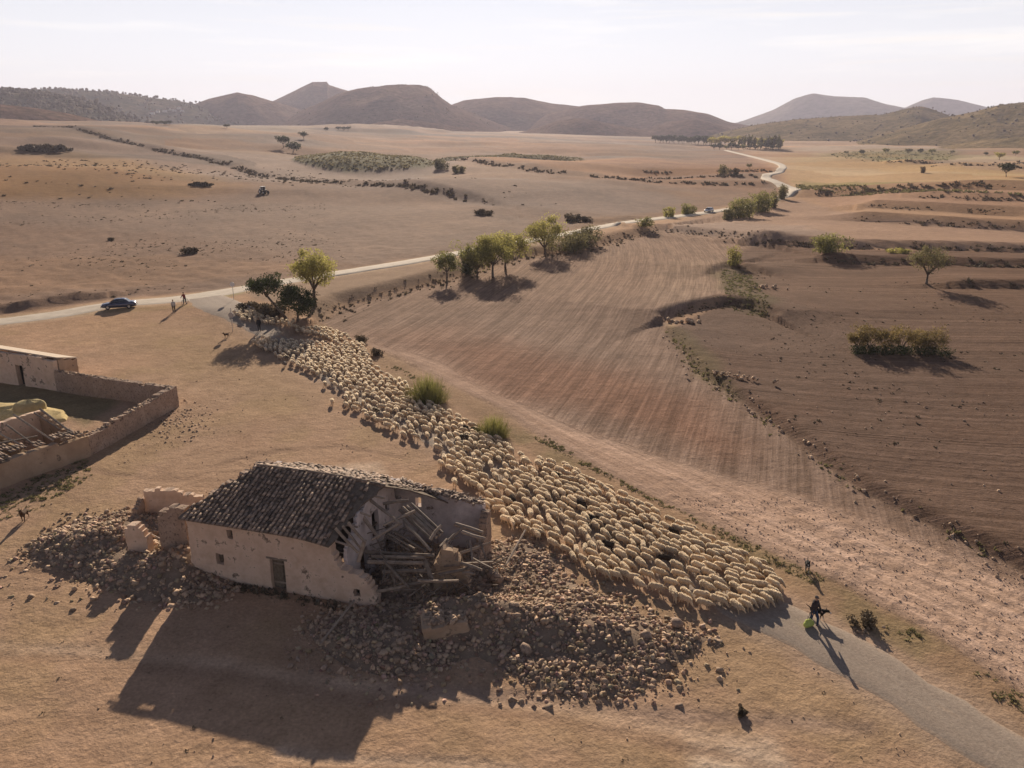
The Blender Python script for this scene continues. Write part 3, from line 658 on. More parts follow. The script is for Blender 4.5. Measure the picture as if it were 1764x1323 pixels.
def hill(name, pts, D, front, back, mat, label, seed, rough=0.12, base=-8.0, nu=120, nv=44, power=1.0):
    pts = np.array(pts, float); A, E = [], []
    for px, py in pts:
        a, fy, dz = ray(px, py); A.append(math.atan2(a, fy)); E.append(dz/math.hypot(a, fy))
    u = np.linspace(0, 1, nu); az = np.interp(u, np.linspace(0, 1, len(A)), A); el = np.interp(az, A, E)
    ker = np.array([1, 2, 1])/4.0; el2 = el.copy(); el2[1:-1] = np.convolve(el, ker, 'valid'); crest = CAMH+D*el2
    v = np.concatenate([np.linspace(-1, 0, nv//2, endpoint=False), np.linspace(0, 1, nv//2)])
    UU, VV = np.meshgrid(az, v, indexing='ij'); HH = np.repeat(crest[:, None], nv, 1)
    prof = np.where(VV < 0, np.cos(np.clip(-VV, 0, 1)*math.pi/2)**(1.25*power), np.cos(VV*math.pi/2))
    r = D+np.where(VV < 0, VV*front, VV*back)*(0.75+0.5*vnoise(UU*9, UU*0, seed)); x = r*np.sin(UU); y = r*np.cos(UU)
    gul = fbm(x/(front*0.22), y/(front*0.6), 4, seed)-0.5; gul2 = fbm(x/(front*0.07), y/(front*0.12), 3, seed+3)-0.5
    amp = np.abs(np.sin(np.clip(VV, -1, 1)*math.pi))
    z = base+(HH-base)*np.clip(prof+rough*(gul*2.2+gul2)*amp*prof, 0, 1.0)
    V = np.stack([x, y, z], -1).reshape(-1, 3); idx = np.arange(nu*nv).reshape(nu, nv)
    F = np.stack([idx[:-1, :-1], idx[1:, :-1], idx[1:, 1:], idx[:-1, 1:]], -1).reshape(-1, 4)
    o = tag(link(name, np_mesh(name, V, F, mat, True)), label, 'hill', kind='structure')
    HILLTOPS[name+str(seed)] = (x, y, z); return o
hill('mountain', [(1180, 232), (1230, 222), (1280, 208), (1330, 190), (1370, 170), (1400, 161), (1440, 166), (1490, 168), (1520, 178), (1560, 186), (1620, 195), (1700, 207), (1760, 225)], 5000, 900, 800, hm_blue, 'tall blue hazy mountain on the far right skyline', 3)
hill('mountain', [(1520, 215), (1540, 192), (1560, 185), (1590, 172), (1608, 168), (1650, 172), (1690, 182), (1740, 195), (1800, 215)], 5400, 500, 450, hm_blue, 'smaller blue peak right of the tall hazy mountain', 5)
hill('wooded_hill', [(-500, 165), (-300, 150), (-100, 150), (60, 154), (110, 152), (190, 160), (250, 169), (330, 178), (400, 190), (460, 210)], 2700, 800, 700, hm_dark, 'far wooded ridge on the left skyline', 7)
hill('wooded_hill', [(-500, 160), (-300, 150), (0, 154), (60, 158), (110, 167), (160, 180), (200, 194), (250, 215)], 1900, 500, 500, hm_dark, 'nearer dark wooded slope at the left edge', 8)
hill('ridge_hill', [(400, 212), (440, 187), (475, 172), (510, 155), (533, 144), (538, 141.5), (563, 141.5), (567, 147), (600, 157), (640, 165), (680, 190), (720, 215)], 3300, 700, 700, hm_brown, 'pointed brown hill with a flat crag on its summit', 9, nu=260)
hill('ridge_hill', [(290, 200), (330, 181), (360, 170), (408, 159), (440, 166), (475, 176), (520, 190), (560, 202), (600, 218)], 2700, 500, 500, hm_brown, 'rounded brown cone left of the crag hill', 11)
hill('ridge_hill', [(480, 218), (520, 190), (545, 180), (580, 163), (630, 151), (680, 147), (722, 146), (740, 151), (750, 160), (762, 170), (780, 182), (830, 202), (880, 220)], 2500, 560, 500, hm_brown, 'broad dome shaped brown hill in the middle of the skyline', 13)
hill('ridge_hill', [(700, 222), (740, 200), (780, 180), (800, 173), (855, 167), (880, 168), (910, 170), (950, 178), (1000, 184), (1040, 200), (1090, 220)], 2950, 600, 500, hm_brown, 'long low hill right of the dome shaped hill', 15)
hill('ridge_hill', [(900, 222), (940, 197), (1000, 183), (1060, 177), (1100, 176), (1135, 182), (1145, 188), (1180, 190), (1220, 196), (1255, 210), (1300, 218), (1360, 232)], 2600, 560, 500, hm_brown, 'low hill sloping down to the gap before the blue mountain', 17)
hill('ridge_hill', [(1200, 240), (1250, 226), (1310, 214), (1370, 206), (1450, 200), (1520, 198), (1570, 186), (1590, 185), (1625, 196), (1660, 210), (1720, 235)], 2000, 480, 450, hm_green, 'scrub covered ridge below the blue mountain', 19, 0.16)
hill('ridge_hill', [(1420, 258), (1460, 248), (1500, 238), (1560, 220), (1620, 204), (1680, 192), (1720, 181), (1764, 176), (1900, 170), (2100, 190), (2250, 240)], 1520, 380, 400, hm_green, 'olive brown hill rising at the right edge', 21, 0.2)
hill('ridge_hill', [(1600, 256), (1640, 250), (1700, 240), (1764, 236), (1900, 228), (2100, 250)], 1200, 180, 180, hm_green, 'low grassy spur at the foot of the right hill', 23, 0.2)
hill('ridge_hill', [(880, 232), (920, 222), (960, 208), (1000, 203), (1050, 213), (1100, 222), (1140, 236)], 2050, 240, 200, hm_brown, 'small brown knoll below the long skyline hill', 25)
hill('ridge_hill', [(1060, 236), (1110, 222), (1160, 209), (1200, 206), (1240, 216), (1290, 232)], 2150, 240, 200, hm_brown, 'small knoll behind the poplar grove', 27)
hill('ridge_hill', [(590, 228), (640, 213), (690, 205), (740, 211), (790, 219), (830, 230)], 1950, 220, 200, hm_brown, 'small knoll at the foot of the dome shaped hill', 29)
hill('ridge_hill', [(-300, 195), (-100, 184), (0, 180), (60, 186), (120, 196), (180, 210)], 1250, 160, 200, hm_brown, 'low field rise before the wooded slope at left', 31, 0.05)

# ------------------------------------------------------------------ the air: a thin even haze over the whole valley
hb = MB(); hb.box((0, 0, 150), (12400, 12400, 330))
hmat = bpy.data.materials.new('haze_air'); hmat.use_nodes = True; ht = hmat.node_tree; ht.nodes.clear()
ho = ht.nodes.new('ShaderNodeOutputMaterial'); pv = ht.nodes.new('ShaderNodeVolumePrincipled')
pv.inputs['Color'].default_value = (0.72, 0.70, 0.84, 1); pv.inputs['Density'].default_value = 0.00014; pv.inputs['Anisotropy'].default_value = 0.2
ht.links.new(pv.outputs['Volume'], ho.inputs['Volume'])
haze = hb.build('haze', hmat); tag(haze, 'thin pale haze filling the air of the valley', 'haze', kind='stuff')
# ------------------------------------------------------------------ walls that can be broken
def wall_mesh(name, length, top, th, mat, openings=(), step=0.16, jit=0.025, seed=0, lo=-0.15, bottom=None):
    """a wall along +x from 0 to length, thickness along +y; top(x) gives its broken height"""
    xs = sorted(set([round(i*length/max(1, round(length/step)), 4) for i in range(max(1, round(length/step))+1)]+[o for q in openings for o in q[:2]]))
    hmax = max(top(x) for x in xs); zs = sorted(set([round(lo+i*step, 4) for i in range(int((hmax-lo)/step)+2)]+[o for q in openings for o in q[2:]]))
    xs = [x for i, x in enumerate(xs) if i == 0 or x-xs[i-1] > 0.02]; zs = [z for i, z in enumerate(zs) if i == 0 or z-zs[i-1] > 0.02]
    nx, nz = len(xs)-1, len(zs)-1; rr = random.Random(seed)
    def keep(i, k):
        if i < 0 or i >= nx or k < 0 or k >= nz: return False
        cx, cz = (xs[i]+xs[i+1])/2, (zs[k]+zs[k+1])/2
        if cz > top(cx): return False
        if bottom and cz < bottom(cx): return False
        for a, b, c, d in openings:
            if a < cx < b and c < cz < d: return False
        return True
    K = [[keep(i, k) for k in range(nz)] for i in range(nx)]
    kk = lambda i, k: 0 <= i < nx and 0 <= k < nz and K[i][k]
    vid = {}; vs = []; fs = []
    ops = [o for q in openings for o in q[:2]]
    def V(i, k, s):
        key = (i, k, s)
        if key not in vid:
            j = 0 if xs[i] in ops else jit
            n1 = (float(vnoise(np.array(xs[i]*1.3), np.array(zs[k]*1.3), seed+s))-0.5)*jit*3.0
            edge = not (kk(i-1, k) and kk(i, k) and kk(i-1, k-1) and kk(i, k-1))
            e = j if edge else j*0.4
            vid[key] = len(vs); vs.append((xs[i]+rr.uniform(-e, e)*(1.6 if edge else 1), s*th+n1+rr.uniform(-j, j)*0.4, zs[k]+(rr.uniform(-e, e)*1.8 if zs[k] > lo+0.01 else 0)))
        return vid[key]
    for i in range(nx):
        for k in range(nz):
            if not K[i][k]: continue
            fs.append((V(i, k, 0), V(i+1, k, 0), V(i+1, k+1, 0), V(i, k+1, 0)))
            fs.append((V(i, k, 1), V(i, k+1, 1), V(i+1, k+1, 1), V(i+1, k, 1)))
            if not kk(i-1, k): fs.append((V(i, k, 0), V(i, k+1, 0), V(i, k+1, 1), V(i, k, 1)))
            if not kk(i+1, k): fs.append((V(i+1, k, 0), V(i+1, k, 1), V(i+1, k+1, 1), V(i+1, k+1, 0)))
            if not kk(i, k+1): fs.append((V(i, k+1, 0), V(i+1, k+1, 0), V(i+1, k+1, 1), V(i, k+1, 1)))
            if not kk(i, k-1): fs.append((V(i, k, 0), V(i, k, 1), V(i+1, k, 1), V(i+1, k, 0)))
    return mesh_from(name, vs, fs, mat)
def prof(pts, ragged=0.12, seed=0, sc=1.5):
    px = [p[0] for p in pts]; pz = [p[1] for p in pts]
    return lambda x: float(np.interp(x, px, pz))+(float(fbm(np.array(x*sc), np.array(seed*3.7), 3, seed))-0.5)*2*ragged

m_plaster = var_mat('pink_plaster', (0.56, 0.385, 0.265), (0.78, 0.58, 0.43), 1.1, 9, 0.95, 0.02, 14, patches=(1.1, 0.575, (0.38, 0.27, 0.19), 6.0))
m_white = var_mat('white_plaster', (0.46, 0.375, 0.335), (0.76, 0.655, 0.60), 0.9, 8, 0.95, 0.02, 12, patches=(0.7, 0.60, (0.33, 0.25, 0.20), 5.0))
m_stonewall = var_mat('rubble_wall', (0.31, 0.215, 0.155), (0.46, 0.335, 0.25), 1.2, 9, 1.0, 0.06, 7, patches=(5.0, 0.52, (0.42, 0.30, 0.22), 8.0))
m_earthwall = var_mat('earth_wall', (0.34, 0.235, 0.155), (0.48, 0.345, 0.235), 0.8, 8, 1.0, 0.04, 7, patches=(1.3, 0.6, (0.36, 0.26, 0.18), 5.0))
m_wood = var_mat('grey_wood', (0.18, 0.135, 0.10), (0.37, 0.29, 0.225), 3.0, 8, 0.85, 0.01, 20, rnd=0.35, stretch=(1, 1, 1), spec=0.3)
m_dwood = var_mat('dark_boards', (0.11, 0.085, 0.06), (0.22, 0.175, 0.125), 6.0, 6, 0.85, 0.01, 20, rnd=0.3)
m_tile = var_mat('old_clay_tile', (0.15, 0.11, 0.085), (0.40, 0.285, 0.205), 5.0, 6, 0.85, 0.01, 20, rnd=0.55, spec=0.25)
m_tilemix = var_mat('old_clay_tiles', (0.15, 0.11, 0.085), (0.40, 0.285, 0.205), 3.0, 6, 0.85, 0.01, 20, attr='tint', spec=0.25)
m_stone = var_mat('field_stone', (0.30, 0.21, 0.145), (0.51, 0.375, 0.27), 6.0, 6, 0.95, 0.015, 16, rnd=0.42)
m_stonemix = var_mat('field_stones', (0.29, 0.20, 0.135), (0.49, 0.355, 0.25), 3.0, 6, 0.95, 0.02, 10, attr='tint')
m_rubearth = var_mat('rubble_earth', (0.19, 0.135, 0.095), (0.30, 0.215, 0.15), 1.5, 8, 1.0, 0.06, 5)
m_clay = var_mat('ochre_clay', (0.36, 0.23, 0.125), (0.50, 0.34, 0.20), 2.0, 8, 1.0, 0.05, 6)
m_straw = var_mat('straw', (0.50, 0.37, 0.16), (0.72, 0.56, 0.28), 3.0, 8, 1.0, 0.05, 9)
m_shadepanel = flat_mat('painted_interior_shade', (0.03, 0.025, 0.02), 1.0, 0, 0.0)  # near-black colour standing in for the shade inside openings

# stones: a handful of rough twenty-sided shapes
def ico():
    g = (1+5**0.5)/2; v = np.array([(-1, g, 0), (1, g, 0), (-1, -g, 0), (1, -g, 0), (0, -1, g), (0, 1, g), (0, -1, -g), (0, 1, -g), (g, 0, -1), (g, 0, 1), (-g, 0, -1), (-g, 0, 1)], float)
    v /= np.linalg.norm(v[0]); f = np.array([(0, 11, 5), (0, 5, 1), (0, 1, 7), (0, 7, 10), (0, 10, 11), (1, 5, 9), (5, 11, 4), (11, 10, 2), (10, 7, 6), (7, 1, 8), (3, 9, 4), (3, 4, 2), (3, 2, 6), (3, 6, 8), (3, 8, 9), (4, 9, 5), (2, 4, 11), (6, 2, 10), (8, 6, 7), (9, 8, 1)])
    return v, f
IV, IF = ico()
STONE_T = []
for i in range(10):
    v = IV*(0.78+0.44*rng.random((12, 1))); v = np.clip(v, -0.72-0.2*rng.random(3), 0.72+0.2*rng.random(3)); STONE_T.append((v*np.array([1.0, 0.8+0.2*rng.random(), 0.6+0.25*rng.random()]), IF))
CF = np.array([(0, 1, 3, 2), (4, 6, 7, 5), (0, 4, 5, 1), (2, 3, 7, 6), (0, 2, 6, 4), (1, 5, 7, 3)]); CF = np.vstack([CF[:, [0, 1, 2]], CF[:, [0, 2, 3]]])
CV = np.array([(x, y, z) for x in (-1, 1) for y in (-1, 1) for z in (-1, 1)], float)
for i in range(4, 10):
    STONE_T[i] = (CV*(0.5+0.38*rng.random((8, 3)))*np.array([1.05, 0.85, 0.6+0.2*rng.random()]), CF)
STONE_ME = [np_mesh('stone', v, f, m_stone) for v, f in STONE_T]
def stones_on(parent, P, size, npart, name='stone', rest='small_stones', origin=(0, 0, 0), tintc=None):
    """the biggest stones as parts, the rest joined as one heap"""
    P = np.asarray(P); order = np.argsort(-size); P = P[order]; size = size[order]
    n = min(npart, len(P)); off = np.array(origin)
    for i in range(n):
        o = link(name, STONE_ME[R.randrange(10)], parent, tuple(P[i]-off), (R.uniform(-.5, .5), R.uniform(-.5, .5), R.uniform(0, 6.28)), (size[i]*R.uniform(.8, 1.25), size[i], size[i]*R.uniform(.75, 1.05)))
    if len(P) > n:
        k = len(P)-n; S = size[n:, None]*rng.uniform(0.75, 1.2, (k, 3)); t = rng.uniform(0.6, 1.4, (k, 1))*np.array([[1, 0.98, 0.96]])+rng.normal(0, 0.04, (k, 3))
        o = link(rest, scatter(rest, STONE_T, P[n:]-off, rand_rot(k), S, m_stonemix, t), parent); o['kind'] = 'stuff'

# ------------------------------------------------------------------ the ruined house
HO = Vector((-18.8, 41.8, 0)); HRZ = math.radians(-17.0); HLEN, HDEP = 15.4, 8.3
HU = Vector((math.cos(HRZ), math.sin(HRZ), 0)); HN = Vector((-math.sin(HRZ), math.cos(HRZ), 0))
HO.z = float(hz(HO.x, HO.y))*0
house = empty('ruined_house', HO, HRZ)
tag(house, 'half collapsed farmhouse with pink plaster front and old clay tile roof', 'house')
def hw(s, n, z=0.0): return HO+HU*s+HN*n+Vector((0, 0, z))
def on_plane(px, py, n):
    """house coordinates of an image point lying in the upright plane n metres behind the front"""
    a, fy, dz = ray(px, py); d = Vector((a, fy, dz)); o = Vector((0, 0, CAMH)); k = (n-(o-HO).dot(HN))/d.dot(HN); p = o+d*k-HO
    return Vector((p.dot(HU), n, p.z))
EAVE, RIDGE = 4.0, 5.6
fw_top = prof([(0, 3.95), (9.2, 3.85), (9.35, 3.0), (9.6, 2.5), (9.8, 2.2), (10.6, 1.9), (11.2, 1.75), (11.6, 1.3), (11.9, 0.5)], 0.12, 3, 2.2)
fw_ops = [(1.75, 2.30, 1.05, 1.75), (2.75, 3.10, 2.85, 3.40), (5.35, 6.30, -0.15, 2.0), (10.55, 10.95, 0.55, 1.0)]
link('front_wall', wall_mesh('front_wall', 11.9, fw_top, 0.55, m_plaster, fw_ops, seed=5), house)
gl = lambda y: EAVE+(RIDGE-EAVE)*(1-abs(y-HDEP/2)/(HDEP/2))-0.15
lw = link('gable_wall', wall_mesh('gable_wall', HDEP-0.6, lambda x: min(gl(x+.3), 4.15+.2*math.sin(x*4.1)), 0.5, m_stonewall, [(3.0, 3.6, 2.6, 3.2)], seed=6), house, (0.5, 0.55, 0), (0, 0, math.pi/2))
bw_top = prof([(0, 3.9), (9.5, 3.85), (10.2, 3.75), (12, 3.5), (14, 3.25), (15.1, 3.1), (15.4, 2.9)], 0.1, 9, 2.0)
link('back_wall', wall_mesh('back_wall', HLEN, bw_top, 0.5, m_white, [(10.9, 11.3, 2.4, 3.0), (6.0, 6.6, 1.3, 2.2)], seed=7), house, (0, HDEP-0.5, 0))
pw_top = lambda y: min(gl(y+0.5)-0.3, 5.2)+(0.12*math.sin(y*5.3))-(1.0 if y > 6.3 else 0)-max(0, 1.5-y)*0.6
link('partition_wall', wall_mesh('partition_wall', HDEP-1.1, pw_top, 0.25, m_white, [(1.4, 2.3, -0.1, 2.1), (3.1, 3.9, 1.9, 3.7), (4.7, 5.6, -0.1, 2.2), (4.9, 5.5, 2.9, 3.6)], seed=8), house, (10.0, 0.55, 0), (0, 0, math.pi/2))
link('end_wall', wall_mesh('end_wall', 3.4, prof([(0, 3.0), (0.5, 2.7), (0.9, 1.6), (2, 0.9), (3.4, 0.4)], 0.2, 4, 3), 0.5, m_stonewall, seed=9), house, (HLEN+0.02, HDEP-0.52, 0), (0, 0, -math.pi/2))
# door of upright boards with a gap at its foot, set in the reveal
dr = MB(); door = MB(); door.box((5.825, 0.30, 1.02), (0.95, 0.03, 1.96)); dob = door.build('door', m_dwood, house)
for i in range(6):
    b = MB(); b.box((5.42+i*0.158, 0.27, 1.04 if i < 4 else 1.22), (0.148, 0.035, 1.88-(0.0 if i < 4 else 0.36))); b.build('plank', m_dwood, dob)
for zb in (0.42, 1.62):
    b = MB(); b.box((5.825, 0.24, zb), (0.9, 0.03, 0.1)); b.build('cross_batten', m_wood, dob)
b = MB(); b.box((5.825, 0.05, 2.06), (1.35, 0.14, 0.13)); b.build('lintel', m_wood, house)
for (a, bb, c, d) in (fw_ops[0], fw_ops[1], fw_ops[3]):
    w = MB(); w.box(((a+bb)/2, 0.42, (c+d)/2), (bb-a+0.02, 0.02, d-c+0.02)); wo_ = w.build('window', m_shadepanel, house)  # dark panel behind the opening, painted as the unlit room
    f = MB(); f.box(((a+bb)/2, 0.33, d-0.03), (bb-a, 0.06, 0.06)); f.box((a+0.03, 0.33, (c+d)/2), (0.06, 0.055, d-c-0.13)); f.box((bb-0.03, 0.33, (c+d)/2), (0.06, 0.055, d-c-0.13)); f.build('window_frame', m_dwood, wo_)
    if c == 1.05:
        s = MB(); s.box((a+0.14, 0.30, (c+d)/2), (0.22, 0.03, d-c-0.08)); s.build('shutter', m_dwood, wo_)
# attic floor so that one cannot look through the house, and the roof
b = MB(); b.box((5.1, HDEP/2, 2.75), (9.6, HDEP-1.2, 0.08)); b.build('attic_floor', m_dwood, house)
SL = math.hypot(HDEP/2+0.35, (RIDGE-EAVE)*(HDEP/2+0.35)/(HDEP/2)); SA = math.atan2(RIDGE-EAVE, HDEP/2)
def left_edge(f):   # f 0 at the eave, 1 at the ridge
    return float(np.interp(f, [0, 0.25, 0.4, 0.55, 0.7, 1], [-0.2, 0.1, 0.75, 0.85, 1.6, 2.1]))
def right_edge(f):
    return float(np.interp(f, [0, 0.3, 0.6, 0.8, 1], [9.45, 9.6, 9.9, 10.3, 10.6]))
def sag(s, f): return -0.28*max(0, (s-6.5)/3.0)**2*(1-f*0.5)-0.12*math.exp(-((s-4)/1.5)**2)*math.sin(f*math.pi)
def roof_pt(s, f, off=0.0, back=False):
    n = -0.35+f*(HDEP/2+0.35); z = RIDGE-(HDEP/2-n)*math.tan(SA)+sag(s, f)+off
    return (s, n if not back else HDEP-n, z)
rnd_edge = {}
def roof_deck(back):
    vs, fs = [], []; ns, nf = 40, 14
    for k in range(2):
        for i in range(ns+1):
            for j in range(nf+1):
                f = j/nf; a, b_ = left_edge(f), right_edge(f); 
                if back: a, b_ = (2.2, 12.6-2.0*f) if f > 0.5 else (1.7, 13.6-3*f)
                s = a+(b_-a)*i/ns; s += (R.uniform(-.1, .1) if i in (0, ns) and k == 0 else 0)
                if k == 1 and i in (0, ns): s = vs[i*(nf+1)+j][0]
                vs.append(roof_pt(s, f, 0.0 if k == 0 else -0.09, back))
    m = (ns+1)*(nf+1); q = lambda i, j, k: k*m+i*(nf+1)+j
    for i in range(ns):
        for j in range(nf):
            fs.append((q(i, j, 0), q(i+1, j, 0), q(i+1, j+1, 0), q(i, j+1, 0))); fs.append((q(i, j, 1), q(i, j+1, 1), q(i+1, j+1, 1), q(i+1, j, 1)))
    for i in range(ns):
        for j in (0, nf): fs.append((q(i, j, 0), q(i, j, 1), q(i+1, j, 1), q(i+1, j, 0)))
    for j in range(nf):
        for i in (0, ns): fs.append((q(i, j, 0), q(i, j+1, 0), q(i, j+1, 1), q(i, j, 1)))
    return vs, fs
m_deck = var_mat('roof_reeds', (0.11, 0.085, 0.065), (0.21, 0.16, 0.12), 4, 6, 1.0, 0.03, 12)
v, f = roof_deck(False); roof = link('roof', mesh_from('roof', v, f, m_deck), house)
v, f = roof_deck(True); roofb = link('rear_roof', mesh_from('rear_roof', v, f, m_deck), house)
def barrel(L=0.42, w0=0.125, w1=0.10, seg=5, th=0.018):
    vs, fs = [], []
    for (y, w) in ((0, w0), (L, w1)):
        for rr_ in (1.0, 1.0-th/0.1):
            for i in range(seg+1):
                t = math.pi*i/seg; vs.append((math.cos(t)*w*rr_, y, math.sin(t)*w*0.75*rr_))
    n = seg+1
    for i in range(seg):
        fs += [(i, i+1, 2*n+i+1, 2*n+i), (n+i, 3*n+i, 3*n+i+1, n+i+1), (i, n+i, n+i+1, i+1), (2*n+i, 2*n+i+1, 3*n+i+1, 3*n+i)]
    fs += [(0, 2*n, 3*n, n), (seg, n+seg, 3*n+seg, 2*n+seg)]
    return np.array(vs), np.array(fs)
TV, TF = barrel(0.40, 0.115, 0.09); tile_me = np_mesh('roof_tile', TV, TF, m_tile)
tiles = []
NR = 16
for ci in range(38):
    s0 = -0.15+ci*0.29
    for rI in range(NR):
        f = (rI+0.1)/NR
        if s0 < left_edge(f)+0.05 or s0 > right_edge(f)-0.05+R.uniform(-.25, .05): continue
        if f > 0.62 and s0 > 8.6 and R.random() < 0.45: continue
        if s0 < left_edge(f)+0.5 and R.random() < 0.25: continue
        if R.random() < 0.03: continue
        tiles.append((s0+R.uniform(-.035, .035), f, R.uniform(-.09, .09), R.uniform(0, .03)))
TROT = Matrix.Rotation(SA, 4, 'X')
R.shuffle(tiles)
tint = []
for k, (s, f, yaw, lift) in enumerate(tiles[:300]):
    p = roof_pt(s, f-0.035, 0.012+lift); link('roof_tile', tile_me, roof, p, (SA+R.uniform(-.04, .04)-0.03, R.uniform(-.06, .06), yaw), (R.uniform(.92, 1.1), 1, R.uniform(.9, 1.1)))
def tiles_rest(lst, back, name, parent):
    P, M = [], []
    for s, f, yaw, lift in lst:
        P.append(roof_pt(s, f-0.035, 0.012+lift, back)); m = Matrix.Rotation(math.pi, 3, 'Z') @ Matrix.Rotation(SA, 3, 'X') if back else Matrix.Rotation(SA-0.03, 3, 'X')
        M.append(np.array(m @ Matrix.Rotation(yaw, 3, 'Z')))
    n = len(P); t = rng.uniform(0.5, 1.5, (n, 1))*np.ones((1, 3)); o = link(name, scatter(name, [(TV, TF)], np.array(P), np.array(M), rng.uniform(.92, 1.08, (n, 3)), m_tilemix, t), parent); o['kind'] = 'stuff'
tiles_rest(tiles[300:], False, 'roof_tiles', roof)
bt = []
for ci in range(42):
    for rI in range(NR):
        f = (rI+0.1)/NR; s = 2.2+ci*0.3
        if s > (12.4-1.9*f) or R.random() < 0.12+0.3*(s > 9): continue
        bt.append((s+R.uniform(-.06, .06), f, R.uniform(-.35, .35)*(1 if s > 8 else .4), R.uniform(0, .06)))
tiles_rest(bt, True, 'rear_roof_tiles', roofb)
# channel tiles between the rows: shallow troughs, one long part
# ridge tiles and mortar
for i in range(29):
    s = 2.2+i*0.29
    if R.random() < 0.15: continue
    x, y, z = roof_pt(s, 1.0); rd = MB(); rd.tube((s, HDEP/2+R.uniform(-.03, .03), z-0.02), (s+0.36, HDEP/2, z-0.01), 0.13, 0.11, 7); rd.build('ridge_tile', m_tile, roof)
# broken tile crust along the wall heads of the fallen end
P = []; 
for i in range(220):
    s = R.uniform(9.8, 15.2); P.append((s, HDEP-0.25+R.uniform(-.35, .3), bw_top(s)+R.uniform(-.02, .1)))
n = len(P); o = link('wall_head_tiles', scatter('wall_head_tiles', [(TV, TF)], np.array(P), np.einsum('nij,njk->nik', rotz_arr(rng.uniform(0, 6.28, n)), np.array([np.array(Matrix.Rotation(R.uniform(-.4, .4), 3, 'X')) for _ in range(n)])), rng.uniform(.6, 1.0, (n, 3)), m_tilemix, rng.uniform(.7, 1.5, (n, 1))*np.ones((1, 3))), house); o['kind'] = 'stuff'
# rafters still standing out of the broken edge of the roof
for i, f in enumerate((0.12, 0.35, 0.6, 0.85)):
    b = MB(); p = Vector(roof_pt(right_edge(f)-0.5, f, -0.14)); b.tube(p, p+Vector((1.0+R.uniform(0, .8), R.uniform(-.1, .1), -R.uniform(.0, .35))), .07, .06, 7); b.build('rafter', m_wood, house)

# fallen beams: image ends and how far behind the front each lies
BEAMS = [((630, 951), 2.2, (748, 957), 2.0, .11), ((642, 959), 1.7, (732, 961), 1.6, .10), ((634, 968), 1.3, (730, 970), 1.3, .12), ((660, 985), 0.9, (738, 983), 1.0, .12),
 ((640, 1021), 0.35, (739, 1001), 0.9, .10), ((700, 1008), 0.6, (745, 999), 0.9, .09), ((693, 874), 4.2, (752, 926), 3.0, .11), ((700, 872), 4.4, (758, 922), 3.2, .10), ((688, 878), 4.1, (744, 930), 2.9, .10), ((708, 868), 4.6, (762, 918), 3.4, .1),
 ((633, 858), 3.6, (691, 903), 2.8, .10), ((623, 887), 2.8, (653, 927), 2.3, .12), ((696, 895), 3.2, (738, 944), 2.3, .10), ((668, 919), 2.8, (714, 945), 2.2, .07), ((664, 922), 2.6, (706, 948), 2.1, .06),
 ((578, 910), 0.5, (617, 952), 0.7, .09), ((600, 900), 0.9, (630, 935), 0.9, .09), ((590, 906), 0.7, (622, 946), 0.8, .07), ((628, 930), 1.0, (617, 968), 0.6, .13), ((732, 965), 1.1, (747, 1004), 0.6, .13),
 ((672, 975), 1.2, (681, 1006), 0.7, .09), ((824, 926), 4.5, (838, 966), 3.4, .08), ((784, 903), 4.6, (832, 918), 4.2, .13), ((796, 916), 4.0, (836, 928), 3.6, .10), ((812, 960), 3.0, (848, 979), 2.2, .06), ((795, 970), 2.6, (830, 982), 2.1, .09), ((758, 942), 2.6, (770, 928), 3.4, .08),
 ((797, 987), 2.0, (818, 989), 1.9, .09), ((809, 930), 3.6, (814, 965), 2.6, .08), ((741, 930), 2.6, (760, 905), 3.6, .09), ((660, 868), 4.0, (704, 862), 4.4, .09), ((570, 862), 3.4, (630, 842), 3.8, .08), ((760, 945), 2.8, (800, 905), 4.6, .09), ((770, 960), 3.0, (845, 935), 4.4, .09), ((765, 975), 2.4, (850, 968), 3.0, .08), ((742, 948), 2.0, (700, 905), 3.0, .09), ((735, 950), 2.0, (680, 915), 2.6, .08), ((720, 1000), .3, (790, 1000), .6, .08), ((660, 965), .8, (704, 1012), .4, .08), ((690, 900), 3.0, (640, 930), 1.5, .09), ((715, 880), 4.0, (660, 905), 2.4, .09), ((755, 990), 1.5, (822, 975), 2.5, .09)]
inner = empty('collapsed_room', HO, HRZ)
bgrp = 'fallen timbers in the collapsed room'
for i, (a, na_, b2, nb_, r) in enumerate(BEAMS):
    pa, pb = on_plane(*a, na_), on_plane(*b2, nb_)
    b = MB(); mid = (pa+pb)/2+Vector((R.uniform(-.03, .03), 0, R.uniform(-.05, .05)))
    n = 7 if r > 0.08 else 4; b.path([pa, mid, pb], [r, r*0.96, r*0.85], n); o = b.build('fallen_beam', m_wood)
    o.location = HO; o.rotation_euler = (0, 0, HRZ)
    tag(o, 'weathered grey timber fallen among the rubble of the collapsed room', 'beam', bgrp)
bpy.data.objects.remove(inner)
# splinters, laths and reed stalks strewn through the collapse
lath = MB()
for i in range(230):
    s = R.uniform(10.3, 17.5); n_ = R.uniform(.9 if s < 12.2 else -.3, 5.5); zt = max(.3, 2.6-.45*abs(s-11.5)+.15*n_)*R.random()**1.2+.25; a_ = R.uniform(0, 3.14); el_ = R.gauss(.25, .45); L_ = R.uniform(.4, 1.9); r_ = R.uniform(.015, .05)
    d_ = Vector((math.cos(a_)*math.cos(el_), math.sin(a_)*math.cos(el_), math.sin(el_)))*L_/2; c_ = Vector((s, n_, zt)); lath.tube(c_-d_, c_+d_, r_, r_*.8, 4)
o = lath.build('broken_laths', m_wood); o.location = HO; o.rotation_euler = (0, 0, HRZ); tag(o, 'splintered laths and reeds strewn through the collapsed room', 'debris', kind='stuff')
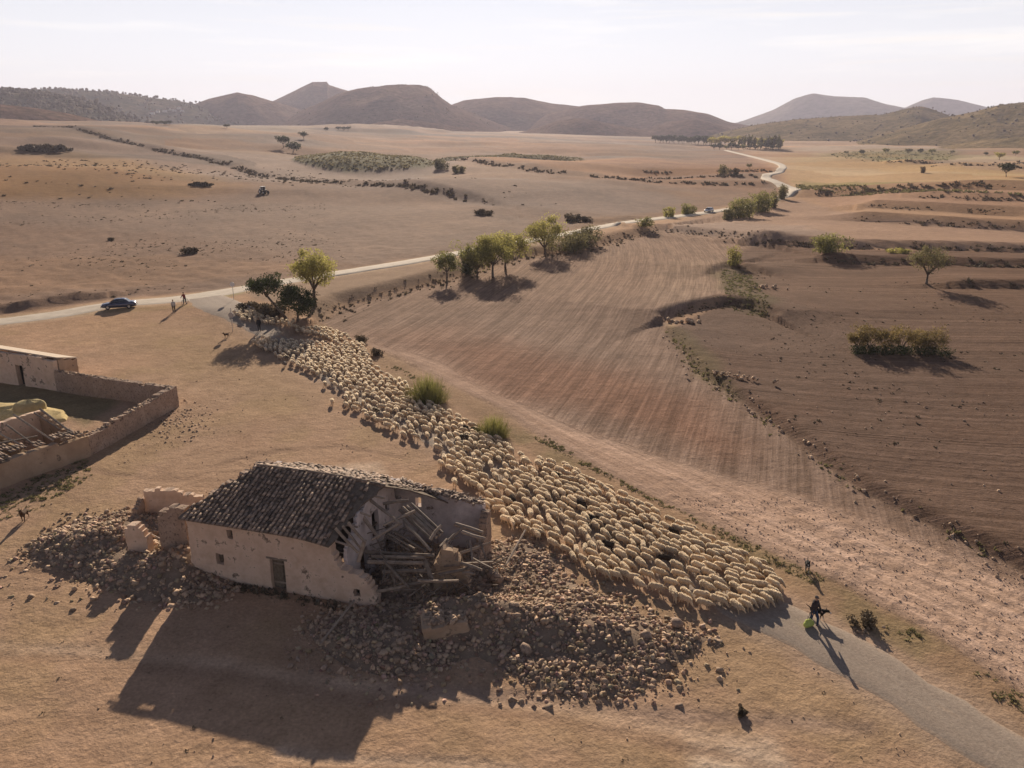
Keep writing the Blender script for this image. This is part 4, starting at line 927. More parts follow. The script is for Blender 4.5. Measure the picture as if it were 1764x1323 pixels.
# the stub of clay and stones in the middle of the collapse, and the tall slab it carried
def lump_mesh(name, size, mat, seed, nseg=14, nring=9, rough=0.25, flat=0.0):
    vs, fs = [], []
    for i in range(nring+1):
        t = i/nring; rad_ = math.sqrt(max(0, 1-(t**(1.6+flat))))
        if i == nring: rad_ = 0.02
        for j in range(nseg):
            a = 2*math.pi*j/nseg; k = 1+(float(fbm(np.array(math.cos(a)*1.7+seed), np.array(math.sin(a)*1.7+t*2.2), 3, seed))-0.5)*2*rough
            vs.append((math.cos(a)*size[0]*rad_*k, math.sin(a)*size[1]*rad_*k, t*size[2]*(1+(k-1)*0.5)-0.05))
    for i in range(nring):
        for j in range(nseg): fs.append((i*nseg+j, i*nseg+(j+1) % nseg, (i+1)*nseg+(j+1) % nseg, (i+1)*nseg+j))
    fs.append(tuple(nring*nseg+j for j in range(nseg)))
    return mesh_from(name, vs, fs, mat)
pier = link('clay_pier', wall_mesh('clay_pier', 2.0, prof([(0, 1.2), (.35, 2.2), (.8, 2.9), (1.2, 2.6), (1.5, 1.9), (2.0, .9)], .3, 12, 2.5), .75, m_earthwall, (), .17, .07, 45, lo=-.3), None, hw(14.4, 2.3, 0.1), (.04, -.05, HRZ+.25))
tag(pier, 'stump of ochre clay wall standing among fallen timbers', 'wall stump')
sp = [(13.4+R.gauss(0, .7), 3.6+R.gauss(0, .55), R.uniform(.3, 2.3)) for _ in range(0)]

# ------------------------------------------------------------------ broken walls left of the house
def free_wall(name, p0, p1, pts, th, mat, label, seed, ops=(), ragged=0.12, cat='wall', step=0.18):
    p0, p1 = Vector(p0), Vector(p1); L = (p1-p0).length; a = math.atan2(p1.y-p0.y, p1.x-p0.x)
    me = wall_mesh(name, L, prof([(x*L, z) for x, z in pts], ragged, seed, 1.8), th, mat, ops, step, 0.03, seed, lo=-0.3)
    o = link(name, me, None, (p0.x, p0.y, float(hz(p0.x, p0.y))), (0, 0, a))
    if label: tag(o, label, cat)
    return o
def gz0(px, py, z=0.0):
    p = gp(px, py); return p
free_wall('broken_wall', gp(249, 890), gp(352, 886), [(0, 1.0), (.05, 1.85), (.3, 2.0), (.55, 1.8), (.8, 1.45), (1, 1.3)], .45, m_plaster, 'thin broken plaster wall standing behind the left rubble heap', 12, ragged=.06)
free_wall('broken_wall', gp(236, 902), gp(252, 893), [(0, .5), (.5, 1.1), (1, 1.6)], .4, m_stonewall, 'low broken stub at the end of the thin plaster wall', 13)
free_wall('broken_wall', gp(280, 960), gp(328, 966), [(0, 2.4), (.12, 3.1), (.6, 3.5), (1, 3.5)], .6, m_stonewall, 'broken stone wall stump touching the left gable of the house', 14, ragged=.15)
free_wall('broken_wall', gp(222, 962), gp(258, 964), [(0, 1.95), (.2, 2.15), (.7, 2.1), (.9, 1.7), (1, 1.3)], .6, m_plaster, 'lone upright plastered wall slab in the left rubble heap', 15, ragged=.08)

# ------------------------------------------------------------------ rubble heaps
def heap(name, label, outline, bumps, nst, smin, smax, seed, npart=300, power=2.2, res=0.28, edge_scatter=0.2, mound=True):
    P = march(outline, hz); x0, x1, y0, y1 = P[:, 0].min()-.5, P[:, 0].max()+.5, P[:, 1].min()-.5, P[:, 1].max()+.5
    bw = [(march([b[0]], h0)[0], b[1], b[2], b[3]) if not isinstance(b[0], Vector) else (np.array((b[0].x, b[0].y)), b[1], b[2], b[3]) for b in bumps]
    Q = np.vstack([P, P[:1]])
    def hh(x, y):
        d, _, _ = seg_sd(x, y, Q); ins = inside(P, x, y); e = np.where(ins, d, -d*0.6)
        z = sstep(-0.35, 0.8, e)*(0.16 if mound else 0.0)
        for c, sx_, sy_, h in bw: z = z+h*np.exp(-(((x-c[0])*HU.x+(y-c[1])*HU.y)/sx_)**2-(((x-c[0])*HN.x+(y-c[1])*HN.y)/sy_)**2)
        z = z*(0.72+0.56*fbm(x/1.1, y/1.1, 3, seed))
        return z*sstep(-0.5, 0.5, e)-0.12*(1-sstep(-0.5, 0.3, e))
    xs = np.arange(x0, x1, res); ys = np.arange(y0, y1, res); XX, YY = np.meshgrid(xs, ys, indexing='ij'); gz = hz(XX, YY); ZZ = gz+hh(XX, YY)
    o = np.array([P[:, 0].mean(), P[:, 1].mean(), 0]); root = empty(name, tuple(o)); tag(root, label, 'rubble')
    V = np.stack([XX-o[0], YY-o[1], ZZ], -1).reshape(-1, 3); ii = np.arange(XX.size).reshape(XX.shape)
    Fq = np.stack([ii[:-1, :-1], ii[1:, :-1], ii[1:, 1:], ii[:-1, 1:]], -1).reshape(-1, 4); ok = (hh(XX, YY) > -0.1).ravel()[Fq].any(1)
    if mound: link('mound', np_mesh('mound', V, Fq[ok], m_rubearth, True), root)
    n = 0; pts = []
    while n < nst:
        x = rng.uniform(x0, x1, nst*2); y = rng.uniform(y0, y1, nst*2); d, _, _ = seg_sd(x, y, Q); ins = inside(P, x, y)
        pr = np.where(ins, 1.0, np.exp(-d/(0.9))*edge_scatter*3); keep = rng.random(len(x)) < pr*(0.35+0.65*(fbm(x/1.4, y/1.4, 2, seed+5) > 0.36))
        pts.append(np.stack([x[keep], y[keep]], 1)); n += keep.sum()
    p = np.concatenate(pts)[:nst]; size = smin+(smax-smin)*rng.random(nst)**power
    z = hz(p[:, 0], p[:, 1])+np.maximum(hh(p[:, 0], p[:, 1]), 0)+size*rng.uniform(-.25, .3, nst)
    stones_on(root, np.column_stack([p, z]), size, npart, origin=o)
    return hh
heap('rubble_heap', 'wide heap of fallen stones spread left of the house', [(45, 948), (70, 925), (150, 893), (215, 880), (250, 884), (300, 890), (335, 905), (340, 960), (400, 1000), (390, 1030), (330, 1042), (250, 1035), (190, 1010), (120, 985), (80, 968)],
     [((150, 945), 2.6, 1.6, .7), ((215, 925), 2.0, 2.0, .75), ((250, 985), 2.2, 1.5, .55), ((315, 985), 1.8, 1.4, .6), (hw(-1.0, 1.2), 1.2, 1.2, .7)], 5000, .03, .23, 31, power=3.2)
heap('rubble_heap', 'long heap of fallen stones before the open end of the house', [(525, 1075), (570, 1060), (640, 1040), (700, 1025), (760, 1010), (830, 985), (880, 960), (930, 975), (1000, 1010), (1080, 1050), (1150, 1075), (1225, 1100), (1190, 1125), (1150, 1160), (1100, 1185), (1060, 1205), (1000, 1200), (940, 1195), (890, 1165), (820, 1130), (730, 1160), (660, 1165), (600, 1145), (545, 1105)],
     [((640, 1110), 2.2, 1.5, .55), ((770, 1075), 1.6, 1.3, 1.15), ((840, 1075), 1.5, 1.4, 1.0), ((930, 1080), 2.0, 1.6, .75), ((1030, 1100), 2.2, 1.5, .55), ((1000, 1045), 1.5, 1.2, .5)], 10500, .03, .22, 33, power=3.4)
heap('rubble_heap', 'bank of stones and splinters filling the collapsed room', [(650, 1030), (640, 990), (690, 960), (740, 950), (800, 955), (850, 940), (900, 930), (960, 960), (960, 985), (880, 985), (820, 1000), (740, 1020)],
     [(hw(12.6, 1.6), 1.8, 1.1, .8), (hw(15.2, 2.4), 1.5, 1.2, 1.5), (hw(12.0, 4.5), 1.6, 2.0, .7), (hw(16.6, 1.6), 1.8, 1.2, .6), (hw(17.3, 3.6), 1.6, 1.3, .5)], 3600, .03, .2, 35, power=3.2)
# scattered fall of stones below the sheepfold corner
heap('rubble_heap', 'thin spill of stones below the corner of the sheepfold', [(255, 730), (290, 705), (320, 690), (350, 710), (345, 745), (320, 770), (280, 760)], [((315, 715), 1.2, 1.2, .02)], 320, .04, .16, 37, 120, mound=False)
# big fallen block of masonry
blk = empty('masonry_block', gp(772, 1112), 0.06); tag(blk, 'large fallen block of masonry lying on the front rubble heap', 'masonry')
bm_ = wall_mesh('masonry_face', 2.3, prof([(0, .8), (1.9, .86), (2.3, .8)], .02, 3, 3), 1.1, m_earthwall, seed=44, step=.17, jit=.05, lo=-.4)
link('masonry_core', bm_, blk, (-1.2, -0.1, 0.35), (0.10, -0.06, 0.12))
ps = np.array([(R.uniform(-1.15, 1.0), R.uniform(0.1, 1.2), 1.18+R.uniform(0, .12)) for _ in range(150)]); stones_on(blk, ps, rng.uniform(.06, .2, 150), 150)
BIG = [(905, 1128, .45, 'rounded ochre boulder at the foot of the front heap'), (985, 1068, .5, 'pale square boulder near the middle of the front heap'), (1112, 1105, .45, 'grey boulder with a dark hollow beside it on the right of the front heap'),
       (1165, 1082, .42, 'purplish pointed boulder near the right end of the front heap'), (852, 1005, .6, 'tall pale boulder behind the masonry block'), (165, 925, .45, 'pale boulder on top of the left heap'), (195, 935, .4, 'smaller boulder below the top of the left heap'), (500, 1150, .22, 'single dark stone in the shadow of the house')]
for px, py, s, lb in BIG:
    p = gp(px, py); tq = STONE_T[R.randrange(4)]; o = link('boulder', np_mesh('boulder', tq[0]*1.1, tq[1], m_stonewall), None, p+Vector((0, 0, s*.35+(0.2 if s > .3 else 0))), (R.uniform(-.3, .3), R.uniform(-.3, .3), R.uniform(0, 6)), (s, s*.85, s*.9))
    tag(o, lb, 'boulder')
b = MB(); p = gp(552, 1120); q = gp(612, 1062); b.tube(p+Vector((0, 0, .35)), q+Vector((0, 0, 1.0)), .06, .07, 6); o = b.build('loose_pole', m_wood); tag(o, 'pale pole leaning on the front rubble heap', 'pole')
b = MB(); p = gp(872, 985); q = gp(905, 935); b.tube(p+Vector((0, 0, .5)), q+Vector((0, 0, .9)), .06, .06, 6); o = b.build('loose_pole', m_wood); tag(o, 'upright tilted plank at the right end of the collapse', 'pole')
b = MB(); p = gp(255, 945); q = gp(330, 975); b.tube(p+Vector((0, 0, 1.2)), q+Vector((0, 0, .75)), .06, .07, 6); o = b.build('loose_pole', m_wood); tag(o, 'long pole sloping down beside the left gable of the house', 'pole')

# ------------------------------------------------------------------ sheepfold and its barn
K0 = Vector((-31.6, 72.1, 0)); K1 = Vector((-33.9, 60.0, 0)); K2 = Vector((-45.5, 77.3, 0)); K3 = Vector((-56.0, 81.2, 0))
fold = empty('sheepfold', (K0.x, K0.y, float(hz(K0.x, K0.y)))); tag(fold, 'roofless sheepfold yard enclosed by rough stone walls', 'sheepfold')
def fold_wall(name, a, b, pts, th, seed, mat=m_stonewall, ops=(), ragged=.1):
    L = (b-a).length; ang_ = math.atan2(b.y-a.y, b.x-a.x); me = wall_mesh(name, L, prof([(x*L, z) for x, z in pts], ragged, seed, 1.4), th, mat, ops, .22, .035, seed, lo=-.4)
    link(name, me, fold, (a-K0), (0, 0, ang_))
    P = np.array([(a+(b-a)*t-K0+Vector((-math.sin(ang_), math.cos(ang_), 0))*R.uniform(.05, th-.05)) for t in np.linspace(0.01, .99, int(L*7))]); 
    tops = prof([(x, z) for x, z in pts], ragged, seed, 1.4)
    Lx = np.linspace(0.01, .99, int(L*7))*L; pf = prof([(x*L, z) for x, z in pts], ragged, seed, 1.4); P[:, 2] = [pf(x)-.0 for x in Lx]
    return P
P1 = fold_wall('side_wall', K1+Vector((0, 0, 0)), K0, [(0, 1.5), (.3, 1.7), (.7, 1.85), (1, 2.0)], .6, 51)
P2 = fold_wall('rear_wall', K0+Vector((-.02, .05, 0)), K2, [(0, 2.0), (.3, 1.9), (.7, 2.05), (1, 2.1)], .6, 52)
PP = np.vstack([P1, P2]); stones_on(fold, PP, rng.uniform(.07, .2, len(PP)), 300, name='coping_stone', rest='coping_stones')
# outbuilding with the open doorway
OB = empty('outbuilding', (K2.x, K2.y, float(hz(K2.x, K2.y)))); tag(OB, 'low plastered outbuilding with an open doorway beside the sheepfold', 'outbuilding')
oL = (K3-K2).length; oa = math.atan2(K3.y-K2.y, K3.x-K2.x)
link('front_wall', wall_mesh('front_wall', oL, prof([(0, 3.2), (oL*.5, 3.35), (oL, 3.6)], .05, 6), .5, m_plaster, [(4.35, 5.35, -.4, 2.25)], .22, .025, 61, lo=-.4), OB, (0, 0, 0), (0, 0, oa))
link('end_wall', wall_mesh('end_wall', 2.2, prof([(0, 3.2), (2.2, 2.6)], .05, 7), .45, m_earthwall, (), .22, .025, 62, lo=-.4), OB, (0.1, 0.02, 0), (0, 0, oa-math.pi/2-0.0))
b = MB(); ux = Vector((math.cos(oa), math.sin(oa), 0)); uy = Vector((math.sin(oa), -math.cos(oa), 0))
vs = [ux*x+uy*y+Vector((0, 0, z+dz)) for dz in (0, .12) for x, y, z in ((-.1, -.05, 3.30), (oL, -.05, 3.62), (oL, 2.3, 3.0), (-.1, 2.3, 2.7))]
b.add(vs, [(0, 1, 2, 3), (7, 6, 5, 4), (0, 4, 5, 1), (1, 5, 6, 2), (2, 6, 7, 3), (3, 7, 4, 0)]); b.build('roof', m_straw and var_mat('pale_roof', (0.5, 0.4, 0.3), (0.66, 0.55, 0.43), 2, 6, .95, .02), OB)
link('back_wall', wall_mesh('back_wall', oL, prof([(0, 2.6), (oL, 2.9)], .05, 8), .4, m_plaster, (), .3, .02, 64, lo=-.4), OB, tuple(uy*2.25), (0, 0, oa))
b = MB(); c = ux*4.85+uy*0.06; b.box(c+Vector((0, 0, .93)), (1.3, .05, 2.6), rot=Matrix.Rotation(oa, 3, 'Z')); b.build('doorway', m_shadepanel, OB)  # dark panel closing the opening, interior shade put into its colour
rub = [ (K2+ux*4.6+uy*-0.9+Vector((R.gauss(0, .5), R.gauss(0, .3), 0))) for _ in range(14)]
# barn with the half fallen tile roof
BD = Vector((-0.48, -0.877, 0)).normalized(); BN = Vector((-0.877, 0.48, 0)).normalized(); BL, BW = 16.0, 5.5
BRZ = math.atan2(BD.y, BD.x)
barn = empty('ruined_barn', (K1.x, K1.y, float(hz(K1.x, K1.y))), BRZ); tag(barn, 'long low barn with a half fallen tile roof beside the sheepfold', 'barn')
# local x runs along the front towards the camera, local -y goes back (BN)
link('front_wall', wall_mesh('front_wall', BL, prof([(0, 1.75), (8, 2.1), (16, 2.2)], .06, 4), .5, m_earthwall, (), .25, .03, 71, lo=-.5), barn, (0, -0.5, 0))
link('gable_wall', wall_mesh('gable_wall', BW-.55, prof([(0, 1.75), (1.5, 1.9), (3, 2.3), (4.95, 2.9)], .08, 5), .45, m_earthwall, (), .25, .03, 72, lo=-.5), barn, (0.0, -0.52, 0), (0, 0, -math.pi/2))
link('back_wall', wall_mesh('back_wall', BL, prof([(0, 3.0), (5, 2.95), (16, 3.2)], .06, 6), .45, m_plaster, [(7.0, 7.7, 1.2, 2.0)], .25, .03, 73, lo=-.5), barn, (0, -BW-.45, 0))
link('cross_wall', wall_mesh('cross_wall', BW-.6, prof([(0, 1.7), (2, 2.0), (4.9, 2.7)], .1, 7), .3, m_clay, (), .25, .03, 74, lo=-.5), barn, (4.2, -0.55, 0), (0, 0, -math.pi/2))
BT = math.atan2(1.2, BW)
def broof(x, t, off=0): return (x, 0.25-t*(BW+.4), 1.95+0.02*x+t*1.2*(BW+.4)/BW+off)
bdeck = [(lambda t: 6.2+0.9*math.sin(t*6)+(1.2 if t > .6 else 0))]
vs, fs = [], []
for k in range(2):
    for i in range(21):
        for j in range(9):
            t = j/8; a = 6.3+1.6*max(0, t-.35)*2+(.5*math.sin(j*2.1)); x = a+(BL-a)*i/20; vs.append(broof(x, t, -.1*k))
q = lambda i, j, k: k*189+i*9+j
for i in range(20):
    for j in range(8): fs += [(q(i, j, 0), q(i, j+1, 0), q(i+1, j+1, 0), q(i+1, j, 0)), (q(i, j, 1), q(i+1, j, 1), q(i+1, j+1, 1), q(i, j+1, 1))]
for i in range(20):
    for j in (0, 8): fs.append((q(i, j, 0), q(i+1, j, 0), q(i+1, j, 1), q(i, j, 1)))
for j in range(8): fs.append((q(0, j, 0), q(0, j, 1), q(0, j+1, 1), q(0, j+1, 0)))
br = link('roof', mesh_from('roof', vs, fs, m_deck), barn)
bl = []
for ci in range(44):
    x = 3.2+ci*0.3
    for rI in range(18):
        t = (rI+.1)/18; a = 6.3+1.6*max(0, t-.35)*2
        if x < a-.1: continue
        if R.random() < .06: continue
        bl.append((x+R.uniform(-.05, .05), t, R.uniform(-.14, .14)))
R.shuffle(bl)
for x, t, yaw in bl[:260]:
    link('roof_tile', tile_me, br, broof(x, t, .03+R.uniform(0, .03)), (BT, 0, math.pi+yaw), (R.uniform(.95, 1.15), R.uniform(.95, 1.1), 1), ).rotation_mode = 'XYZ'
Pm = np.array([broof(x, t, .03+R.uniform(0, .03)) for x, t, _ in bl[260:]])
Mm = np.array([np.array(Matrix.Rotation(math.pi+yaw, 3, 'Z') @ Matrix.Rotation(BT, 3, 'X')) for _, _, yaw in bl[260:]])
o = link('roof_tiles', scatter('roof_tiles', [(TV, TF)], Pm, Mm, rng.uniform(.95, 1.1, (len(Pm), 3)), m_tilemix, rng.uniform(.6, 1.6, (len(Pm), 1))*np.ones((1, 3))), br); o['kind'] = 'stuff'
# bare battens and slipped tiles over the fallen bay
for (x0, t0, x1, t1, w) in ((.3, .95, .9, .12, .1), (2.3, 1.0, 2.6, .1, .09), (3.6, .8, 3.9, .2, .08), (4.8, .9, 4.6, .25, .08), (3.0, .32, 6.4, .45, .08), (1.0, .9, 1.2, .3, .07)):
    b = MB(); b.tube(broof(x0, t0, .02), broof(x1, t1, .04), w, w*.85, 6); b.build('rafter', m_wood, barn)
for (x, t, n) in ((4.6, .12, 5), (5.5, .22, 6), (1.6, .1, 4), (.7, .06, 4), (3.4, .06, 3)):
    for i in range(n):
        for j in range(2):
            link('roof_tile', tile_me, br, broof(x+i*.27, t+j*.07, .05+R.uniform(0, .05)), (BT, 0, math.pi+R.uniform(-.3, .3)), (1.1, 1.1, 1))
# fallen tile crust over the corner
P = np.array([broof(R.uniform(-.1, 2.2), abs(R.gauss(0, .1)), R.uniform(-.05, .2)) for _ in range(60)]); stones_on(barn, P, rng.uniform(.06, .17, 60), 60, name='loose_stone')
# clay mound and straw in the fold
mnd = link('clay_mound', lump_mesh('clay_mound', (1.35, 1.1, 1.7), var_mat('mound_clay', (0.33, 0.26, 0.13), (0.46, 0.37, 0.19), 2, 8, 1, .05), 9, rough=.12, flat=4.0), None, gp(54, 718), (0, 0, .3)); tag(mnd, 'flat topped mound of yellow clay in the sheepfold', 'mound')
st = link('straw_pile', lump_mesh('straw_pile', (5.5, 2.0, 1.0), m_straw, 15, rough=.3), None, gp(28, 716), (0, 0, -.25)); tag(st, 'spread pile of golden straw behind the barn', 'straw pile')
# ------------------------------------------------------------------ trees, bushes, scrub
m_bark = var_mat('bark', (0.10, 0.075, 0.055), (0.19, 0.145, 0.11), 4, 6, 1.0, 0.02, 12)
def leafm(name, c0, c1, tr=0.35): return var_mat(name, c0, c1, 0.9, 5, 0.8, 0, None, rnd=0.12, attr='tint', trans=tr)
m_lime = leafm('lime_leaves', (0.27, 0.25, 0.075), (0.42, 0.375, 0.13), .48)
m_green = leafm('green_leaves', (0.19, 0.185, 0.065), (0.30, 0.28, 0.105), .45)
m_pale = leafm('pale_scrub', (0.24, 0.205, 0.115), (0.35, 0.295, 0.17), .3)
m_oak = leafm('oak_leaves', (0.045, 0.06, 0.022), (0.085, 0.095, 0.035), .2)
m_dry = leafm('dry_twigs', (0.20, 0.15, 0.06), (0.32, 0.24, 0.10), .35)
m_olive = leafm('olive_scrub', (0.17, 0.155, 0.075), (0.27, 0.235, 0.115), .35)
m_scrub = leafm('dark_scrub', (0.115, 0.09, 0.06), (0.20, 0.155, 0.10), .15)
m_gold = leafm('golden_leaves', (0.38, 0.33, 0.09), (0.52, 0.45, 0.15), .4)
def leaf_cloud(n, centers, radii, size, seed, flat=0.0):
    """leaf quads grouped in clumps"""
    g = np.random.default_rng(seed); k = g.integers(0, len(centers), n); d = g.normal(size=(n, 3)); d /= np.linalg.norm(d, axis=1, keepdims=True)
    P = centers[k]+d*(radii[k][:, None] if radii.ndim == 1 else radii[k])*(g.random((n, 1))**0.45)
    a = g.normal(size=(n, 3)); a /= np.linalg.norm(a, axis=1, keepdims=True); b = np.cross(a, g.normal(size=(n, 3))); b /= np.linalg.norm(b, axis=1, keepdims=True)
    s = size*g.uniform(.6, 1.3, (n, 1)); V = np.stack([P-a*s, P+b*s*.55, P+a*s, P-b*s*.55], 1).reshape(-1, 3)
    F = np.arange(4*n).reshape(-1, 4); ck = g.uniform(.7, 1.3, len(centers)); t = np.repeat((ck[k]*g.uniform(.75, 1.25, n))[:, None]*np.ones((1, 3)), 4, 0)
    return V, F, t
def tree_parts(h, w, trunk_h, seed, n, leaf, mat, lean=0.0, clump=1.0, trunk_r=None, dome=0.62, nlimb=7, low=0.0):
    rr = random.Random(seed); mb = MB(); tr = trunk_r or 0.022*h+0.03
    base = Vector((0, 0, -0.15)); top = Vector((lean*h*.3, 0, trunk_h)); mid = (base+top)/2+Vector((rr.uniform(-.1, .1), rr.uniform(-.1, .1), 0))
    mb.path([base, mid, top], [tr*1.3, tr, tr*.8], 7)
    cen, rads = [], []; ch = h-trunk_h
    for i in range(nlimb):
        a = 2*math.pi*i/nlimb+rr.uniform(-.4, .4); rr1 = w/2*rr.uniform(.35, .72); z1 = trunk_h+ch*rr.uniform(.15, .62)-low*rr.random()
        e1 = top+Vector((math.cos(a)*rr1, math.sin(a)*rr1, z1-trunk_h)); m1 = top.lerp(e1, .5)+Vector((0, 0, ch*.06)); mb.path([top-Vector((0, 0, trunk_h*.1*rr.random())), m1, e1], [tr*.55, tr*.4, tr*.25], 5)
        for j in range(3):
            e2 = e1+Vector((rr.uniform(-1, 1)*w*.2, rr.uniform(-1, 1)*w*.2, ch*rr.uniform(.05, .3))); mb.tube(e1, e2, tr*.22, tr*.08, 4); cen.append(e2); rads.append(w*.14*rr.uniform(.8, 1.4)*clump)
        cen.append(e1); rads.append(w*.15*clump)
    for i in range(int(nlimb*1.5)):
        a = rr.uniform(0, 6.28); q = rr.random()**.5; cen.append(Vector((top.x+math.cos(a)*q*w*.4, math.sin(a)*q*w*.4, trunk_h+ch*(.25+dome*math.sqrt(1-q*q*.9)*rr.uniform(.55, 1))))); rads.append(w*.13*rr.uniform(.7, 1.3)*clump)
    V, F, t = leaf_cloud(n, np.array([tuple(c) for c in cen]), np.array(rads), leaf, seed)
    return mb.mesh('trunk', m_bark, True), np_mesh('crown', V, F, mat, False, {'tint': t})
def place_tree(name, px, py, h, w, trunk_h, seed, n, leaf, mat, label, cat='tree', group=None, **kw):
    tm, cm = tree_parts(h, w, trunk_h, seed, n, leaf, mat, **kw); root = empty(name, gp(px, py)); tag(root, label, cat, group); link('trunk', tm, root); link('crown', cm, root); return root
place_tree('poplar_tree', 543, 527, 8.6, 6.4, 2.4, 3, 7500, .13, m_lime, 'tall yellow green tree beside the junction', dome=.75, nlimb=10)
place_tree('oak_tree', 512, 554, 5.6, 5.4, 1.2, 5, 5200, .13, m_oak, 'dark evergreen oak bushy to the ground at the junction', lean=.1, nlimb=9, low=1.2)
place_tree('oak_tree', 494, 548, 6.4, 5.4, 3.2, 8, 3600, .13, m_oak, 'dark oak with a leaning flat crown left of the bushy oak', lean=-1.3, nlimb=7, dome=.3)
place_tree('roadside_tree', 770, 488, 5.4, 4.8, 2.0, 11, 2600, .15, m_green, 'small green tree with a bare thin trunk in the roadside row')
place_tree('roadside_tree', 822, 476, 6.2, 7.4, 1.2, 12, 4200, .16, m_green, 'bushy green tree second in the roadside row', nlimb=9)
place_tree('roadside_tree', 849, 479, 7.6, 8.0, 2.3, 13, 5200, .16, m_lime, 'yellow green tree with forked limbs third in the roadside row', nlimb=8)
place_tree('roadside_tree', 871, 467, 7.6, 8.6, 2.2, 14, 5600, .16, m_lime, 'broad crowned tree at the right end of the roadside group', nlimb=9)
place_tree('roadside_tree', 938, 438, 8.0, 8.5, 1.3, 15, 4600, .18, m_lime, 'feathery yellow green tree at the bend of the field edge', nlimb=9, dome=.7)
def bush_mesh(w, d, h, seed, n, leaf, mat, stems=14):
    rr = random.Random(seed); mb = MB(); cen, rads = [], []
    for i in range(stems):
        a = rr.uniform(0, 6.28); q = rr.random()**.6; bx, by = math.cos(a)*q*w*.3, math.sin(a)*q*d*.3; ex, ey = math.cos(a)*q*w*.46, math.sin(a)*q*d*.46
        ez = h*(.45+.5*math.sqrt(max(0, 1-q*q)))*rr.uniform(.75, 1.05); mb.tube((bx, by, -.1), (ex, ey, ez), .035+.01*h, .012, 4)
        for f in (.22, .58, .95): cen.append((bx+(ex-bx)*f, by+(ey-by)*f, ez*f)); rads.append((w*.17, d*.17, h*.2))
    V, F, t = leaf_cloud(n, np.array(cen), np.array(rads), leaf, seed); V[:, 2] = np.maximum(V[:, 2], -.05)
    return mb.mesh('stems', m_bark), np_mesh('foliage', V, F, mat, False, {'tint': t})
def place_bush(px, py, w, h, mat, label, seed, n=1400, leaf=None, d=None, name='bush', group=None, cat='bush', stems=14):
    p = gp(px, py); d = d or w*.8; s, f = bush_mesh(w, d, h, seed, n, leaf or max(.1, .05*w), mat, stems); root = empty(name, p); tag(root, label, cat, group); link('stems', s, root)['kind'] = 'stuff'; link('foliage', f, root); return root
place_bush(806, 474, 5.0, 4.2, m_oak, 'dark green bush under the roadside trees', 21, 2200, .14)
place_bush(972, 432, 11, 4.6, m_olive, 'wide dry willow thicket right of the feathery tree', 22, 3600, .18)
place_bush(1000, 428, 7, 3.8, m_olive, 'rounded shrub at the right end of the willow thicket', 25, 2200, .18)
place_bush(1017, 414, 6, 3.4, m_olive, 'small olive bush past the willow thicket', 23, 1600, .18)
place_bush(1110, 390, 5, 2.4, m_green, 'low green shrub on the verge of the pale road', 24, 1200, .18)
place_bush(1153, 374, 4.5, 3.0, m_lime, 'small light green shrub behind the pale road', 26, 1200, .2)
place_bush(1183, 369, 6.0, 3.2, m_green, 'rounded green shrub just left of the white car', 27, 1400, .22)
place_bush(1252, 378, 5.5, 3.0, m_olive, 'pale bush in front of the pale road right of the white car', 28, 1400, .22)
place_bush(1281, 375, 9.5, 6.0, m_green, 'large round olive green bush beside the far road bend', 29, 3000, .25)
place_bush(1309, 365, 9.0, 6.4, m_green, 'tall dark green bush second of the pair at the far road bend', 30, 3000, .25)
place_bush(1331, 358, 4.5, 5.0, m_olive, 'thin shrub right of the tall bush at the far bend', 31, 1300, .22)
place_bush(1345, 343, 6, 5.0, m_olive, 'leaning shrub at the end of the visible bend', 32, 1400, .25)
place_bush(1429, 435, 10, 3.6, m_green, 'broad green bush on the terrace edge at right', 33, 2600, .2)
place_bush(1263, 457, 3.6, 3.8, m_lime, 'light green bush at the top of the stony gully', 34, 1200, .16)
place_tree('lone_tree', 1596, 489, 7.0, 6.5, 1.5, 35, 2600, .16, m_olive, 'lone thin leaved tree in the brown field at right', nlimb=10)
place_bush(1548, 436, 5, 1.0, m_lime, 'low yellow green clump on the right terrace edge', 36, 700, .18)
for i, (px, w_) in enumerate([(1472, 3.2), (1500, 3.4), (1526, 3.6), (1553, 3.4), (1582, 3.6), (1610, 3.2)]):
    nm = ['leftmost', 'second', 'third', 'fourth', 'fifth', 'rightmost'][i]
    place_tree('dry_shrub', px+R.uniform(-5, 5), 604+i*0.8, (2.5, 3.4, 2.8, 3.6, 2.7, 3.2)[i], (3.0, 3.9, 3.2, 4.1, 3.2, 3.6)[i], .35, 40+i, 1700, .10, m_dry, nm+' of six dry orange shrubs in a row in the right field', 'bush', 'row of dry shrubs in the right field', nlimb=9, trunk_r=.07)
    place_bush(px+10, 608+i*0.7, 3.4, 1.0, m_oak, 'low dark undergrowth below the row of dry shrubs', 60+i, 700, .1, name='undergrowth', group='undergrowth below the dry shrubs')
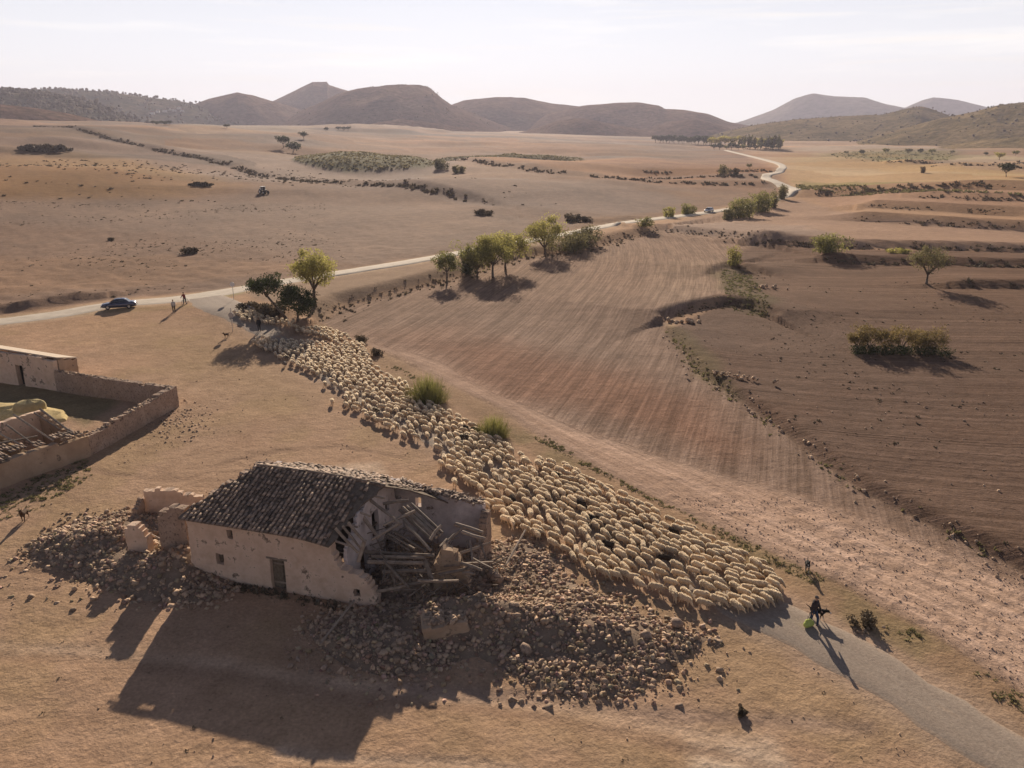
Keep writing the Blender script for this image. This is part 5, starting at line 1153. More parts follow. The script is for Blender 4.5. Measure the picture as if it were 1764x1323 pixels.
for px, py, w_, h_, lb, sd in [(325, 437, 4.4, 1.3, 'dark low bush alone on the pale left field', 70), (830, 371, 6.5, 1.8, 'dark low bush on the grey field left of the road', 71), (985, 382, 6, 2.2, 'dark shrub near the bank above the road', 72), (1010, 381, 4, 1.4, 'small dark shrub right of the bank shrub', 73),
    (345, 321, 9, 1.6, 'flat dark scrub patch left of the tractor', 74), (60, 261, 16, 3.4, 'left end of the long dark scrub island on the left slope', 75), (82, 262, 20, 4.0, 'thick middle of the dark scrub island on the left slope', 76), (102, 261, 14, 3.2, 'right end of the dark scrub island on the left slope', 77), (190, 415, 2.6, .8, 'small dark tuft on the left field', 78), (648, 612, 1.9, .8, 'dark thyme bush on the verge above the flock', 79), (620, 590, 2.0, .9, 'dark bush on the verge at the back of the flock', 80),
    (760, 292, 9, 6, 'round green bush beside the scrub hill', 81), (790, 298, 8, 4, 'grey green shrub right of the round green bush', 82), (1490, 1078, 1.7, .75, 'low dark thorn bush with pale litter beside the shepherd', 83), (1275, 1232, .55, .4, 'tiny dark shrub in the yard below the rubble', 84), (470, 541, 5.5, 1.6, 'brown scrubby hedge in front of the oaks', 85), (435, 534, 4.5, 1.0, 'dry hedge end near the road sign', 86), (1590, 298, 4, 3, 'small shrub among the far right terraces', 87), (1245, 300, 7, 4.5, 'bush on the far field before the road bend', 88), (1265, 302, 6, 3.5, 'smaller bush on the far field before the road bend', 89)]:
    place_bush(px, py, w_, h_, m_scrub if sd not in (81, 82, 88) else m_olive, lb, sd, 900 if w_ < 8 else 1600, max(.06, .045*w_), d=w_*(.5 if w_ > 8 else .8), stems=10)
# reed clumps beside the track
m_reed = leafm('reed_leaves', (0.20, 0.20, 0.06), (0.34, 0.31, 0.11), .4)
def reeds(px, py, w, h, n, label, seed):
    g = np.random.default_rng(seed); q = g.random(n)**.6; a = g.uniform(0, 6.28, n); x = np.cos(a)*q*w/2; y = np.sin(a)*q*w*.32; hh = h*(1-.35*q**2)*(.25+.85*g.random(n)**1.3)
    lx = x*.35+g.normal(0, .12*h, n); ly = y*.3+g.normal(0, .1*h, n); wd = g.uniform(.01, .022, n); b = np.stack([x, y, np.zeros(n)], 1); m = b+np.stack([lx*.4, ly*.4, hh*.6], 1); t = b+np.stack([lx, ly, hh], 1)
    pr = np.stack([np.cos(a+1.5), np.sin(a+1.5), np.zeros(n)], 1)*wd[:, None]
    V = np.stack([b-pr, b+pr, m+pr*.9, m-pr*.9, t], 1).reshape(-1, 3); o = np.arange(n)[:, None]*5; F = np.concatenate([o+np.array([[0, 1, 2]]), o+np.array([[0, 2, 3]]), o+np.array([[3, 2, 4]])]); tn = np.repeat(g.uniform(.6, 1.3, (n, 1))*np.ones((1, 3)), 5, 0)
    root = empty('reed_clump', gp(px, py)); tag(root, label, 'reeds'); link('reed_blades', np_mesh('reed_blades', V, F, m_reed, False, {'tint': tn}), root)
    s, f = bush_mesh(w*.8, w*.45, h*.3, seed, 500, .05, m_oak, 8); link('undergrowth', f, root)
reeds(737, 692, 3.9, 3.0, 1500, 'tall yellow green reed clump beside the middle of the flock', 91); reeds(850, 752, 2.7, 2.1, 1100, 'shorter green reed clump nearer along the flock', 93)

# trees far away share a few shapes
def joined(tm, cm):
    return tm, cm
def joined_unused(tm, cm):
    me = bpy.data.meshes.new('far_tree'); n1, n2 = len(tm.vertices), len(cm.vertices)
    v = [tuple(x.co) for x in tm.vertices]+[tuple(x.co) for x in cm.vertices]; f = [tuple(p.vertices) for p in tm.polygons]+[tuple(i+n1 for i in p.vertices) for p in cm.polygons]
    me.from_pydata(v, [], f); me.materials.append(m_bark); me.materials.append(cm.materials[0]); me.polygons.foreach_set('material_index', [0]*len(tm.polygons)+[1]*len(cm.polygons))
    a = me.color_attributes.new('tint', 'FLOAT_COLOR', 'POINT'); arr = np.ones((n1+n2, 4), np.float32); buf = np.zeros(n2*4, np.float32); cm.color_attributes['tint'].data.foreach_get('color', buf); arr[n1:] = buf.reshape(-1, 4); a.data.foreach_set('color', arr.ravel()); me.update(); return me
ft_round = [joined(*tree_parts(1.0, 1.15, .25, 100+i, 520, .075, m, trunk_r=.03, nlimb=7)) for i, m in enumerate((m_oak, m_oak, m_olive, m_gold, m_green))]
ft_pop = [joined(*tree_parts(1.0, .26, .12, 110+i, 520, .055, m, trunk_r=.02, nlimb=8, dome=.7)) for i, m in enumerate((m_green, m_olive, m_lime))]
def far(me, px, py, h, label, group=None, cat='tree', name='far_tree', w=1.0):
    p = gp(px, py); k = h/pxm(p); o = empty(name, p, R.uniform(0, 6.28)); o.scale = (k*w, k*w, k); link('trunk', me[0], o); link('crown', me[1], o); tag(o, label, cat, group); return o
far(ft_round[0], 488, 254, 20, 'round dark holm oak at the left top of the scrub hill', w=1.1); far(ft_round[1], 506, 263, 18, 'dark spreading oak just right of the round oak', w=1.5); far(ft_round[0], 523, 240, 13, 'small dark oak behind the scrub hill'); far(ft_round[1], 562, 226, 7, 'tiny dark tree on the pale far field', w=1.2)
far(ft_round[0], 391, 221, 7, 'single dark bush like tree on the left far field', w=1.6)
for i, x in enumerate((264, 271, 278, 285, 292)): far(ft_round[i % 2], x, 215+i % 2, 7, 'dark tree in the small clump on the left far field', 'clump on the left far field', w=1.1)
for i, x in enumerate((583, 592, 600)): far(ft_round[i % 2], x, 225, 7, 'dark tree in the far clump under the dome shaped hill', 'clump under the dome hill', w=1.3)
far(ft_round[0], 1732, 305, 24, 'dark round tree among the far right terraces', w=.9); far(ft_round[3], 1721, 276, 14, 'golden leaved tree below the right hill'); far(ft_round[2], 1290, 291, 9, 'small tree left of the far road curve')
for i in range(16): far(ft_round[i % 2], 1130+i*6.2+R.uniform(-2, 2), 246+i*.25, R.uniform(9, 15), 'dark pine in the left half of the far grove', 'dark pines of the grove', w=1.1)
for i in range(6): far(ft_round[3], 1226+i*8+R.uniform(-2, 2), 252, R.uniform(15, 19), 'golden willow in the middle of the far grove', 'golden willows of the grove', w=.9)
for i in range(14): far(ft_pop[i % 2], 1272+i*5.6+R.uniform(-1.5, 1.5), 256+i*.2, R.uniform(18, 28), 'slender poplar in the right half of the far grove', 'poplars of the grove')
for i in range(5): far(ft_round[3], 1296+i*12+R.uniform(-2, 2), 255, R.uniform(14, 18), 'golden crown among the poplars of the far grove', 'golden trees among poplars', w=.8)
for i in range(12): far(ft_round[(0, 1, 4)[i % 3]], 1230+i*10+R.uniform(-2, 2), 258, R.uniform(8, 13), 'low dark tree along the front of the grove', 'front trees of the grove', w=1.2)
for i, (x, y, h_) in enumerate([(1458, 266, 6), (1484, 266, 8), (1525, 264, 9), (1565, 265, 9), (1585, 264, 8), (1605, 265, 9), (1640, 265, 6), (1698, 268, 6), (1750, 268, 9)]): far(ft_round[(2, 1, 4)[i % 3]], x, y, h_, 'low grey green tree in the line below the right hill', 'tree line below the right hill', w=1.3)

# low scrub nobody could count
def tuft():
    v, f = [], []; 
    for i in range(7):
        a = R.uniform(0, 6.28); c, s = math.cos(a), math.sin(a); w = .32; r = R.uniform(.1, .5); hh = R.uniform(.5, 1.0); o = len(v)
        v += [(c*r-s*w, s*r+c*w, 0), (c*r+s*w, s*r-c*w, 0), (c*(r+.25)+R.uniform(-.2, .2), s*(r+.25)+R.uniform(-.2, .2), hh)]; f.append((o, o+1, o+2))
    return np.array(v), np.array(f)
TUFT = [tuft() for _ in range(6)]
def scrub(name, label, P, size, mat, squash=.6):
    P = np.asarray(P); n = len(P); z = hz(P[:, 0], P[:, 1]); S = np.stack([size, size, size*squash], 1)*rng.uniform(.7, 1.3, (n, 1)); t = rng.uniform(.6, 1.4, (n, 1))*np.ones((1, 3))
    o = link(name, scatter(name, TUFT, np.column_stack([P, z-.02]), rotz_arr(rng.uniform(0, 6.28, n)), S, mat, t)); tag(o, label, 'scrub', kind='stuff'); return o
def in_px_poly(px, n, clump=0):
    Q = march(px, hz); x0, x1, y0, y1 = Q[:, 0].min(), Q[:, 0].max(), Q[:, 1].min(), Q[:, 1].max(); out = []; k = 0
    while k < n:
        x = rng.uniform(x0, x1, n*3); y = rng.uniform(y0, y1, n*3); m = inside(Q, x, y)
        if clump: m &= fbm(x/clump, y/clump, 3, 91)+rng.normal(0, .06, len(x)) > .56
        out.append(np.stack([x[m], y[m]], 1)); k += m.sum()
    return np.concatenate(out)[:n]
def along(P, step, spread):
    L = dense(P, step); return L+rng.normal(0, spread, L.shape)
for i, (P, A, w_, L_) in enumerate(STEPW):
    if i in (0, 1, 3, 19, 20, 18): continue
    far_ = np.hypot(*P.mean(0)); s = .45 if far_ < 150 else .9 if far_ < 300 else 1.7
    q = along(P, s*.42, w_*.32); q = q[fbm(q[:, 0]/(8*s), q[:, 1]/(8*s), 3, 7+i) > (.40 if i != 4 else .5)]
    if len(q): scrub('terrace_scrub', ['dry scrub along a stone terrace edge between fields'][0], q, rng.uniform(.35, 1.2, len(q))*s*(.7 if i == 4 else 1), m_scrub if i not in (4,) else m_olive)
scrub('bank_scrub', 'dry weeds on the bank below the pale road', np.vstack([along(STEPW[0][0], .35, 1.6)]), rng.uniform(.2, .7, len(dense(STEPW[0][0], .35))), m_scrub)
for kx, (c_, a_, b_, h_, t_) in enumerate(KNW[:2]):
    n = 1500; q = rng.random(n)**.5; th = rng.uniform(0, 6.28, n); u = q*np.cos(th)*a_*.95; v = q*np.sin(th)*b_*.95
    scrub('knoll_scrub', ['grey green scrub covering the long low knoll', 'grey green scrub covering the slanting scrub hill'][kx], np.stack([c_[0]+u*math.cos(t_)-v*math.sin(t_), c_[1]+u*math.sin(t_)+v*math.cos(t_)], 1), rng.uniform(.5, 1.7, n), m_pale, .6)
scrub('weeds', 'dark weed clumps dotted over the rough left field', in_px_poly([(-100, 540), (100, 520), (380, 490), (600, 460), (560, 350), (0, 345), (-150, 400)], 1700, 18), rng.uniform(.1, .75, 1700)*rng.random(1700)**.6, m_scrub, .35)
scrub('weeds', 'sparse weeds over the far left fields', in_px_poly([(-100, 340), (560, 345), (900, 385), (1000, 330), (600, 290), (-100, 270)], 500, 40), rng.uniform(.5, 1.6, 500), m_scrub, .4)
scrub('weeds', 'sparse weeds in the yard around the ruin', in_px_poly([(0, 900), (160, 800), (400, 600), (700, 780), (820, 900), (1100, 1020), (1350, 1100), (1700, 1323), (0, 1323)], 130, 5), rng.uniform(.05, .17, 130), m_scrub, .5)
scrub('weeds', 'dark weeds at the foot of the barn and sheepfold', in_px_poly([(0, 850), (150, 790), (160, 820), (60, 880), (0, 900)], 260)if True else 0, rng.uniform(.12, .35, 260), m_olive, .5)
scrub('weeds', 'weeds in the shade at the foot of the house front', np.array([tuple(hw(R.uniform(.3, 11.5), R.gauss(-.35, .3)).xy) for _ in range(220)]), rng.uniform(.1, .32, 220), m_scrub, .7)
scrub('weeds', 'green brown weeds along the verge beside the flock', in_px_poly([(600, 595), (700, 650), (860, 725), (1000, 800), (1250, 930), (1430, 1025), (1764, 1230), (1764, 1200), (1430, 1000), (1100, 845), (860, 705)], 700, 3), rng.uniform(.08, .3, 700), m_olive, .45)
scrub('weeds', 'weeds on the stony gully between the fields', in_px_poly([(1240, 462), (1290, 470), (1330, 520), (1320, 548), (1270, 540), (1250, 510)], 380), rng.uniform(.2, .6, 380), m_olive, .5)
scrub('weeds', 'weeds strewn over the brown right field', in_px_poly([(1300, 460), (1764, 500), (1764, 930), (1500, 830), (1260, 660), (1280, 560)], 330, 9), rng.uniform(.12, .4, 330), m_scrub, .4)
scrub('vine_rows', 'green vines along the near edge of the far vineyard', in_px_poly([(1370, 318), (1500, 326), (1764, 334), (1900, 336), (1900, 342), (1764, 340), (1500, 336), (1375, 328)], 700), rng.uniform(.4, 1.3, 700), m_olive, .7)
scrub('vine_rows', 'green vineyard plot at the foot of the right hills', in_px_poly([(1430, 264), (1500, 260), (1640, 263), (1650, 274), (1540, 277), (1440, 271)], 500), rng.uniform(.8, 2.0, 500), m_olive, .5)
x, y, z = HILLTOPS['wooded_hill8']; sel = rng.integers(0, x.size, 2600); X, Y, Z = x.ravel()[sel], y.ravel()[sel], z.ravel()[sel]
o = link('woodland', scatter('woodland', [(IV, IF)], np.stack([X+rng.normal(0, 12, 2600), Y+rng.normal(0, 12, 2600), Z+2], 1), rand_rot(2600), rng.uniform(2, 4.5, (2600, 1))*np.ones((1, 3)), m_scrub, rng.uniform(.5, 1.1, (2600, 1))*np.ones((1, 3)))); tag(o, 'dark woodland over the slope at the left edge', 'woodland', kind='stuff')
x, y, z = HILLTOPS['wooded_hill7']; sel = rng.integers(0, x.size, 1400); X, Y, Z = x.ravel()[sel], y.ravel()[sel], z.ravel()[sel]
o = link('woodland', scatter('woodland', [(IV, IF)], np.stack([X+rng.normal(0, 15, 1400), Y+rng.normal(0, 15, 1400), Z+2], 1), rand_rot(1400), rng.uniform(2, 5, (1400, 1))*np.ones((1, 3)), m_scrub, rng.uniform(.6, 1.3, (1400, 1))*np.ones((1, 3)))); tag(o, 'scattered trees along the far left ridge', 'woodland', kind='stuff')
for key, lb, n, lo, hi in (('ridge_hill19', 'scrub dotted over the ridge below the blue mountain', 900, 1, 3), ('ridge_hill21', 'bushes dotted over the olive brown hill', 600, .8, 2.4), ('ridge_hill13', 'scrub dotted over the dome shaped hill', 500, 1, 3)):
    x, y, z = HILLTOPS[key]; sel = rng.integers(0, x.size, n); X, Y, Z = x.ravel()[sel], y.ravel()[sel], z.ravel()[sel]
    o = link('hill_scrub', scatter('hill_scrub', [(IV, IF)], np.stack([X+rng.normal(0, 6, n), Y+rng.normal(0, 6, n), Z], 1), rand_rot(n), rng.uniform(lo, hi, (n, 1))*np.array([[1, 1, .6]]), m_scrub, rng.uniform(.7, 1.4, (n, 1))*np.ones((1, 3)))); tag(o, lb, 'scrub', kind='stuff')
# loose stones on the ground
m_clod = var_mat('dry_clods', (0.33, 0.23, 0.17), (0.44, 0.32, 0.24), 2, 5, 1, .02, 10, attr='tint')
def gravel(name, label, P, lo, hi, pw=2.5, mt=None):
    n = len(P); s = lo+(hi-lo)*rng.random(n)**pw; t = rng.uniform(.7, 1.5, (n, 1))*np.ones((1, 3)); o = link(name, scatter(name, STONE_T, np.column_stack([P, hz(P[:, 0], P[:, 1])+s*.25]), rand_rot(n), s[:, None]*rng.uniform(.7, 1.2, (n, 3)), mt or m_stonemix, t)); tag(o, label, 'stones', kind='stuff')
gravel('loose_stones', 'loose stones scattered over the yard', in_px_poly([(0, 860), (150, 780), (420, 620), (700, 770), (1000, 990), (1350, 1100), (1700, 1330), (0, 1330)], 800, 4), .015, .08, 3.5)
gravel('loose_stones', 'stones scattered round the edges of the front rubble heap', in_px_poly([(480, 1040), (640, 1180), (900, 1210), (1100, 1230), (1300, 1130), (1200, 1060), (1000, 960)], 500), .025, .11, 2.5)
gravel('clods', 'dry clods over the ploughed headland', in_px_poly([(1150, 850), (1400, 860), (1764, 990), (1900, 1080), (1900, 1290), (1600, 1085), (1250, 913)], 1800), .02, .07, 2, m_clod)
gravel('loose_stones', 'pale stones along the edge between the ploughed field and the brown field', along(STEPW[4][0], .22, .7), .04, .2, 2.5)
gravel('loose_stones', 'pale stones strewn over the right field', in_px_poly([(1160, 560), (1350, 560), (1764, 700), (1764, 960), (1480, 840), (1250, 690)], 160), .05, .16, 2)
for i, (px, py, n, lb, c_) in enumerate([(1327, 497, 16, 'pile of white stones in the stony gully', .3), (1178, 556, 14, 'dark and white stone pile at the end of the earth bank', .35), (1258, 648, 26, 'row of pale stones on the edge between the fields', .22), (1494, 1085, 8, 'pale litter stones under the thorn bush', .12)]):
    p = gp(px, py); root = empty('stone_pile', p); tag(root, lb, 'stone pile'); q = np.array([(R.gauss(0, 1.2 if i != 2 else 2.2)*(c_/.3), R.gauss(0, .6)*(c_/.3), R.uniform(.05, .4)*(c_/.3)) for _ in range(n)])
    if i == 2: q[:, 1] -= q[:, 0]*.55
    for k in range(n):
        o = link('stone', STONE_ME[k % 10], root, tuple(q[k]), (R.random(), R.random(), R.random()*6), (c_*R.uniform(.6, 1.3),)*3)
# hamlet under the left hills: small gabled houses
bpy.context.view_layer.update(); HILLS = [o for o in bpy.data.objects if 'hill' in o.name and o.type == 'MESH' and o.get('kind') == 'structure']
m_wh = flat_mat('white_wall', (.72, .68, .62), .9, 0, .1); m_rt = flat_mat('red_roof', (.3, .17, .11), .9, 0, .1)
for i, (px, py, w_) in enumerate([(262, 196, 14), (272, 193, 12), (284, 192, 12), (291, 189, 14), (300, 191, 12), (308, 187, 14), (314, 192, 10)]):
    d_ = Vector(ray(px, py)).normalized(); best = 5000.0
    for ob in HILLS:
        hit, co, _, _ = ob.ray_cast(Vector((0, 0, CAMH)), d_)
        if hit and (co-Vector((0, 0, CAMH))).length < best: best = (co-Vector((0, 0, CAMH))).length
    p = Vector((0, 0, CAMH))+d_*(best-6); w_ *= .75; root = empty('hamlet_house', p-Vector((0, 0, 2)), R.uniform(-.6, .6)); root.scale = (1, 1, .75)
    tag(root, 'small white house of the far hamlet under the left hills', 'house', 'houses of the far hamlet')
    b = MB(); b.box((0, 0, 4), (w_, 8, 8)); b.build('wall', m_wh, root)
    b = MB(); b.add([(-w_/2-.5, -4.6, 7.8), (w_/2+.5, -4.6, 7.8), (w_/2+.5, 4.6, 7.8), (-w_/2-.5, 4.6, 7.8), (-w_/2-.5, 0, 10.4), (w_/2+.5, 0, 10.4)], [(0, 1, 5, 4), (2, 3, 4, 5), (0, 4, 3), (1, 2, 5), (0, 3, 2, 1)]); b.build('roof', m_rt, root)
# ------------------------------------------------------------------ the flock
m_wool = var_mat('sheep_wool', (0.48, 0.35, 0.225), (0.68, 0.525, 0.36), 6.0, 6, 1.0, 0.05, 14, rnd=0.2, attr='tint', trans=.0, spec=0)
m_woolmix = var_mat('flock_wool', (0.48, 0.35, 0.225), (0.68, 0.525, 0.36), 4.0, 6, 1.0, 0.05, 12, attr='tint', spec=0)
m_dwool = var_mat('dark_wool', (0.035, 0.026, 0.02), (0.075, 0.055, 0.04), 7, 5, 1.0, .02, 18, attr='tint', spec=0.1)
for m_ in (m_wool, m_woolmix):
    b_ = m_.node_tree.nodes['Principled BSDF']; b_.inputs['Sheen Weight'].default_value = 1.0; b_.inputs['Sheen Roughness'].default_value = .3; b_.inputs['Sheen Tint'].default_value = (1, .92, .78, 1)
m_fuzz = var_mat('wool_fuzz', (0.84, 0.70, 0.50), (0.93, 0.82, 0.64), 3, 3, 1.0, 0, None, trans=.68, spec=0)
def mesh_np(me):
    v = np.zeros(len(me.vertices)*3, np.float32); me.vertices.foreach_get('co', v); me.calc_loop_triangles(); f = np.zeros(len(me.loop_triangles)*3, np.int32); me.loop_triangles.foreach_get('vertices', f); return v.reshape(-1, 3), f.reshape(-1, 3)
def sheep_mesh(pose, tris, mat):
    hz_, ny, st = [(0.36, 0.0, .10), (0.50, 0.10, -.12), (0.28, -0.08, .05), (0.62, -0.05, -.06), (0.40, 0.16, .14)][pose]
    caps = [((-.40, 0, .60), (.22, 0, .62), .235, .225), ((.18, 0, .62), (.44, ny*.5, .60), .17, .11), ((.42, ny*.5, .60), (.56, ny, hz_+.10), .105, .085), ((.56, ny, hz_+.10), (.72, ny*1.2, hz_-.04), .085, .05),
            ((-.60, 0, .60), (-.68, 0, .36), .05, .03), ((.56, ny+.06, hz_+.12), (.53, ny+.17, hz_+.09), .03, .018), ((.56, ny-.06, hz_+.12), (.53, ny-.17, hz_+.09), .03, .018)]
    for sx_, sy_, k in ((-.40, .12, 1), (-.40, -.12, -1), (.22, .11, -1), (.22, -.11, 1)):
        kn = (sx_+k*st*.6+(.05 if sx_ < 0 else 0), sy_, .30); caps += [((sx_, sy_, .50), kn, .095, .048), (kn, (sx_+k*st, sy_, .03), .045, .034)]
    me = organic('sheep', caps, .035, tris, mat, blobs=[((-.10, 0, .60), .27, (1.55, .88, .92)), ((-.38, 0, .60), .24, (1, .95, .95))])
    def col(c):
        if c.z < .34: return (1.05, 1.02, .95)
        if c.x > .50: return (1.12, 1.08, 1.0)
        return (1, 1, 1)
    g = np.random.default_rng(pose+tris); v, f = mesh_np(me); c_ = v[f].mean(1); nn = np.cross(v[f[:, 1]]-v[f[:, 0]], v[f[:, 2]]-v[f[:, 0]]); ar = np.linalg.norm(nn, axis=1); nn /= ar[:, None]+1e-9
    w = ar*((c_[:, 2] > .42) & (c_[:, 0] < .46)); k = 420 if tris > 300 else 90; sel = g.choice(len(f), k, p=w/w.sum()); bb = g.dirichlet((1, 1, 1), k); p = (v[f[sel]]*bb[:, :, None]).sum(1); n_ = nn[sel]+g.normal(0, .25, (k, 3))
    t_ = np.cross(n_, g.normal(size=(k, 3))); t_ /= np.linalg.norm(t_, axis=1, keepdims=True); L = (.034 if k > 200 else .05)*g.uniform(.6, 1.2, (k, 1)); W = .022 if k > 200 else .05
    q = np.stack([p-t_*W-n_*.01, p+t_*W-n_*.01, p+n_*L+t_*W*.4, p+n_*L-t_*W*.4], 1).reshape(-1, 3); nv = len(v)
    me2 = mesh_from('sheep', np.vstack([v, q]), [tuple(x) for x in f]+[(nv+4*i, nv+4*i+1, nv+4*i+2, nv+4*i+3) for i in range(k)], [mat, m_fuzz if mat is not m_dwool else m_dwool], True)
    me2.polygons.foreach_set('material_index', [0]*len(f)+[1]*k); paint(me2, col); bpy.data.meshes.remove(me); return me2
SHEEP = [sheep_mesh(i, 460, m_wool) for i in range(5)]; LOW = [sheep_mesh(i, 210, m_woolmix) for i in range(5)]; DARK = [sheep_mesh(i, 420, m_dwool) for i in (0, 2)]
FLOCK = [(402, 535), (430, 532), (460, 545), (510, 556), (560, 563), (600, 577), (625, 590), (640, 620), (655, 638), (700, 660), (735, 690), (776, 708), (803, 722), (830, 745), (860, 752), (893, 778), (940, 792), (980, 803), (1033, 831), (1109, 862), (1150, 892), (1180, 897), (1240, 932), (1300, 960), (1322, 970), (1338, 992), (1346, 1015), (1328, 1034),
         (1290, 1042), (1240, 1045), (1200, 1038), (1150, 1018), (1095, 1002), (1060, 992), (1030, 984), (990, 962), (960, 945), (915, 915), (880, 900), (858, 880), (835, 850), (815, 835), (800, 822), (770, 800), (745, 765), (697, 748), (655, 728), (629, 713), (596, 694), (585, 668), (550, 645), (520, 632), (490, 618), (455, 600), (437, 588), (448, 580), (500, 585), (560, 590), (590, 595), (560, 578), (520, 570), (470, 556), (420, 553)]
hs = lambda x, y: hz(x, y)+.45
FP = march(FLOCK, hs)
BARE = march([(540, 634), (580, 640), (640, 680), (700, 722), (760, 752), (745, 765), (690, 742), (640, 715), (600, 694), (560, 660)], hs)
SPARSE = march([(590, 655), (650, 690), (760, 735), (900, 810), (930, 860), (1000, 920), (1030, 975), (900, 905), (820, 835), (740, 770), (640, 715)], hs)
tl_d = dense(TRACK, .8); TT = np.gradient(tl_d, axis=0); TT /= np.linalg.norm(TT, axis=1, keepdims=True)
acc = []; grid = {}
gtmp = np.random.default_rng(5)
x0, x1, y0, y1 = FP[:, 0].min(), FP[:, 0].max(), FP[:, 1].min(), FP[:, 1].max()
cx_ = gtmp.uniform(x0, x1, 90000); cy_ = gtmp.uniform(y0, y1, 90000); okm = inside(FP, cx_, cy_); cx_, cy_ = cx_[okm], cy_[okm]
bare = inside(BARE, cx_, cy_); sparse = inside(SPARSE, cx_, cy_); gap = fbm(cx_/3.2, cy_/3.2, 2, 33)
for i in range(len(cx_)):
    d0 = np.argmin((tl_d[::2, 0]-cx_[i])**2+(tl_d[::2, 1]-cy_[i])**2)*2; t = TT[d0]
    along_, ac_ = cx_[i]*t[0]+cy_[i]*t[1], -cx_[i]*t[1]+cy_[i]*t[0]
    if bare[i] and gtmp.random() < .9: continue
    k = .90 if math.hypot(cx_[i], cy_[i]) < 58 else 1.02
    if sparse[i]: k *= 1.18
    if gap[i] > .60: k *= 1.4
    ok = True; gx, gy = int(cx_[i]//1.3), int(cy_[i]//1.3)
    for ax in (gx-1, gx, gx+1):
        for ay in (gy-1, gy, gy+1):
            for (qx, qy) in grid.get((ax, ay), ()):
                dx, dy = cx_[i]-qx, cy_[i]-qy; u = (dx*t[0]+dy*t[1])/(.84*k); v = (-dx*t[1]+dy*t[0])/(.43*k)
                if u*u+v*v < 1: ok = False
    if not ok: continue
    grid.setdefault((gx, gy), []).append((cx_[i], cy_[i])); acc.append((cx_[i], cy_[i], math.atan2(t[1], t[0])+gtmp.normal(0, .24)))
acc = np.array(acc); order = np.argsort(np.hypot(acc[:, 0], acc[:, 1])); acc = acc[order]
print('SHEEP', len(acc))
near, rest = acc[:300], acc[300:]
zz = hz(near[:, 0], near[:, 1])+np.where(seg_sd(near[:, 0], near[:, 1], TRACK)[0] < 1.8, .05, 0)
dark_i = {R.randrange(20, 290) for _ in range(6)}
for i, (x, y, a) in enumerate(near):
    s = R.uniform(.66, .80); me = DARK[i % 2] if i in dark_i else SHEEP[R.randrange(5)]
    o = link('sheep', me, None, (x, y, zz[i]), (0, 0, a), (s*1.13, s*R.uniform(.84, .98), s))
    if i in dark_i: tag(o, 'dark brown sheep walking among the cream ones in the front half of the flock', 'sheep', 'dark sheep in the flock')
    else:
        t = TT[np.argmin((tl_d[:, 0]-x)**2+(tl_d[:, 1]-y)**2)]; c_ = tl_d[np.argmin((tl_d[:, 0]-x)**2+(tl_d[:, 1]-y)**2)]; sd = t[0]*(y-c_[1])-t[1]*(x-c_[0])
        zl = ('in the leading ranks behind the shepherd' if i < 60 else 'on the side of the flock nearest the ruin' if sd < -1.2 else 'on the side of the flock nearest the ploughed field' if sd > 1.6 else 'in the packed middle of the flock'); tag(o, 'cream woolly sheep walking '+zl, 'sheep', 'cream sheep '+zl)
def mesh_np(me):
    v = np.zeros(len(me.vertices)*3, np.float32); me.vertices.foreach_get('co', v); me.calc_loop_triangles(); f = np.zeros(len(me.loop_triangles)*3, np.int32); me.loop_triangles.foreach_get('vertices', f); return v.reshape(-1, 3), f.reshape(-1, 3)
LT = [mesh_np(m) for m in LOW]; body_n = [sum(1 for p in m.polygons if p.material_index == 0) for m in LOW]; n = len(rest); sc = rng.uniform(.66, .80, (n, 1))*np.array([[1.13, .9, 1]]); tn = rng.uniform(.82, 1.15, (n, 1))*np.array([[1, .98, .95]]); tn[rng.random(n) < .006] *= .12
o = link('flock_rear', scatter('flock_rear', LT, np.column_stack([rest[:, :2], hz(rest[:, 0], rest[:, 1])+.03]), rotz_arr(rest[:, 2]), sc, m_woolmix, tn, True)); o.data.materials.append(m_fuzz); zc_ = np.zeros(len(o.data.polygons), np.int32); wh_ = LASTWHICH[0]; pos = 0
for ti in range(len(LT)):
    kf = len(LT[ti][1]); cnt = int((wh_ == ti).sum()); one = np.concatenate([np.zeros(body_n[ti], np.int32), np.ones(kf-body_n[ti], np.int32)]); zc_[pos:pos+kf*cnt] = np.tile(one, cnt); pos += kf*cnt
o.data.polygons.foreach_set('material_index', zc_); o.data.update(); tag(o, 'rear of the flock of cream sheep reaching back to the junction', 'flock', kind='stuff')
# strays round the flock
for px, py, dirx, lb in [(783, 829, (.2, -1), 'cream sheep grazing alone just behind the house ruin'), (760, 797, (.5, -.85), 'stray sheep at the left margin of the flock above the ruin'), (775, 805, (.6, -.8), 'second stray sheep above the ruin'), (572, 690, (.3, -.95), 'stray sheep left of the flock near its middle'), (597, 696, (.5, -.8), 'stray sheep lagging at the left margin of the flock'), (560, 660, (.4, -.9), 'stray sheep at the left margin near the rear'),
                         (872, 893, (.8, -.6), 'sheep at the near left margin just right of the ruin'), (896, 893, (.8, -.6), 'second sheep at the near left margin right of the ruin'), (925, 915, (.9, -.4), 'sheep grazing near the rubble beside the flock'), (905, 790, (.6, -.8), 'sheep trotting on the verge right of the flock'), (930, 796, (.6, -.8), 'sheep apart on the verge right of the flock'), (1337, 1023, (.55, -.83), 'leading sheep at the very front right of the flock'), (838, 868, (.6, -.8), 'sheep passing close by the back wall of the ruin'), (975, 800, (.6, -.8), 'sheep walking at the right fringe of the flock')]:
    p = march([(px, py)], hs)[0]; o = link('sheep', SHEEP[R.randrange(5)], None, (p[0], p[1], float(hz(*p))), (0, 0, math.atan2(dirx[1], dirx[0])), (.74, .74, .74)); tag(o, lb, 'sheep')
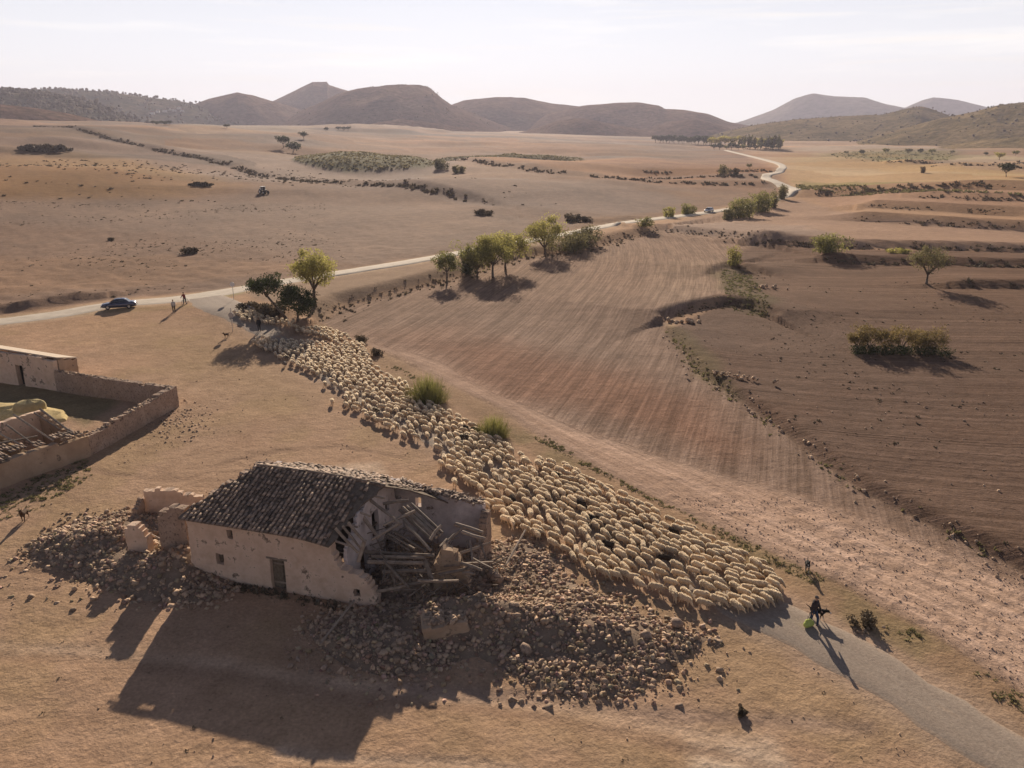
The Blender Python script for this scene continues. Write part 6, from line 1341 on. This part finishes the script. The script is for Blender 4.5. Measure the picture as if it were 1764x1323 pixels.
for px, py, lb in [(803, 737, 'black goat at the right margin of the flock'), (818, 740, 'second black goat by the reed clump'), (1022, 893, 'black goat in the middle of the front flock')]:
    p = march([(px, py)], hs)[0]; o = link('goat', DARK[0], None, (p[0], p[1], float(hz(*p))), (0, 0, -.8), (.75, .68, .78)); tag(o, lb, 'goat')

# ------------------------------------------------------------------ dogs
m_dog = var_mat('dog_coat', (.8, .8, .8), (1, 1, 1), 9, 4, .9, .01, 22, attr='tint')
def dog_mesh(col, head=.72, tail=.7, st=.08):
    caps = [((-.30, 0, .50), (.20, 0, .52), .125, .155), ((.22, 0, .56), (.38, 0, head), .10, .075), ((.38, 0, head), (.46, 0, head+.02), .085, .075), ((.46, 0, head), (.60, 0, head-.05), .05, .032),
            ((.37, .06, head+.06), (.34, .085, head+.15), .028, .012), ((.37, -.06, head+.06), (.34, -.085, head+.15), .028, .012), ((-.38, 0, .54), (-.62, 0, tail), .035, .02)]
    for sx_, sy_, k in ((.20, .085, 1), (.20, -.085, -1)): caps += [((sx_, sy_, .46), (sx_+k*st*.5-.02, sy_, .25), .06, .035), ((sx_+k*st*.5-.02, sy_, .25), (sx_+k*st, sy_, .03), .033, .026)]
    for sx_, sy_, k in ((-.28, .09, -1), (-.28, -.09, 1)): caps += [((sx_, sy_, .46), (sx_+.06+k*st*.4, sy_, .32), .085, .05), ((sx_+.06+k*st*.4, sy_, .32), (sx_-.08+k*st*.6, sy_, .19), .042, .03), ((sx_-.08+k*st*.6, sy_, .19), (sx_-.05+k*st, sy_, .03), .028, .026)]
    me = organic('dog', caps, .02, 900, m_dog); paint(me, col); return me
bw_c = lambda c: (.75, .72, .68) if (c.z < .14 or (c.x > .28 and c.z < .5) or c.x > .56) else (.025, .022, .02)
br_c = lambda c: (.10, .06, .035) if c.z > .3 else (.16, .10, .06)
gr_c = lambda c: (.16, .13, .11)
for px, py, rz, fn, s, lb, hd in [(1408, 1067, -.55, bw_c, 1.05, 'black and white sheepdog trotting beside the shepherd', .62), (1390, 984, -1.9, bw_c, .95, 'black dog standing alone on the ploughed headland', .78), (43, 897, -1.35, br_c, 1.15, 'brown dog standing alone left of the rubble heap', .8), (390, 582, -2.2, br_c, .9, 'small dark dog sitting beside the road sign', .75), (491, 632, -1.3, gr_c, .9, 'grey brown dog following at the left of the flock', .66)]:
    tag(link('dog', dog_mesh(fn, hd), None, gp(px, py), (0, 0, rz), (s, s, s)), lb, 'dog')

# ------------------------------------------------------------------ people
m_skin = flat_mat('skin', (.42, .26, .18), .7, 0, .2)
def cloth(name, c): return var_mat(name, tuple(x*.75 for x in c), tuple(x*1.2 for x in c), 9, 5, .95, .008, 30)
def person(name_label, loc, rz, jacket, trousers, cap, pose, group=None):
    """pose: stride, arm angles, lean; faces +x"""
    st, la, ra, lean, bend = pose['stride'], pose['la'], pose['ra'], pose.get('lean', 0.), pose.get('bend', .1)
    root = empty('person', loc, rz); tag(root, name_label, 'person', group)
    hip, sh = Vector((0, 0, .92)), Vector((math.sin(lean)*.52, 0, .92+math.cos(lean)*.52)); hd = sh+Vector((math.sin(lean)*.1+.03, 0, .22))
    legs = []
    for sgn, k in ((1, 1), (-1, -1)):
        h = hip+Vector((0, sgn*.10, 0)); f = Vector((k*st, sgn*pose.get('wide', .10), .07)); kn = (h+f)/2+Vector((bend*.6+.03, sgn*.01, .02)); legs.append((h, kn, f))
    arms = []
    for sgn, (a1, a2) in ((1, la), (-1, ra)):
        s0 = sh+Vector((0, sgn*.19, -.03)); e = s0+Vector((math.sin(a1)*.29, sgn*.05, -math.cos(a1)*.29)); w = e+Vector((math.sin(a2)*.26, 0, -math.cos(a2)*.26)); arms.append((s0, e, w))
    bc = [(hip, sh-Vector((0, 0, .08)), .12, .13), (sh, hd-Vector((0, 0, .08)), .055, .05)]
    for h, kn, f in legs: bc += [(h, kn, .08, .05), (kn, f, .048, .036), (f, f+Vector((.14, 0, -.03)), .04, .032)]
    for s0, e, w in arms: bc += [(s0, e, .048, .038), (e, w, .036, .026), (w, w+(w-e).normalized()*.07, .034, .036)]
    bl = [(hd+Vector((0, 0, .03)), .105, (.92, .78, 1.15)), (hd+Vector((.10, 0, .02)), .022, (1, .8, 1)), (hd+Vector((.02, .08, .02)), .028, (.6, .5, 1)), (hd+Vector((.02, -.08, .02)), .028, (.6, .5, 1))]
    for s0, e, w in arms:
        d = (w-e).normalized(); q = w+d*.07
        for i, ln in enumerate((.07, .08, .085, .075)):
            a = q+Vector(((i-1.5)*.018, 0, 0)); bc.append((a, a+d*ln*.6+Vector((.012, 0, 0)), .009, .008))
        bc.append((w+Vector((.03, 0, 0)), w+d*.06+Vector((.055, 0, 0)), .010, .009))
    link('body', organic('body', bc, .016, 2200, m_skin, bl), root)
    jc = [(hip+Vector((0, 0, .02)), sh-Vector((0, 0, .05)), .155, .165), (sh+Vector((0, .14, -.05)), sh+Vector((0, -.14, -.05)), .085, .085)]
    for s0, e, w in arms: jc += [(s0, e, .078, .062), (e, e.lerp(w, .92), .060, .046)]
    link('jacket', organic('jacket', jc, .02, 900, jacket, [((hip+sh)/2, .2, (.85, 1.12, 1.35))]), root)
    tc_ = [(hip+Vector((0, .06, .03)), hip+Vector((0, -.06, .03)), .135, .135)]
    for h, kn, f in legs: tc_ += [(h, kn, .105, .075), (kn, kn.lerp(f, .93), .072, .058)]
    link('trousers', organic('trousers', tc_, .02, 800, trousers), root)
    b = MB()
    for h, kn, f in legs: 
        bs = organic('shoe', [(f+Vector((-.05, 0, -.03)), f+Vector((.17, 0, -.04)), .05, .042)], .016, 160, m_shoe); link('shoe', bs, root)
    if cap is not None:
        link('hat', organic('hat', [(hd+Vector((.06, 0, .07)), hd+Vector((.15, 0, .055)), .03, .02)], .014, 260, cap, [(hd+Vector((-.005, 0, .075)), .115, (1, .86, .72))]), root)
    else: link('hair', organic('hair', [], .014, 240, m_hair, [(hd+Vector((-.02, 0, .06)), .112, (.95, .86, .95))]), root)
    return root
m_shoe = flat_mat('boots', (.04, .03, .025), .8); m_hair = flat_mat('hair', (.04, .03, .02), .8)
c_dark = cloth('charcoal_jacket', (.055, .045, .045)); c_jean = cloth('blue_jeans', (.04, .06, .11)); c_black = cloth('black_clothes', (.02, .02, .022)); c_pale = cloth('pale_shirt', (.5, .47, .42)); c_red = cloth('dark_red_jersey', (.22, .04, .03)); c_cap = cloth('grey_cap', (.12, .10, .09))
hdg = math.atan2(-.80, .60)
shp = gp(1399, 1077); person('shepherd in dark jacket and jeans walking ahead of the flock', shp, hdg, c_dark, c_jean, c_cap, dict(stride=.24, la=(.35, .6), ra=(-.1, .25), lean=.06))
m_hi = var_mat('hi_vis_cloth', (.38, .43, .09), (.55, .60, .18), 6, 4, .9, .03, 10)
bagp = gp(1393, 1081); bag = empty('sack', bagp, .4); tag(bag, 'bright yellow green sack carried low beside the shepherd', 'sack')
link('sack_body', organic('sack_body', [((-.18, 0, .22), (.2, .02, .2), .17, .15), ((-.1, .05, .35), (.1, .05, .38), .13, .10)], .03, 700, m_hi), bag)
b = MB(); b.path([(-.08, .05, .46), (-.02, .12, .62), (.06, .05, .46)], [.012, .012, .012], 5); b.build('strap', m_shoe, bag)
person('shepherd in black clothes standing in the gap at the back of the flock', gp(447, 571), 2.0, c_black, c_black, c_cap, dict(stride=.08, la=(.15, .3), ra=(.15, .3)))
person('person in a pale top walking along the road behind the car', gp(300, 538), -1.1, c_pale, c_black, None, dict(stride=.26, la=(.3, .6), ra=(-.3, .0)))
# cyclist
cyp = gp(319, 524); crz = -1.75
person('cyclist in a dark red top standing over a bicycle on the road', cyp, crz, c_red, c_black, c_black, dict(stride=.02, la=(.75, 1.0), ra=(.75, 1.0), lean=.25, wide=.22))
bk = empty('bicycle', cyp, crz); tag(bk, 'bicycle ridden by the cyclist in dark red', 'bicycle')
m_rub = flat_mat('rubber', (.025, .025, .025), .9); m_met = flat_mat('bright_metal', (.55, .55, .55), .35, .9); m_fr = flat_mat('bicycle_frame', (.08, .08, .09), .4)
def ring(r, t, n=24, m=6):
    vs, fs = [], []
    for i in range(n):
        for j in range(m):
            a, b_ = 2*math.pi*i/n, 2*math.pi*j/m; q = r+t*math.cos(b_); vs.append((q*math.cos(a), t*math.sin(b_), q*math.sin(a)))
    for i in range(n):
        for j in range(m): fs.append((i*m+j, ((i+1) % n)*m+j, ((i+1) % n)*m+(j+1) % m, i*m+(j+1) % m))
    return vs, fs
for x in (-.52, .52):
    v, f = ring(.33, .022); w_ = link('wheel', mesh_from('wheel', v, f, m_rub, True), bk, (x, 0, .355)); sp = MB()
    for i in range(10): sp.tube((0, 0, 0), (.32*math.cos(i*.628), 0, .32*math.sin(i*.628)), .004, .004, 4)
    o = sp.build('spokes', m_met, w_); o['kind'] = 'stuff'
fr = MB(); fr.path([(-.52, 0, .355), (-.12, 0, .32), (-.2, 0, .82), (.36, 0, .84), (-.12, 0, .32)], [.018]*5, 6); fr.tube((-.52, 0, .355), (-.19, 0, .76), .013, .013, 5); fr.path([(.52, 0, .355), (.40, 0, .74), (.34, 0, .95)], [.016]*3, 6); fr.build('frame', m_fr, bk)
b = MB(); b.path([(.40, -.24, .98), (.34, -.1, .97), (.34, .1, .97), (.40, .24, .98)], [.014]*4, 6); b.build('handlebar', m_fr, bk)
b = MB(); b.box((-.22, 0, .90), (.25, .12, .05)); b.tube((-.2, 0, .80), (-.22, 0, .9), .014, .014, 5); b.build('saddle', m_rub, bk)

# ------------------------------------------------------------------ vehicles
m_glass = flat_mat('car_glass', (.02, .025, .03), .06, 0, .8); m_lamp = flat_mat('headlight', (.6, .6, .58), .15, 0, .6); m_tail = flat_mat('tail_light', (.35, .02, .02), .2, 0, .5); m_plate = flat_mat('number_plate', (.7, .7, .68), .6); m_trim = flat_mat('black_trim', (.02, .02, .02), .5)
def loft(mb, secs, mi=0, closed=True):
    """sections: lists of points, same length, joined into a skin with end caps"""
    n = len(secs[0]); vs = [p for s in secs for p in s]; fs = []
    for i in range(len(secs)-1):
        for j in range(n): fs.append((i*n+j, i*n+(j+1) % n, (i+1)*n+(j+1) % n, (i+1)*n+j))
    fs += [tuple(range(n-1, -1, -1)), tuple((len(secs)-1)*n+j for j in range(n))]; mb.add(vs, fs, mi)
def car(loc, rz, paint_m, label, sedan=True, L=4.5):
    root = empty('car', loc, rz); tag(root, label, 'car'); k = L/4.5; hw_ = .86
    st = [(-2.25, .42, .78, .78), (-2.18, .30, .86, .90), (-1.7, .24, .95 if sedan else .95, .97), (-1.0, .22, .95, 1.0), (0, .20, .94, 1.0), (.75, .22, .93, 1.0), (1.5, .24, .84, .98), (2.05, .28, .74, .92), (2.25, .38, .60, .78)]
    secs = []
    for x, z0, z1, w in st:
        w *= hw_; secs.append([(x*k, -w*.92, z0), (x*k, -w, z0+.16), (x*k, -w, (z0+z1)/2+.05), (x*k, -w*.93, z1-.03), (x*k, -w*.80, z1), (x*k, w*.80, z1), (x*k, w*.93, z1-.03), (x*k, w, (z0+z1)/2+.05), (x*k, w, z0+.16), (x*k, w*.92, z0)])
    mb = MB(); loft(mb, secs); body = mb.build('body', paint_m, root, True)
    tr = -1.45 if sedan else -2.05
    cab = [(tr, .92, .80, .74), (tr+.45, 1.30, .80, .66), (tr+.8, 1.41, .80, .62), (.15, 1.43, .80, .62), (.45, 1.36, .80, .64), (1.15, .90, .80, .74)]
    secs = [[(x*k, -w, .86), (x*k, -(w+w1)/2*.99, (.86+z)/2), (x*k, -w1, max(z-.05, .87)), (x*k, -w1*.8, max(z, .88)), (x*k, w1*.8, max(z, .88)), (x*k, w1, max(z-.05, .87)), (x*k, (w+w1)/2*.99, (.86+z)/2), (x*k, w, .86)] for x, z, w, w1 in cab]
    mb = MB(); loft(mb, secs); mb.build('cabin', paint_m, root, True)
    def pane(name, pts): 
        q = [Vector((p[0]*k, p[1], p[2])) for p in pts]; nrm = (q[1]-q[0]).cross(q[2]-q[0]).normalized()*.015; m = MB(); m.add([p+nrm for p in q]+[p-nrm for p in q], [tuple(range(len(q))), tuple(range(2*len(q)-1, len(q)-1, -1))]+[(i, (i+1) % len(q), len(q)+(i+1) % len(q), len(q)+i) for i in range(len(q))]); m.build(name, m_glass, root)
    pane('windscreen', [(1.12, -.66, .95), (1.12, .66, .95), (.50, .56, 1.36), (.50, -.56, 1.36)]); pane('rear_window', [(tr+.05, .66, .97), (tr+.05, -.66, .97), (tr+.46, -.56, 1.32), (tr+.46, .56, 1.32)])
    for s in (-1, 1):
        pane('side_window', [(.92, s*.80, .95), (-.15, s*.815, .95), (-.15, s*.665, 1.35), (.38, s*.665, 1.33)]); pane('side_window', [(-.22, s*.815, .95), (tr+.32, s*.80, .95), (tr+.62, s*.665, 1.31), (-.22, s*.665, 1.36)])
        m = MB(); m.box((2.16*k, s*.58, .62), (.16, .32, .13)); m.build('headlight', m_lamp, root); m = MB(); m.box((-2.20*k, s*.60, .72), (.1, .26, .16)); m.build('tail_light', m_tail, root); m = MB(); m.box((.78*k, s*.94, .98), (.1, .16, .11)); m.build('wing_mirror', paint_m, root)
        for x in (-1.35, 1.38):
            t_ = MB(); t_.tube((x*k, s*.70, .31), (x*k, s*.885, .31), .31, .31, 18); w_ = t_.build('wheel', m_rub, root); t_ = MB(); t_.tube((x*k, s*.86, .31), (x*k, s*.895, .31), .19, .17, 14); t_.build('rim', m_met, w_)
    m = MB(); m.box((2.24*k, 0, .36), (.08, 1.5, .12)); m.build('bumper', m_trim, root); m = MB(); m.box((2.285*k, 0, .46), (.02, .5, .11)); m.build('number_plate', m_plate, root); m = MB(); m.box((-2.26*k, 0, .40), (.06, 1.5, .12)); m.build('bumper', m_trim, root)
    return root
def paintm(name, c):
    m = flat_mat(name, c, .25, .3, .5); m.node_tree.nodes['Principled BSDF'].inputs['Coat Weight'].default_value = .6; return m
r1 = gp(150, 538); r2 = gp(260, 527); crz1 = math.atan2(r1.y-r2.y, r1.x-r2.x)
car(gp(206, 531)+Vector((0, 0, .04)), crz1-.04, paintm('blue_paint', (.045, .055, .10)), 'dark blue saloon car driving left on the pale road', True, 4.6)
w1 = gp(1150, 381); w2 = gp(1260, 362); car(gp(1221, 366)+Vector((0, 0, .12)), math.atan2(w1.y-w2.y, w1.x-w2.x), paintm('white_paint', (.75, .75, .74)), 'white hatchback approaching on the far pale road', False, 4.0)
# tractor
tp = gp(455, 334); tr_ = empty('tractor', tp, -.75); tag(tr_, 'tractor with a white framed cab working the left field', 'tractor'); m_tw = flat_mat('cab_white', (.75, .72, .68), .5); m_tg = flat_mat('tractor_body', (.14, .10, .07), .6)
for x, r_, w_ in ((-1.0, .85, .48), (1.35, .55, .36)):
    for s in (-1, 1):
        t_ = MB(); t_.tube((x, s*(.95-w_/2), r_), (x, s*(.95+w_/2), r_), r_, r_, 20)
        for i in range(16): a = i*math.pi/8; t_.box((x+math.cos(a)*r_, s*.95, r_+math.sin(a)*r_), (.1, w_*.95, .1), rot=Matrix.Rotation(-a, 3, 'Y'))
        wl = t_.build('wheel', m_rub, tr_); t_ = MB(); t_.tube((x, s*(.95+w_/2-.05), r_), (x, s*(.95+w_/2+.03), r_), r_*.55, r_*.5, 16); t_.build('rim', m_tw, wl)
b = MB(); b.box((.95, 0, 1.15), (1.9, .75, .75)); b.box((0, 0, .85), (2.8, .5, .5)); b.build('bonnet', m_tg, tr_, loc=None)
for x, y in ((-1.35, -.65), (-1.35, .65), (.0, -.65), (.0, .65)):
    b = MB(); b.tube((x, y, 1.2), (x*.9, y*.9, 2.55), .06, .06, 6); b.build('cab_pillar', m_tw, tr_)
b = MB(); b.box((-.65, 0, 2.62), (1.75, 1.5, .14)); b.build('cab_roof', m_tw, tr_); b = MB(); b.box((-.66, 0, 1.95), (1.2, 1.12, 1.1)); b.build('cab_glass', m_glass, tr_)
for s in (-1, 1):
    b = MB(); b.path([(-1.9, s*.95, 1.2), (-1.5, s*.95, 1.75), (-.9, s*.95, 1.85), (-.3, s*.95, 1.5)], [.16, .17, .17, .15], 6); b.build('mudguard', m_tw, tr_)
b = MB(); b.tube((.7, .25, 1.5), (.7, .25, 2.3), .05, .05, 8); b.build('exhaust', m_trim, tr_)
b = MB(); b.box((-2.5, 0, .75), (.12, 2.6, .12)); b.tube((-1.6, 0, .8), (-2.5, 0, .75), .07, .07, 6)
for i in range(7): b.path([(-2.5, -1.2+i*.4, .7), (-2.75, -1.2+i*.4, .4), (-2.6, -1.2+i*.4, .05)], [.03, .03, .02], 4)
b.build('cultivator', m_trim, tr_)
# road signs at the junction
m_sign = flat_mat('sign_back', (.36, .34, .33), .5, .5); m_signw = flat_mat('sign_face', (.7, .66, .63), .6); m_red = flat_mat('sign_red', (.4, .05, .04), .6)
def sign(px, py, h, lb, r, plate=None):
    root = empty('road_sign', gp(px, py), 0); tag(root, lb, 'road sign'); b = MB(); b.tube((0, 0, -.2), (0, 0, h), .035, .035, 8); b.build('post', m_sign, root)
    b = MB(); b.tube((0, -.06, h-r), (0, -.04, h-r), r, r, 20); f_ = b.build('sign_plate', m_sign, root)
    return root
s1_ = sign(403, 517, 2.7, 'round road sign on a thin post at the grassy corner', .34); b = MB(); b.tube((0, -.075, 2.36), (0, -.062, 2.36), .33, .33, 20); b.build('sign_face', m_signw, s1_)
s2_ = sign(401, 571, 3.1, 'tall sign post with a dark sign seen from behind beside the flock', .01)
b = MB(); vs = []
for y in (-.06, -.04):
    for i in range(8): vs.append((.36*math.cos(i*math.pi/4+math.pi/8), y, 2.15+.36*math.sin(i*math.pi/4+math.pi/8)))
b.add(vs, [tuple(range(8)), tuple(range(15, 7, -1))]+[(i, (i+1) % 8, 8+(i+1) % 8, 8+i) for i in range(8)]); b.build('octagon_plate', m_sign, s2_)
b = MB(); p = gp(412, 531); q = gp(450, 543); b.tube(p+Vector((0, 0, .7)), q+Vector((0, 0, .7)), .09, .09, 8); gr = b.build('guard_rail', m_sign)
tag(gr, 'pale metal guard rail behind the first sheep at the junction', 'guard rail')
for t in (0.05, .5, .95):
    b = MB(); c_ = p.lerp(q, t); b.tube(c_+Vector((0, .05, -.2)), c_+Vector((0, .05, .8)), .06, .06, 6); b.build('post', m_sign, gr)
